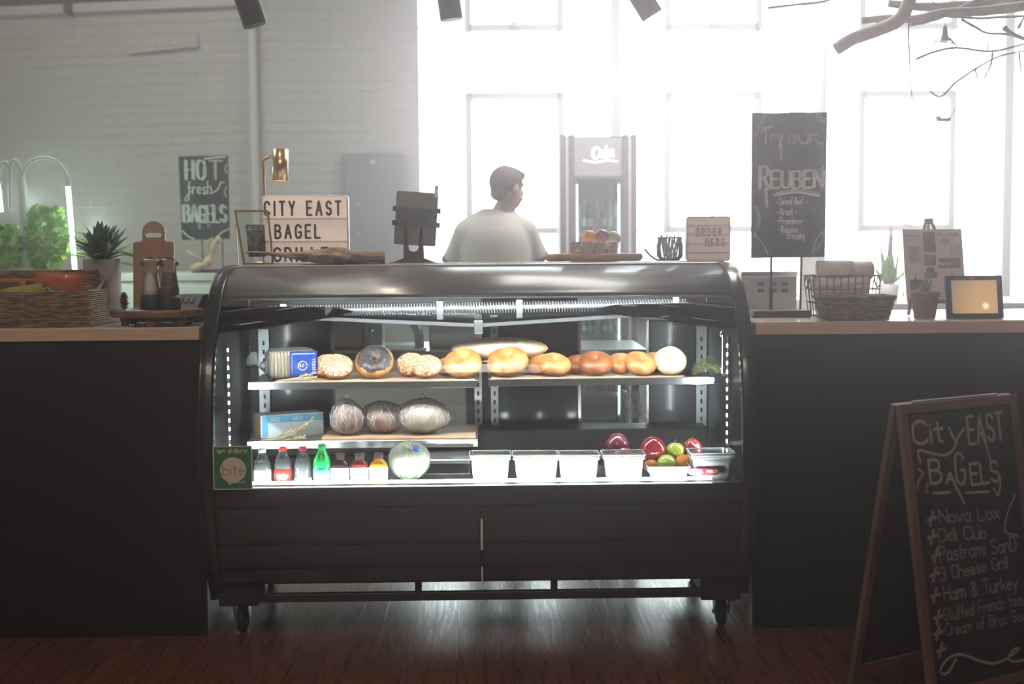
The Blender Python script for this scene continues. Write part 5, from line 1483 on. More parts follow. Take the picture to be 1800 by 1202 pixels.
pl(m_, [(1364, 339), (1400, 334), (1439, 339)], 1.5); pl(m_, [(1444, 300), (1446, 293)], 3)
m_.build('lettering', chalk, rs)
m_ = MB()
ln(m_, 'Corned Beef', 1369, 1411, 360, 13, 1.7, gap=.12, wob=.08); ln(m_, 'Kraut', 1371, 1393, 378, 12, 1.7, gap=.12, wob=.08)
ln(m_, 'Provolone', 1371, 1408, 394, 12, 1.7, gap=.12, wob=.08); ln(m_, 'Russian', 1373, 1402, 409, 12, 1.5, gap=.12, wob=.08); ln(m_, 'Dressing', 1383, 1413, 420, 13, 1.5, gap=.12, wob=.1)
for p_ in ((1365, 356), (1417, 355), (1366, 373), (1399, 373), (1367, 388), (1411, 388), (1368, 404), (1411, 405)): pl(m_, [p_, (p_[0] + .5, p_[1])], 4, sm=False)
m_.build('lettering', chalk, rs)
for strokes in ([([(1327, 363), (1336, 378), (1333, 400), (1325, 412)], 1.4), ([(1330, 372), (1334, 382), (1330, 398)], 1.4), ([(1325, 412), (1340, 428), (1350, 447)], 2)],
                [([(1446, 407), (1434, 422), (1427, 446)], 1.8), ([(1446, 407), (1444, 424), (1432, 440)], 1.4)],
                [([(1449 - r_, 200), (1448 - r_ * .8, 203 + r_ * .6), (1449, 204 + r_ * .85)], 1.4) for r_ in (6, 10, 14)],
                [([(1345, 200), (1340, 212), (1332, 222)], 1.8), ([(1332, 222), (1331, 232), (1326, 240)], 1.2)]):
    m_ = MB()
    for pts, w_ in strokes: pl(m_, pts, w_)
    m_.build('chalk_flourish', chalk_dim, rs)

# grey two-slot toaster behind the sign
q = PY(1345, 530, .62)
to = thing('toaster', 'pale grey countertop appliance with vents behind the Reuben sign', 'toaster', (XY(1345, .68, 510), .68, ZW))
hgt = PY(1345, 478, .6).z - ZW; hw = 49 * (.6 + 4.8) / FOC
gm = mat('grey_enamel', (.38, .36, .37), rough=.35)
MB().box(-hw, hw, -.08, .09, .012, hgt).build('body', gm, to, bevel=.006)
MB().box(-hw - .002, hw + .002, -.083, .09, hgt - .02, hgt + .002).build('top_edge', steel, to, bevel=.003)
for px in (1330, 1352, 1372):
    for py in (499, 511):
        x_ = XY(px, .6) - XY(1345, .6); z_ = PY(px, py, .6).z - ZW
        MB().box(x_ - .013, x_ + .013, -.084, -.079, z_ - .006, z_ + .006).build('vent', black_satin, to, bevel=.002)
for x_ in (-hw + .02, hw - .02): MB().box(x_ - .01, x_ + .01, -.06, .06, 0, .012).build('foot', rubber, to)

# wire basket with rolled paper towels, and wicker tray in front
q = PY(1480, 555, .22); s1 = 5.05 / FOC
wbk = thing('wire_basket', 'rusty wire basket of rolled white napkins behind the wicker tray', 'basket', (XY(1480, .30, 520), .30, ZW))
hw = 61 * 5.05 / FOC; hH = PY(1480, 485, .22).z - ZW; y0, y1 = -.09, .09
wire = mat('rusty_dark_wire', (.10, .06, .045), rough=.5, metal=.7)
m_ = MB()
for z_, s_ in ((.004, .86), (hH * .35, .91), (hH * .68, .96), (hH, 1.0)):
    rg = [(a * s_, b_ * s_, z_) for a, b_ in rrect(-hw, hw, y0, y1, .02)]; m_.tube(rg + [rg[0]], .0022 if z_ < hH else .0030, 6, caps=False)
for k in range(9):
    x_ = -hw + .02 + (2 * hw - .04) * k / 8
    for yy in (y0, y1): m_.tube([(x_ * .88, yy * .86, .004), (x_, yy, hH)], .0018, 6)
for k in range(4):
    yy = y0 + .02 + (y1 - y0 - .04) * k / 3
    for s_ in (-1, 1): m_.tube([(s_ * hw * .86, yy * .88, .004), (s_ * hw, yy, hH)], .0018, 6)
for k in range(5):
    x_ = -hw * .8 + hw * 1.6 * k / 4; m_.tube([(x_ * .9, y0 * .84, .004), (x_ * .9, y1 * .84, .004)], .0018, 6)
m_.build('wire_frame', wire, wbk)
for s_ in (-1, 1):
    m_ = MB(); m_.tube(smooth_path([(s_ * hw, -.03, hH), (s_ * (hw + .006), -.032, hH - .03), (s_ * (hw + .006), 0, hH - .045), (s_ * (hw + .006), .032, hH - .03), (s_ * hw, .03, hH)], 5), .0028, 6)
    m_.build('handle', wire, wbk)
nap = mat('white_napkin_paper', (.68, .60, .56), (.74, .68, .64), rough=.9, scale=10)
for k, (dx, dy, dz, ang, lab) in enumerate(((-.06, .0, .046, 4, 'rolled white napkin at the left in the wire basket'), (.0, -.0, .048, -6, 'rolled white napkin in the middle of the wire basket'), (.062, .0, .046, 8, 'rolled white napkin at the right in the wire basket'),
                                            (-.036, .02, .122, 10, 'white napkin roll lying on top at the left of the wire basket'), (.034, .0, .122, -12, 'white napkin roll on top at the right of the wire basket'), (-.028, .0, .180, -5, 'topmost white napkin roll rising above the left of the wire basket rim'), (.046, .005, .176, 9, 'topmost white napkin roll rising above the right of the wire basket rim'))):
    t = thing('napkin_roll', lab, 'napkin', (wbk.location.x + dx, wbk.location.y + dy, ZW + dz), RAD(ang), 'napkin rolls in the wire basket')
    sp_ = MB()
    L = .028 if k < 3 else .066
    pr2 = []
    for i in range(60):
        a = i * .33; r_ = .006 + .034 * i / 59; pr2.append((r_ * cos(a), r_ * sin(a)))
    vs = []
    for (a, b_) in pr2: vs += [(-L, a, b_), (L, a, b_)]
    sp_.add(vs, [(2 * i, 2 * i + 1, 2 * i + 3, 2 * i + 2) for i in range(59)], True)
    sp_.build('paper_roll', nap, t, solid=.0022, rot=(0, 0, 0) if k > 2 else (0, 0, 0))
q0, q1 = XY(1440, .10, 540), XY(1566, .10, 540)
wt_ = thing('wicker_tray', 'shallow brown wicker tray in front of the wire basket', 'basket', ((q0 + q1) / 2, .115, ZW))
hw = (q1 - q0) / 2; hH = PY(1500, 524, .03).z - ZW
wick2 = mat('grey_brown_wicker', (.10, .06, .05), (.24, .16, .14), rough=.7, scale=1, stretch=(30, 30, 120))
m_ = MB(); woven(m_, -hw + .02, hw - .02, -.06, .06, 0, hH, step=.007, r=.004, taper=.018, seed=8)
m_.build('woven_wall', wick2, wt_)
MB().box(-hw + .025, hw - .025, -.055, .055, .001, .006).build('bottom', wick2, wt_)
rg = [(a, b_, hH + .002) for a, b_ in rrect(-hw - .004, hw + .004, -.082, .082, .03)]; MB().tube(rg + [rg[0]], .007, 8, caps=False).build('braided_rim', wick2, wt_)

# small potted aloe
q = PY(1630, 557, .10); s1 = 4.9 / FOC
ap = thing('potted_aloe', 'little grey tapered pot with a small spiky aloe, in front of the poster', 'potted plant', (q.x, .13, ZW))
hp = PY(1630, 512, .10).z - ZW; ra = 25 * s1
MB().lathe([(0, 0), (ra * .70, 0), (ra * .73, .003), (ra * .97, hp * .82), (ra * 1.03, hp * .84), (ra * 1.05, hp), (ra * .92, hp), (ra * .86, hp - .01), (0, hp - .01)], n=40).build('pot', mat('grey_brown_clay', (.20, .155, .14), (.28, .22, .2), rough=.7, scale=12), ap)
m_ = MB()
for k in range(22):
    az = k * 2.39996; el = RAD(15 + 62 * (k / 22)); leaf(m_, (0, 0, hp - .006), az, el, rnd.uniform(.045, .072), .0058, RAD(38), .003)
m_.build('leaves', mat('grey_green_aloe', (.12, .16, .08), (.24, .28, .16), rough=.5, scale=30), ap)
for k in range(3): MB().ball((XY(1618 + k * 9, .09) - q.x, -ra * .74, .004), .0035).build('bead', copper, ap, label='small copper bead')

# dark framed tablet
q = PY(1714, 557, .10)
tf = thing('display_tablet', 'black framed tablet screen glowing warm orange, right end of the worktop', 'tablet', (q.x, .10, ZW), RAD(2))
s1 = 4.9 / FOC; hw = 51 * s1; hH = PY(1714, 484, .10).z - ZW
Mt = Matrix.Rotation(RAD(-10), 4, 'X')
m_ = MB(); out = rrect(-hw, hw, 0, hH, .004); inn = rrect(-hw + 10 * s1, hw - 9 * s1, 9 * s1, hH - 8 * s1, .001)
plate_with_hole(m_, out, inn, -.006, .008, Mt)
m_.build('frame', black_satin, tf, bevel=.001)
scr = bpy.data.materials.new('warm_screen_picture'); scr.use_nodes = True; n, l = nt(scr); b = n['Principled BSDF']
tc = n.new('ShaderNodeTexCoord'); vm = n.new('ShaderNodeVectorMath'); vm.operation = 'DISTANCE'
l.new(tc.outputs['Object'], vm.inputs[0]); vm.inputs[1].default_value = (.041, -.003, .047)
rp = n.new('ShaderNodeValToRGB'); e = rp.color_ramp.elements
e[0].position = .012; e[0].color = (1, .88, .62, 1); e[1].position = .017; e[1].color = (.62, .36, .15, 1); k_ = e.new(.09); k_.color = (.5, .27, .11, 1); k_ = e.new(.13); k_.color = (.3, .2, .12, 1)
l.new(vm.outputs['Value'], rp.inputs[0]); l.new(rp.outputs[0], b.inputs['Emission Color']); b.inputs['Emission Strength'].default_value = .95
b.inputs['Base Color'].default_value = (.02, .02, .02, 1); b.inputs['Roughness'].default_value = .1
MB().box(-hw + 9 * s1, hw - 8 * s1, -.002, .006, 8 * s1, hH - 7 * s1, M=Mt).build('screen', scr, tf)
MB().bar((0, .085, .004), (0, .02, hH * .55), .03, .004).build('rear_prop', black_satin, tf)
MB().box(-.012, .004, -.0075, -.0045, hH - .012, hH - .006, M=Mt).build('indicator', mat('red_indicator', (.6, .02, .03), rough=.3), tf)

# poster on a small wooden easel
Ye = .42; xe = XY(1640, Ye, 480); s1 = (Ye + 4.8) / FOC
es = thing('tabletop_easel', 'small dark wooden tabletop easel behind the potted aloe', 'easel', (xe, Ye, ZW))
def one(px, py, Y=Ye): p_ = PY(px, py, Y); return Vector((p_.x - xe, Y - Ye, p_.z - ZW))
ewood = mat('dark_easel_wood', (.10, .06, .05), (.16, .1, .08), rough=.6, scale=8)
apex = one(1640, 388); apex.y = .05
for nm, p0, p1 in (('leg', (-.115, -.07, .004), one(1634, 392)), ('leg', (.108, -.07, .004), one(1646, 392)), ('leg', (0, .16, .004), one(1640, 392))):
    p1 = Vector(p1); p1.y = .05
    MB().bar(p0, p1, .009, .009).build(nm, ewood, es)
MB().box(apex.x - .015, apex.x + .015, .038, .062, apex.z - .012, apex.z + .010).build('head_block', ewood, es, bevel=.002)
lz = one(1640, 527).z
MB().box(-.11, .11, -.062, -.034, lz - .012, lz).build('ledge', ewood, es, bevel=.002)
zt_, zb_ = one(1640, 403).z, lz + .0005
ps = thing('poster', 'printed poster board with small photographs on the easel', 'poster', (xe, Ye, ZW))
a_, b_ = one(1589, 403).x, one(1693, 403).x
Mz = Matrix.Translation((0, -.046, zb_)) @ Matrix.Rotation(RAD(-14), 4, 'X')
hP = (zt_ - zb_) / cos(RAD(14))
MB().box(a_, b_, -.002, .002, 0, hP, M=Mz).build('board_body', mat('pale_poster_paper', (.55, .47, .44), rough=.6), ps)
pdk = mat('poster_dark_ink', (.07, .05, .06), (.12, .09, .1), rough=.5, scale=60); pmid = mat('poster_mid_tone', (.22, .18, .19), (.42, .37, .36), rough=.5, scale=60); pbr = mat('poster_tan_tone', (.40, .26, .18), (.55, .42, .32), rough=.5, scale=50); pbl = mat('poster_slate_blue', (.10, .12, .15), rough=.5)
def prt(px0, px1, py0, py1, m, nm='photo'):
    u0, u1 = one(px0, 450).x, one(px1, 450).x; v0 = (527 - py1) / (527 - 403) * hP; v1 = (527 - py0) / (527 - 403) * hP
    MB().box(u0, u1, -.0028, -.002, v0, v1, M=Mz).build(nm, m, ps)
    return u0, u1, v0, v1
for a in ((1624, 1645, 408, 443, pdk), (1623, 1644, 448, 467, pbl), (1626, 1640, 470, 478, pdk), (1622, 1644, 478, 488, pbl), (1648, 1667, 409, 427, pbr), (1668, 1687, 409, 417, pmid),
          (1648, 1686, 454, 471, pdk), (1670, 1687, 431, 451, mat('poster_orange_tone', (.45, .22, .12), (.6, .45, .35), rough=.5, scale=90)), (1597, 1618, 434, 448, pmid), (1597, 1618, 449, 462, pmid), (1596, 1617, 491, 508, pdk), (1596, 1602, 509, 524, pbl), (1655, 1676, 495, 515, pbr)):
    prt(*a)
tl = MB(); ft = lambda u, v, e: Mz @ Vector((u, -.0034, v))
def pv(py): return (527 - py) / (527 - 403) * hP
write(tl, 'Market', one(1652, 0).x, pv(467), .018, .0016, ft, gap=.12); tl.build('lettering', chalk, ps)
tl = MB(); write(tl, 'EAT', one(1666, 0).x, pv(428), .019, .0018, ft, gap=.15)
write(tl, 'fresh bagels', one(1596, 0).x, pv(416), .009, .001, ft, gap=.2); write(tl, 'daily', one(1600, 0).x, pv(422), .007, .001, ft, gap=.2)
tl.build('lettering', pdk, ps)
# ------------------------------------------------------------------ the far side of the room
# electrical panel on the wall and a patched board on the bricks
ep = thing('electrical_panel', 'grey metal electrical cabinet on the white wall left of the windows', 'electrical cabinet', (XY(658, WY, 350), WY - .075, 0))
h0, h1 = PY(658, 458, WY).z - .35, PY(658, 270, WY).z; hw = 54 * 10 / FOC
egm = mat('light_grey_enamel', (.30, .31, .32), rough=.5)
MB().box(-hw, hw, 0, .06, h0, h1).build('cabinet_body', egm, ep, bevel=.006)
MB().box(-hw + .02, hw - .02, -.008, .0, h0 + .02, h1 - .02).build('door', egm, ep, bevel=.004)
MB().box(-.02, .02, -.0095, -.008, h1 - .075, h1 - .05).build('label_plate', white_paint, ep)
for py in (362, 412): 
    p_ = PY(631, py, WY); MB().ball((p_.x - ep.location.x, -.010, p_.z), .014, .008, .014, 12, 8).build('latch', steel, ep)
pw = ML @ Vector((0, 0, 0))
def on_left_wall(px, py, o_=.0):
    """where the view ray meets the angled brick wall"""
    d = ray(px, py); nrm = (ML.to_3x3() @ Vector((0, -1, 0))); P0 = ML @ Vector((0, -o_, 0))
    return CAM + d * ((P0 - CAM).dot(nrm) / d.dot(nrm))
p0, p1 = on_left_wall(227, 84), on_left_wall(351, 72)
q_ = ML.inverted() @ p0; q1 = ML.inverted() @ p1
wbd = thing('wall_board', 'white painted board screwed to the brick wall near the ceiling', 'board', tuple(p0), -RAD(12))
m_ = MB(); L_ = (q1 - q_).length; ang = math.atan2(q1.z - q_.z, q1.x - q_.x)
m_.box(0, L_, -.035, .0, -.05, .05, M=Matrix.Rotation(-ang, 4, 'Y')); m_.build('plank', white_brick, wbd, bevel=.006)
for f in (.36, .66): MB().ball((L_ * f * cos(ang), -.036, L_ * f * sin(ang)), .022, .008, .022, 12, 8).build('bolt_cover', white_paint, wbd)
p_ = on_left_wall(123, 12, .03)
cl_ = thing('beam_clamp', 'small dark metal clamp on the white pipe near the ceiling', 'clamp', tuple(p_))
MB().box(-.03, .03, -.06, .0, -.05, .10).box(-.012, .03, -.07, -.0, -.065, -.05).build('clamp_body', black_satin, cl_, bevel=.003)

# back bar with the HOT fresh BAGELS sign
Yb = 2.9; zbar = PY(345, 480, Yb).z
x0, x1 = -4.3, XY(458, Yb, 500)
bbx = (x0 + x1) / 2
bb = thing('back_bar', 'long white back bar along the left brick wall', 'back bar', (bbx, 3.2, 0))
MB().box(x0 - bbx, x1 - bbx, -.28, .3, 0, zbar - .045).build('cabinet_body', white_paint, bb, bevel=.004)
for k in range(4):
    a = x0 - bbx + .02 + k * (x1 - x0 - .04) / 4; b_ = a + (x1 - x0 - .04) / 4 - .01
    d_ = MB().box(a, b_, -.298, -.28, .12, zbar - .07).build('cabinet_door', white_paint, bb, bevel=.003)
    MB().box(b_ - .05, b_ - .035, -.315, -.298, .75, .9).build('handle', steel, d_)
tag(MB().box(x0, x1 + .01, 2.9, 3.52, zbar - .044, zbar).build('worktop', laminate, bevel=.004), 'white back bar top under the HOT fresh BAGELS sign', 'worktop')
Yh = 3.02; s1 = (Yh + 4.8) / FOC; xh = XY(360, Yh, 400)
hs = thing('chalkboard_sign', 'small chalkboard sign reading HOT fresh BAGELS on thin legs, on the back bar', 'chalkboard sign', (xh, Yh, zbar))
def onh(px, py): p_ = PY(px, py, Yh); return (p_.x - xh, p_.z - zbar)
c_ = [onh(320, 422), onh(404, 420), onh(401, 273), onh(314, 275)]
MB().prism(c_, -.004, .004, 'y').build('slate_board', black_matte, hs)
MB().box(onh(330, 0)[0], onh(392, 0)[0], -.05, .05, 0, .018).build('base_block', black_satin, hs, bevel=.002)
for px in (345, 381):
    x_ = onh(px, 0)[0]; MB().tube([(x_, .009, .01), (x_, .009, .3)], .004, 8).build('rod', black_satin, hs)
m_ = MB()
for o_ in ((0, 0), (3.2, .8)):
    ln(m_, 'HO', 326 + o_[0], 359 + o_[0], 315 + o_[1], 33, 2.4, on_=onh, sc_=s1, gap=.22); ln(m_, 'T', 369, 388 + o_[0], 314 + o_[1], 31, 2.6, on_=onh, sc_=s1)
    ln(m_, 'BAGELS', 322 + o_[0], 396 + o_[0], 390 + o_[1], 29, 2.4, on_=onh, sc_=s1, gap=.12, wob=.08)
pl(m_, [(360, 279), (378, 277), (396, 276)], 3, on_=onh, q_=s1)
pl(m_, [(349, 390), (351, 400)], 4, on_=onh, q_=s1); pl(m_, [(368, 390), (366, 398)], 4, on_=onh, q_=s1)
m_.build('lettering', chalk_dim, hs)
m_ = MB(); ln(m_, 'fresh', 331, 372, 341, 21, 2.4, on_=onh, sc_=s1, gap=.14, wob=.05)
pl(m_, [(333, 341), (331, 352), (325, 351), (332, 340), (340, 334)], 1.8, on_=onh, q_=s1); pl(m_, [(370, 340), (382, 334), (388, 322), (394, 320)], 2.2, on_=onh, q_=s1)
m_.build('lettering', chalk_dim, hs)
m_ = MB(); pl(m_, [(321, 406), (332, 416), (342, 420)], 2.2, on_=onh, q_=s1); pl(m_, [(380, 418), (390, 409), (403, 402)], 2.2, on_=onh, q_=s1); pl(m_, [(398, 328), (395, 338), (398, 346)], 1.6, on_=onh, q_=s1); pl(m_, [(400, 288), (396, 296), (399, 304)], 1.8, on_=onh, q_=s1)
m_.build('chalk_flourish', chalk_dim, hs)
pale_drift = mat('pale_driftwood', (.45, .30, .2), (.62, .46, .34), rough=.8, scale=8, bump=.5)
dw = thing('driftwood', 'pale forked driftwood piece standing in front of the HOT fresh BAGELS sign', 'driftwood', (XY(368, 2.955, 460), 2.955, zbar))
q_ = (2.955 + 4.8) / FOC
def dpt(px, py, dy=0): p_ = PY(px, py, 2.955); return (p_.x - dw.location.x, dy, max(p_.z - zbar, .012))
m_ = MB(); m_.tube(smooth_path([dpt(338, 474, -.03), dpt(352, 468, -.03), dpt(366, 462, -.025), dpt(374, 445, -.02), dpt(380, 425, -.02), dpt(388, 420, -.02)], 5), [.014 + .012 * abs(sin(i * .45)) for i in range(26)], 10)
m_.tube(smooth_path([dpt(366, 462, -.025), dpt(345, 450, -.04), dpt(330, 441, -.04)], 5), .006, 8)
m_.tube(smooth_path([dpt(372, 448, -.02), dpt(366, 430, -.03), dpt(376, 419, -.02)], 5), .010, 8)
m_.build('branch', pale_drift, dw)

# hoop grow lights and leafy plants at the far left
Yg = 2.0
gl_ = thing('grow_tower', 'white hydroponic tower with hoop shaped grow lights above the wicker basket', 'grow tower', (XY(45, Yg, 400), Yg, 0))
ox = gl_.location.x
def gp(px, py, dy=0): p_ = PY(px, py, Yg); return (p_.x - ox, dy, p_.z)
wpl = mat('white_plastic_tube', (.62, .62, .60), rough=.4)
MB().lathe([(0, 0), (.28, 0), (.3, .05), (.3, .3), (.26, .36), (0, .36)], n=40).build('tank', wpl, gl_)
MB().lathe([(.09, .36), (.09, PY(45, 470, Yg).z)], n=28).build('tower_column', wpl, gl_)
MB().tube([gp(47, 480), gp(38, 325), gp(37, 310)], [.022, .022, .017], 14).build('mast', wpl, gl_)
for pts in ([(38, 316), (46, 292), (62, 280), (82, 277), (102, 285), (114, 300), (118, 312)], [(38, 316), (35, 295), (26, 281), (19, 290), (17, 320), (18, 370)], [(19, 300), (12, 286), (3, 290), (-3, 310)]):
    MB().tube(smooth_path([gp(*p_) for p_ in pts], 6), .0085, 10).build('hoop', wpl, gl_)
wand_e = mat('white_grow_led', (1, 1, 1), emit=(.86, 1, .94), es=7)
for (a_, b_) in (((118, 308), (132, 478)), ((-4, 320), (2, 372))):
    m_ = MB(); m_.tube([gp(*a_), gp(a_[0] + (b_[0] - a_[0]) * .12, a_[1] + (b_[1] - a_[1]) * .12)], .016, 12); m_.build('wand_socket', wpl, gl_)
    st = gp(a_[0] + (b_[0] - a_[0]) * .12, a_[1] + (b_[1] - a_[1]) * .12); e_ = gp(*b_)
    MB().tube([st, e_], .011, 12).build('light_wand', wand_e, gl_)
    mid = (Vector(st) + Vector(e_)) / 2 + Vector((ox, Yg, 0))
    l_ = bpy.data.lights.new('grow_light', 'POINT'); l_.energy = 9; l_.color = (.62, 1, .80); l_.shadow_soft_size = .06
    lo2 = bpy.data.objects.new('grow_light', l_); lo2.location = mid + Vector((.02, .35, .0)); COL.objects.link(lo2)
lettuce = mat('bright_green_leaf', (.16, .42, .04), (.42, .66, .10), rough=.5, scale=7); 
def leafclump(name, c, rx, rz, n_, sz, lab, seed, m, ry=.1):
    rnd = random.Random(seed); m_ = MB()
    for k in range(n_):
        a, b_, r_ = rnd.uniform(0, 6.28), rnd.uniform(-1, 1), rnd.random() ** .4
        p_ = Vector((c[0] + rx * r_ * cos(a) * (1 - b_ * b_ * .5), c[1] + ry * r_ * sin(a), c[2] + rz * b_))
        ax = Vector((rnd.uniform(-1, 1), rnd.uniform(-1, 1), rnd.uniform(-.3, 1))).normalized(); u_ = ax.orthogonal().normalized(); w_ = ax.cross(u_); s_ = sz * rnd.uniform(.6, 1.3)
        pts = [p_ + u_ * s_ * cos(t_) * (1 + .25 * cos(3 * t_)) + w_ * s_ * .8 * sin(t_) + ax * .2 * s_ * cos(2 * t_) for t_ in [2 * pi * i / 9 for i in range(9)]]
        m_.add([p_ + ax * s_ * .12] + pts, [(0, 1 + i, 1 + (i + 1) % 9) for i in range(9)], True)
    for k in range(9):
        a = rnd.uniform(0, 6.28); m_.tube([(c[0] * .7, c[1], c[2] - rz), (c[0] + rx * .6 * cos(a), c[1] + ry * .6 * sin(a), c[2] + rz * .7 * rnd.random())], .003, 5)
    o = m_.build(name, m); return tag(o, lab, 'plant', 'leafy plants on the grow tower', )
for (px, py, rx_, rz_, n_, lab, sd) in ((82, 418, 38, 52, 330, 'bright yellow green leafy plant right of the grow tower mast', 1), (14, 436, 34, 36, 230, 'bright green leafy plant at the left edge beside the grow tower mast', 2)):
    p_ = PY(px, py, Yg + (.0 if px > 50 else -.0)); s_ = (Yg + 4.8) / FOC
    o = leafclump('leafy_plant', (p_.x + (.0), Yg + .0, p_.z), rx_ * s_, rz_ * s_, n_, .022, lab, sd, lettuce)

# standing drinks cooler with glass door
Yc = 3.7; s1 = (Yc - .0 + 4.8) / FOC; xc_ = XY(1052, Yc, 300)
cl = thing('drinks_cooler', 'upright grey drinks cooler with glass door and rounded side trims, by the windows', 'cooler', (xc_, Yc, 0))
hw = 68 * s1; zt_ = PY(1052, 236, Yc).z; zhd = PY(1052, 309, Yc).z
cgm = mat('cooler_side_trim', (.16, .13, .14), rough=.4); cbl = mat('cooler_cabinet_dark', (.05, .05, .055), rough=.5)
tw = 26 * s1
for x_ in (-hw + .05, hw - .05):
    for y_ in (.06, .48): MB().box(x_ - .025, x_ + .025, y_ - .025, y_ + .025, 0, .085).build('foot', cbl, cl)
bd = MB(); bd.box(-hw + .01, hw - .01, .5, .54, .08, zt_ - .01); bd.box(-hw + .01, -hw + .04, .05, .5, .08, zt_ - .01); bd.box(hw - .04, hw - .01, .05, .5, .08, zt_ - .01); bd.box(-hw + .04, hw - .04, .05, .5, zhd, zt_ - .01); bd.box(-hw + .04, hw - .04, .05, .5, .08, .2)
bd.build('cabinet_body', cbl, cl)
for s_ in (-1, 1):
    m_ = MB()
    a, b_ = sorted((s_ * hw, s_ * (hw - tw)))
    for (u0, u1) in ((a, a + tw * .44), (b_ - tw * .44, b_)):
        m_.prism(rrect(u0, u1, .0, .07, .012), .06, zt_, 'z', smooth=False)
    so = m_.build('side_trim', cgm, cl, bevel=.004)
    MB().box(a + tw * .42, b_ - tw * .42, .0, .06, .08, zt_ - .02).build('trim_groove', white_paint, so)
MB().box(-hw + tw, hw - tw, .02, .05, zhd, zt_ - .02).build('header_sign', mat('cooler_header_panel', (.36, .34, .35), rough=.3, emit=(.9, .85, .88), es=.10), cl)
m_ = MB(); write(m_, 'Cola', .03, (zt_ + zhd) / 2 - .02, .065, .014, lambda u, v, e: (u, .0185 - e, v), align='c', gap=.12, slope=.12)
ribbon(m_, [(-.09, (zt_ + zhd) / 2 - .03), (-.02, (zt_ + zhd) / 2 - .045), (.06, (zt_ + zhd) / 2 - .03), (.12, (zt_ + zhd) / 2 - .04)], .008, lambda u, v, e: (u, .0185 - e, v))
m_.build('lettering', mat('lit_white_lettering', (1, 1, 1), emit=(1, 1, 1), es=1.5), cl)
d_ = MB(); a, b_ = -hw + tw, hw - tw
d_.box(a, a + .012, .01, .045, .2, zhd); d_.box(b_ - .012, b_, .01, .045, .2, zhd); d_.box(a, b_, .01, .045, zhd - .02, zhd); d_.box(a, b_, .01, .045, .2, .22)
do = d_.build('glass_door', cgm, cl)
MB().box(a + .012, b_ - .012, .026, .030, .22, zhd - .02).build('door_pane', door_glass, do)
shelfz = [PY(1052, py, Yc + .15).z for py in (412, 500, 590, 690, 780)]
for z in shelfz:
    m_ = MB()
    for k in range(14): x_ = a + .012 + (b_ - a - .024) * k / 13; m_.tube([(x_, .06, z), (x_, .48, z)], .0025, 5)
    m_.box(a, b_, .055, .062, z - .012, z + .012)
    m_.build('wire_shelf', white_paint, cl)
MB().box(a, b_, .485, .495, .22, zhd).build('lit_liner', mat('cooler_liner', (.55, .6, .6), rough=.5), cl)
for s_ in (a + .018, b_ - .018): MB().box(s_ - .004, s_ + .004, .045, .055, .3, zhd - .05).build('inner_light', mat('cooler_lamp', (1, 1, 1), emit=(.85, 1, .95), es=4), cl)
gpl = mat('green_glass_bottle', (.02, .28, .12), rough=.15, coat=.6); wpl2 = mat('frosted_bottle', (.5, .58, .58), rough=.3); rpl = mat('pinkish_label', (.5, .35, .32), rough=.5)
for si, z in enumerate(shelfz[:4]):
    for k in range(7):
        x_ = a + .030 + (b_ - a - .06) * k / 6
        m1, nm_ = ((gpl, 'green') if (k in (1, 2, 4)) != (si % 2 == 1) else (wpl2, 'clear'))
        hB = .20 if si != 2 else .12
        t = thing('drink_bottle', '%s drink bottle on the %s shelf of the cooler, number %s from the left' % (nm_, ('top', 'second', 'third', 'fourth')[si], ('one', 'two', 'three', 'four', 'five', 'six', 'seven')[k]), 'bottle', (xc_ + x_, Yc + .10, z + .0125), 0, 'drink bottles in the cooler')
        r_ = .0145
        MB().lathe([(0, 0), (r_, .002), (r_, hB * .6), (r_ * .5, hB * .8), (r_ * .4, hB * .95)], n=14).build('bottle_body', m1, t)
        MB().lathe([(r_ * .48, hB * .93), (r_ * .48, hB), (0, hB)], n=12).build('cap', white_paint if k % 2 else cap_red, t)
        MB().lathe([(r_ * 1.03, hB * .2), (r_ * 1.03, hB * .45)], n=14).build('label_band', rpl if k % 3 == 0 else lab_white, t)
# sill plants, far back counter on the right
bc = thing('back_counter', 'white back counter under the right hand windows', 'back counter', (3.6, 3.0, 0))
MB().box(-1.55, 1.5, -.3, .5, 0, 1.0).build('cabinet_body', white_paint, bc, bevel=.004)
tag(MB().box(2.03, 5.12, 2.68, 3.52, 1.0015, 1.04).build('worktop', laminate, bevel=.004), 'bright white back counter top behind the easel and tablet', 'worktop')
q = PY(1566, 520, 2.9); 
fp = thing('flower_pot', 'blurred pot of pink and green leaves behind the wire basket', 'potted plant', (q.x, 2.95, 1.0405))
s_ = 7.75 / FOC
MB().lathe([(0, 0), (.05, 0), (.065, .1), (.055, .1), (0, .095)], n=28).build('pot', white_paint, fp)
m_ = MB(); rnd = random.Random(5)
for k in range(16): leaf(m_, (0, 0, .09), k * 2.4, RAD(rnd.uniform(25, 80)), rnd.uniform(.14, .22), .024, RAD(30), .002)
m_.build('leaves', lettuce, fp)
m_ = MB()
for k in range(7): leaf(m_, (.01 * k - .03, 0, .10), k * 2.4, RAD(rnd.uniform(70, 88)), rnd.uniform(.24, .34), .018, RAD(10), .002)
m_.build('pink_flower', mat('pink_petal', (.6, .28, .26), rough=.6), fp)

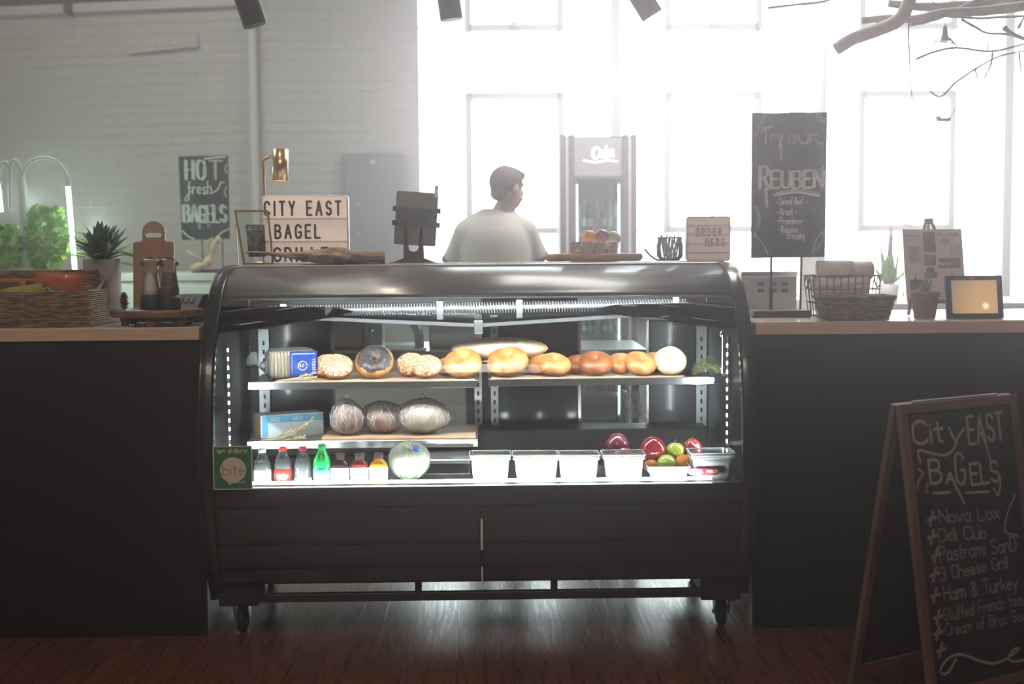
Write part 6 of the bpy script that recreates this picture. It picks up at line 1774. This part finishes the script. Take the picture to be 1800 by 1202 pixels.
# kitchen things seen through the case: prep table and what stands on it
pt_ = thing('prep_table', 'stainless steel prep table behind the case', 'prep table', (-.35, 1.7, 0))
MB().box(-.75, 1.1, -.3, .3, .86, .9).build('table_top', steel, pt_, bevel=.004)
for x_ in (-.70, 1.05):
    for y_ in (-.25, .25): MB().tube([(x_, y_, 0), (x_, y_, .86)], .018, 12).build('leg', steel, pt_)
for k, (px, wd, hg, m, lab, cat) in enumerate(((608, .20, .22, mat('pinkish_grey_card', (.42, .34, .33), rough=.6), 'pinkish grey box on the prep table, seen through the left glass door', 'box'),
                              (655, .10, .26, mat('pale_blue_plastic', (.35, .48, .55), rough=.4), 'pale blue tub on the prep table behind the seeded bagels', 'tub'),
                              (800, .24, .12, mat('brushed_grey_box', (.42, .42, .42), rough=.4), 'grey metal container on the prep table, left of the centre frame', 'container'),
                              (920, .14, .20, white_paint, 'white storage box on the prep table seen through the right glass door', 'box'))):
    x_ = XY(px, 1.6, 640)
    t = thing(('storage_box', 'storage_tub', 'steel_container', 'storage_box')[k], lab, cat, (x_, 1.65, .9005))
    MB().box(-wd / 2, wd / 2, -.1, .1, 0, hg * .9).build('box_body', m, t, bevel=.008)
    MB().box(-wd / 2 - .004, wd / 2 + .004, -.104, .104, hg * .9, hg).build('lid', m, t, bevel=.004)
t = thing('cake_dome', 'clear domed cake cover on the prep table behind the seeded bagels', 'cake cover', (XY(695, 1.45, 640), 1.48, .9005))
MB().lathe([(0, 0), (.14, 0), (.145, .008), (0, .012)], n=40).build('plate', white_paint, t)
MB().lathe([(.132, .012), (.13, .07), (.115, .12), (.08, .155), (.03, .172), (.012, .175), (.012, .19), (.018, .2), (0, .205)], n=40).build('dome', clear_plastic, t)

# ------------------------------------------------------------------ lights that hang overhead
tr_ = MB().box(-2.3, 1.4, .50, .54, 1.38 + 2.2, 1.38 + 2.24)
tk = tag(tr_.build('light_track', black_satin), 'long black ceiling track carrying the spotlights', 'light track')
for x_ in (-2.2, -.4, 1.3): 
    MB().tube([(x_, .52, 3.62), (x_, .52, RZ1)], .006, 8).build('hanger_rod', black_satin, tk)
def spotlamp(end_px, top_px, D, lab, lit, en):
    Y = D - 4.8
    e_ = PY(*end_px, Y); tpt = PY(*top_px, Y)
    ax = (tpt - e_).normalized()
    t = thing('spotlight', lab, 'spotlight', tuple(e_), 0, 'black cylinder spotlights overhead')
    L_ = .24; R_ = .046
    Mq = ax.to_track_quat('Z', 'Y').to_matrix().to_4x4()
    MB().lathe([(R_ * .9, 0), (R_, .002), (R_, L_), (R_ * .6, L_ + .012), (0, L_ + .012)], n=32, M=Mq).build('cylinder_housing', black_satin, t)
    MB().lathe([(0, .012), (R_ * .9, .006)], n=28, M=Mq).build('lamp_lens', mat('spot_lens', (1, 1, 1), emit=(1, .86, .72), es=lit), t)
    up_ = Mq @ Vector((0, 0, L_ * .8))
    MB().tube([tuple(up_), (up_.x, up_.y, 3.58 - e_.z)], .007, 8).build('stem', black_satin, t)
    spot('spotlight_beam', tuple(e_ - ax * .01), tuple(e_ - ax), en, RAD(60), (1, .86, .72), .7, .035)
spotlamp((449, 45), (425, -30), 5.2, 'black cylinder spotlight at top left, aimed at the case', 5, 22)
spotlamp((794, 35), (783, -40), 5.6, 'black cylinder spotlight over the middle left, its round lens showing', 8, 26)
spotlamp((1147, 28), (1105, -40), 5.6, 'black cylinder spotlight over the middle right, tilted to the right', 4, 26)

# hanging branches, bell and small block, top right
brm = mat('grey_weathered_branch', (.26, .2, .18), (.46, .38, .36), rough=.8, scale=5, stretch=(1, 1, 1), bump=.5)
twm = mat('thin_brown_twig', (.10, .06, .05), rough=.8)
Yq = .9
br = thing('hanging_branches', 'bundle of bare grey driftwood branches hanging at the top right', 'branches', (XY(1640, Yq, 40), Yq, 0))
def bp(px, py, dy=0): p_ = PY(px, py, Yq + dy); return (p_.x - br.location.x, dy, p_.z)
s_ = 5.7 / FOC
def branch(pts, w0, w1, dy=0, m=brm, nm='branch', sub=6):
    pth = smooth_path([bp(a, b_, dy) for a, b_ in pts], sub); L_ = len(pth)
    rs = [(w0 + (w1 - w0) * i / (L_ - 1)) * s_ / 2 * (1 + .14 * noise.noise(Vector((i * .5, w0, 0)))) for i in range(L_)]
    MB().tube(pth, rs, 10 if w0 > 6 else 6).build(nm, m, br)
branch([(1470, 86), (1500, 68), (1540, 54), (1575, 38), (1593, 15), (1610, -30), (1640, -90)], 22, 24, -.05)
branch([(1515, 36), (1560, 32), (1610, 33), (1660, 22), (1720, 20), (1790, 12), (1880, 0)], 12, 20, 0)
branch([(1562, 6), (1620, 12), (1690, 10), (1760, 5), (1850, -10)], 14, 22, .06)
branch([(1600, 40), (1640, 32), (1680, 18), (1740, -10)], 14, 8, .03); branch([(1660, 28), (1720, 32), (1760, 30), (1850, 26)], 5, 5, .1)
branch([(1524, 54), (1545, 40), (1580, 30)], 5, 8, .04); branch([(1820, 75), (1780, 60), (1765, 48)], 6, 9, -.04)
for pts, w0 in (([(1690, 34), (1710, 45), (1735, 58), (1770, 60), (1800, 68)], 3.2), ([(1610, 104), (1640, 92), (1680, 84), (1740, 90), (1790, 80), (1850, 60)], 3), ([(1660, 166), (1680, 145), (1720, 118), (1760, 98), (1830, 84)], 2.6), ([(1745, 92), (1742, 112), (1730, 138)], 2.4),
                ([(1790, 50), (1797, 36), (1810, 20)], 3), ([(1640, 72), (1690, 76), (1740, 70)], 1.4), ([(1668, 66), (1684, 84)], 2), ([(1597, 25), (1598, 80), (1600, 135), (1604, 180)], 1.6), ([(1791, 90), (1795, 128)], 2), ([(1350, 14), (1400, 8), (1450, 2), (1520, -20)], 3),
                ([(1713, 120), (1720, 140)], 2), ([(1634, 160), (1650, 170), (1660, 166)], 2), ([(1736, 88), (1738, 74)], 1.6)):
    branch(pts, w0 * 1.6, w0 * 1.0, .02, twm, 'twig')
MB().tube([(0, 0, PY(1650, 10, Yq).z), (.0, 0, RZ1)], .0025, 6).build('hanging_wire', black_satin, br)
MB().tube([(.35, 0, PY(1780, 10, Yq).z), (.35, 0, RZ1)], .0025, 6).build('hanging_wire', black_satin, br)
q = PY(1661, 72, Yq)
bell = thing('small_bell', 'small dark metal bell hanging from the branches', 'bell', (q.x, Yq, q.z))
MB().lathe([(8.5 * s_, 0), (7.5 * s_, .006), (5 * s_, 12 * s_), (3.4 * s_, 23 * s_), (1.5 * s_, 26 * s_), (0, 27 * s_)], n=24).build('bell_cup', cgm, bell, solid=.001)
MB().tube([(0, 0, 26 * s_), (0, 0, 42 * s_)], .0012, 6).build('hook', black_satin, bell)
q = PY(1657, 209, Yq)
blk = thing('hanging_ornament', 'small dark wooden ornament hanging on a thread in front of the right window', 'ornament', (q.x, Yq, q.z))
MB().prism([(-12 * s_, 4 * s_), (-7 * s_, 5 * s_), (-4 * s_, 1 * s_), (10 * s_, 1 * s_), (14 * s_, 3 * s_), (11 * s_, -4 * s_), (-9 * s_, -4 * s_)], -.012, .012, 'y').build('wooden_block', cgm, blk)
MB().tube([(0, 0, 0), (.004, 0, 60 * s_)], .0008, 5).tube([(10 * s_, 0, 2 * s_), (18 * s_, 0, 8 * s_), (22 * s_, 0, 20 * s_)], .0012, 5).build('thread', black_satin, blk)

# pink cloth beside the case near the floor
clo = MB().grid(lambda u, v: (CXR - .04 + .028 * u * (1 + .3 * (1 - v)) + .004 * sin(v * 5), .16 + .02 * sin(u * 7 + v * 2), .06 + .19 * v), 12, 14).build('cleaning_cloth', mat('pinkish_cotton', (.50, .36, .32), rough=.9), solid=.002)
tag(clo, 'pinkish cloth hanging low between the case and the right counter', 'cloth')

# ------------------------------------------------------------------ folding pavement board, front right
zT = .921
A = PZ(1573, 712, zT); B = PZ(1779, 693, zT)
ex = (B - A); Wd = ex.length; ex.normalize()
nrm = Vector((ex.y, -ex.x, 0))
if nrm.y > 0: nrm = -nrm
spr = .15
fr_dir = (nrm * spr + Vector((0, 0, -zT))).normalized(); LB = math.hypot(spr, zT)
af = thing('pavement_board', 'wooden framed folding chalkboard with a handwritten sandwich menu, front right', 'folding chalkboard', (A.x, A.y, 0))
frw = mat('dark_stained_pine', (.085, .045, .032), (.14, .08, .055), rough=.5, scale=3, stretch=(1, 1, 1))
def panel(direction, out, nm, thick=.018):
    """local frame: u along the top edge, v down the panel"""
    v_ = direction; w_ = ex.cross(v_).normalized()
    if w_.dot(out) < 0: w_ = -w_
    O_ = Vector((0, 0, zT))
    def T(u, v, e=0): return O_ + ex * u + v_ * v + w_ * e
    def bar4(mb, u0, u1, v0, v1, e0, e1):
        vs = [T(u0, v0, e0), T(u1, v0, e0), T(u1, v1, e0), T(u0, v1, e0), T(u0, v0, e1), T(u1, v0, e1), T(u1, v1, e1), T(u0, v1, e1)]
        mb.add(vs, [(0, 3, 2, 1), (4, 5, 6, 7), (0, 1, 5, 4), (1, 2, 6, 5), (2, 3, 7, 6), (3, 0, 4, 7)])
    fw = .028
    m_ = MB(); bar4(m_, 0, fw, 0, LB, 0, thick); fo = m_.build('side_rail', frw, af, bevel=.002)
    m_ = MB(); bar4(m_, Wd - fw, Wd, 0, LB, 0, thick); m_.build('side_rail', frw, af, bevel=.002)
    m_ = MB(); bar4(m_, fw, Wd - fw, 0, fw, 0, thick); m_.build('top_rail', frw, af, bevel=.002)
    vb = LB * .86
    m_ = MB(); bar4(m_, fw, Wd - fw, vb, vb + fw, 0, thick); m_.build('bottom_rail', frw, af, bevel=.002)
    m_ = MB(); bar4(m_, fw, Wd - fw, fw, vb, thick * .3, thick * .6); m_.build('chalkboard', black_matte, af)
    return T, w_, O_ + Vector(af.location), v_
T, w_, O_, v_ = panel(fr_dir, nrm, 'front')
bk_dir = (-nrm * .17 + Vector((0, 0, -zT))).normalized()
panel(bk_dir, -nrm, 'back')
def onb(px, py):
    d = ray(px, py); P0 = O_ + w_ * .0108
    X = CAM + d * ((P0 - CAM).dot(w_) / d.dot(w_)) - O_
    return (X.dot(ex), -X.dot(v_))
Fb = lambda u, v, e: T(u, -v, .0112 + e)
sb = 4.0 / FOC
def lnb(mb, txt, x0_, y0_, x1_, y1_, hpx, wpx_, **k):
    a, b_ = onb(x0_, y0_), onb(x1_, y1_); sl = (b_[1] - a[1]) / (b_[0] - a[0])
    write(mb, txt, a[0], a[1], hpx * sb, wpx_ * sb, Fb, stretch=b_[0] - a[0], slope=sl, **k)
def plb(mb, pts, w__): 
    P_ = [onb(*p_) for p_ in pts]; P_ = [(v.x, v.y) for v in smooth_path([(p_[0], p_[1], 0) for p_ in P_], 5)]
    ribbon(mb, P_, w__ * sb, Fb)
chb = mat('board_chalk_yellowish', (.26, .24, .20), (.36, .33, .28), rough=.95, scale=150); chw = mat('board_chalk_grey', (.30, .28, .28), (.22, .21, .22), rough=.95, scale=150)
m_ = MB(); lnb(m_, 'Cit', 1606, 781, 1660, 776, 38, 5.2, gap=.18); m_.build('lettering', chb, af)
m_ = MB(); lnb(m_, 'EAST', 1704, 781, 1765, 772, 48, 5, gap=.14); m_.build('lettering', chb, af)
m_ = MB(); plb(m_, [(1668, 752), (1676, 770), (1682, 778)], 5); plb(m_, [(1694, 753), (1684, 768), (1675, 790), (1660, 800), (1635, 796), (1616, 791), (1614, 800), (1618, 812)], 4.5); plb(m_, [(1724, 760), (1734, 785), (1742, 812)], 4)
m_.build('lettering', chb, af)
m_ = MB(); lnb(m_, 'B', 1636, 850, 1656, 848, 40, 5); lnb(m_, 'A', 1664, 849, 1678, 848, 18, 5); lnb(m_, 'G', 1682, 852, 1698, 850, 54, 5); lnb(m_, 'ELS', 1708, 852, 1757, 846, 36, 5, gap=.16); m_.build('lettering', chb, af)
m_ = MB(); plb(m_, [(1676, 848), (1686, 866), (1694, 884)], 4.5); plb(m_, [(1641, 867), (1670, 865)], 4.5); plb(m_, [(1698, 866), (1738, 864)], 4); plb(m_, [(1758, 838), (1758, 852), (1755, 870), (1746, 858)], 4); plb(m_, [(1614, 824), (1622, 832), (1614, 846), (1613, 860)], 3.2); plb(m_, [(1630, 850), (1628, 862), (1632, 866)], 3)
m_.build('chalk_flourish', chb, af)
m_ = MB()
for txt, x0_, y0_, x1_, y1_, hp_, w__ in (('Nova Lox', 1652, 920, 1757, 911, 24, 2.2), ('Deli Club', 1651, 952, 1735, 946, 22, 2.2), ('Pastrami SanD', 1653, 987, 1787, 968, 26, 2.2), ('3 Cheese Grill', 1654, 1020, 1772, 998, 22, 2.2), ('Ham & Turkey', 1660, 1056, 1789, 1034, 24, 2.2), ('Stuffed French toast', 1660, 1092, 1808, 1060, 22, 1.8), ('Cream of Broc Soup', 1663, 1118, 1812, 1088, 20, 1.7)):
    lnb(m_, txt, x0_, y0_, x1_, y1_, hp_, w__, gap=.14, wob=.07)
m_.build('lettering', chw, af)
for (x_, y_) in ((1637, 912), (1638, 944), (1644, 977), (1642, 1010), (1643, 1047), (1648, 1085), (1648, 1113), (1653, 1143)):
    m_ = MB(); plb(m_, [(x_ + 3, y_ - 13), (x_, y_), (x_ - 2, y_ + 12)], 5); plb(m_, [(x_ - 6, y_ + 2), (x_ + 1, y_ - 1), (x_ + 8, y_ - 3)], 6); m_.build('chalk_asterisk', chw, af)
m_ = MB(); plb(m_, [(1680, 1158), (1668, 1180), (1656, 1184), (1654, 1174), (1668, 1156), (1690, 1150), (1718, 1160), (1745, 1166), (1768, 1158), (1790, 1142), (1784, 1140), (1772, 1154), (1780, 1162), (1800, 1160)], 4); m_.build('chalk_flourish', chw, af)
m_ = MB(); plb(m_, [(1784, 870), (1772, 898), (1766, 925), (1768, 935), (1790, 942)], 3.4); m_.build('chalk_flourish', chw, af)
for s_ in (.06, Wd - .06):
    p_ = T(s_, .004, .0); 
MB().bar((ex * .07 + Vector((0, 0, zT + .004))), (ex * (Wd - .07) + Vector((0, 0, zT + .004))), .01, .006).build('hinge_strip', steel, af)
# ------------------------------------------------------------------ the person at work behind the case, seen from the back
Yp = 2.6; sp_ = (Yp + 4.8) / FOC
xp_ = PY(872, 450, Yp).x
ps_ = thing('person', 'person with short dark hair in a white t-shirt with navy sleeve bands, back turned', 'person', (xp_, Yp, 0))
skin = mat('warm_skin', (.50, .30, .22), (.56, .35, .26), rough=.5, scale=14, sss=.0)
hairm = mat('dark_brown_hair', (.05, .024, .016), (.10, .05, .035), rough=.5, scale=90, bump=.4)
shirt_m = mat('white_cotton_jersey', (.66, .63, .60), (.70, .67, .64), rough=.9, scale=4, bump=.8, bscale=7, stretch=(1.6, 1, .5))
navy = mat('navy_blue_cotton', (.03, .06, .20), rough=.9); trouser = mat('dark_grey_trousers', (.05, .05, .06), rough=.9)
def wp(px, py, dy=0): p_ = PY(px, py, Yp); return Vector((p_.x - xp_, dy, p_.z))
def vox(name, mb, m, size, parent, smooth_it=6, sm=.5):
    o = mb.build(name, m, parent)
    r = o.modifiers.new('remesh', 'REMESH'); r.mode = 'VOXEL'; r.voxel_size = size; r.use_smooth_shade = True
    k = o.modifiers.new('smooth', 'SMOOTH'); k.factor = sm; k.iterations = smooth_it
    return o
def seg(mb, a, b, r0, r1, n_=6):
    a, b = Vector(a), Vector(b); L_ = (b - a).length; d = (b - a)
    pts = [a + d * (i / n_) for i in range(n_ + 1)]
    mb.tube(pts, [r0 + (r1 - r0) * i / n_ for i in range(n_ + 1)], 16); mb.ball(a, r0, nu=16, nv=10); mb.ball(b, r1, nu=16, nv=10)
zs1 = wp(872, 375).z           # shoulder line
HC = wp(893, 328) ; HC.y = -.02   # head centre
zt_head = wp(893, 297).z
neck0 = Vector((.012, .0, zs1 + .0)); 
hipz = .93
shL, shR = wp(812, 398, .0), wp(925, 398, -.0)
shL = Vector((-.160, .0, zs1 - .098)); shR = Vector((.162, .0, zs1 - .098))
elL, elR = Vector((wp(791, 470).x, .10, zs1 - .33)), Vector((wp(953, 470).x, .10, zs1 - .33))
wrL, wrR = Vector((-.11, .36, 1.06)), Vector((.17, .36, 1.06))
b = MB()
# trunk
for (z, rx, ry, cx0) in ((hipz - .05, .165, .12, 0), (hipz + .06, .160, .115, 0), (hipz + .18, .150, .105, 0), (hipz + .30, .165, .112, .0), (zs1 - .16, .180, .115, .0), (zs1 - .08, .170, .10, 0)):
    b.ball((cx0, .0, z), rx, ry, .10, 24, 14)
b.ball((.004, .0, zs1 - .09), .105, .065, .05, 24, 12)
seg(b, (.01, .0, zs1 - .05), (HC.x - .008, -.005, HC.z - .09), .062, .054)
# head facing away and to the right, with jaw, nose, brow and ears
yawh = RAD(-52)
Mh = Matrix.Translation(HC) @ Matrix.Rotation(yawh, 4, 'Z') @ Matrix.Rotation(RAD(-9), 4, 'X')
hh = (zt_head - HC.z)
b.ball((0, -.012, .008), .074, .094, hh * .96, 28, 20, M=Mh)
b.ball((0, .035, -.055), .054, .056, .060, 20, 14, M=Mh)
b.ball((0, .060, -.082), .030, .030, .028, 16, 10, M=Mh)
b.ball((0, .092, -.018), .013, .022, .026, 12, 8, M=Mh); b.ball((0, .108, -.034), .012, .012, .010, 12, 8, M=Mh)
b.ball((0, .076, .022), .052, .018, .014, 16, 8, M=Mh)
for s_ in (-1, 1):
    b.ball((s_ * .076, -.004, -.018), .012, .020, .033, 12, 10, M=Mh); b.ball((s_ * .030, .074, -.058), .022, .016, .010, 12, 8, M=Mh)
# arms and legs
for sh, el, wr in ((shL, elL, wrL), (shR, elR, wrR)):
    seg(b, sh, el, .048, .041); seg(b, el, wr, .041, .027)
    dirh = (wr - el).normalized(); side = dirh.cross(Vector((0, 0, 1))).normalized()
    if wr.x > 0: side = -side
    palm = wr + dirh * .05
    seg(b, wr, palm + dirh * .02, .026, .024)
    for k, (o_, L_) in enumerate(((-.030, .060), (-.010, .072), (.010, .070), (.029, .055))):
        p0 = palm + side * o_ * .9 + dirh * .02; p1 = p0 + dirh * L_ * .5 + side * o_ * .15 + Vector((0, 0, -.008)); p2 = p1 + dirh * L_ * .35 + Vector((0, 0, -.024)); 
        seg(b, p0, p1, .0105, .0095, 3); seg(b, p1, p2, .0095, .008, 3)
    t0 = palm - side * .022 - dirh * .012; seg(b, t0, t0 - side * .028 + dirh * .022 + Vector((0, 0, -.012)), .0125, .0105, 3); seg(b, t0 - side * .028 + dirh * .022 + Vector((0, 0, -.012)), t0 - side * .032 + dirh * .046 + Vector((0, 0, -.02)), .0105, .009, 3)
for s_ in (-1, 1):
    hp_ = Vector((s_ * .09, 0, hipz - .06)); kn_ = Vector((s_ * .10, .015, .50)); an_ = Vector((s_ * .11, -.01, .09))
    seg(b, hp_, kn_, .088, .058); seg(b, kn_, an_, .058, .038); seg(b, (an_.x, -.04, .035), (an_.x, .14, .03), .034, .028)
vox('body', b, skin, .0085, ps_, 5)
h_ = MB()
h_.ball((0, -.020, .020), .082, .098, hh * .96 - .001, 32, 22, M=Mh, f=lambda d: 1 + .03 * noise.noise(d * 7))
h_.ball((.0, .020, .062), .062, .070, .044, 20, 14, M=Mh); h_.ball((.02, .058, .070), .034, .030, .022, 16, 10, M=Mh); h_.ball((0, -.060, -.045), .055, .040, .045, 18, 12, M=Mh)
vox('hair', h_, hairm, .008, ps_, 3)
s_ = MB()
s_.lathe([(.0, hipz - .14), (.17, hipz - .135), (.180, hipz - .05), (.172, hipz + .12), (.182, hipz + .26), (.196, zs1 - .22), (.198, zs1 - .15), (.188, zs1 - .10), (.160, zs1 - .055), (.132, zs1 - .018), (.092, zs1 + .010), (.076, zs1 + .026), (0, zs1 + .026)], n=40, sy=.68)
for sgn, sh in ((-1, shL), (1, shR)): seg(s_, (sgn * .055, 0, zs1 - .03), sh + Vector((-sgn * .012, 0, .008)), .060, .068)
for sh, el in ((shL, elL), (shR, elR)):
    d = (el - sh); cut_ = sh + d * (.68 if d.x < 0 else .60); seg(s_, sh, sh + d * .15, .066, .066); s_.tube([sh, sh + d * .3, cut_], [.066, .067, .073], 20)
vox('t_shirt', s_, shirt_m, .010, ps_, 8)
for sh, el in ((shL, elL), (shR, elR)):
    d = (el - sh); f0 = .66 if d.x < 0 else .58; MB().tube([sh + d * f0, sh + d * (f0 + .075)], [.0755, .0765], 24).build('sleeve_band', navy, ps_)
t_ = MB()
for q_ in (-1, 1):
    seg(t_, (q_ * .09, 0, hipz - .07), (q_ * .10, .015, .50), .098, .072); seg(t_, (q_ * .10, .015, .50), (q_ * .11, -.01, .12), .072, .055)
t_.ball((0, 0, hipz - .06), .178, .132, .10, 24, 12)
vox('trousers', t_, trouser, .012, ps_, 4)
for q_ in (-1, 1):
    m_ = MB(); pillow(m_, .045, .135, .042, .6, Matrix.Translation((q_ * .11, .05, .042))); m_.build('shoe', black_satin, ps_)

def glare_veil_box(name, dens, y0, y1, lab, g=.72):  # scattering volume added in place of lens glare from the windows
    hz = bpy.data.materials.new(name); hz.use_nodes = True
    n, l = nt(hz); n.clear()
    o = n.new('ShaderNodeOutputMaterial'); v = n.new('ShaderNodeVolumeScatter')
    v.inputs['Density'].default_value = dens; v.inputs['Anisotropy'].default_value = g; v.inputs[0].default_value = (1, .84, .88, 1)
    l.new(v.outputs[0], o.inputs['Volume'])
    h = MB().box(RX0 + .01, RX1 - .01, y0, y1, .01, RZ1 - .01).build(name, hz)
    tag(h, lab, 'veil', kind='stuff')
glare_veil_box('veil', .056, .92, WY - .02, 'added lens-glare haze between the display case and the windows')
glare_veil_box('thin_veil', .034, RY0 + .05, .90, 'thin added lens-glare haze on the near side of the counters', .88)
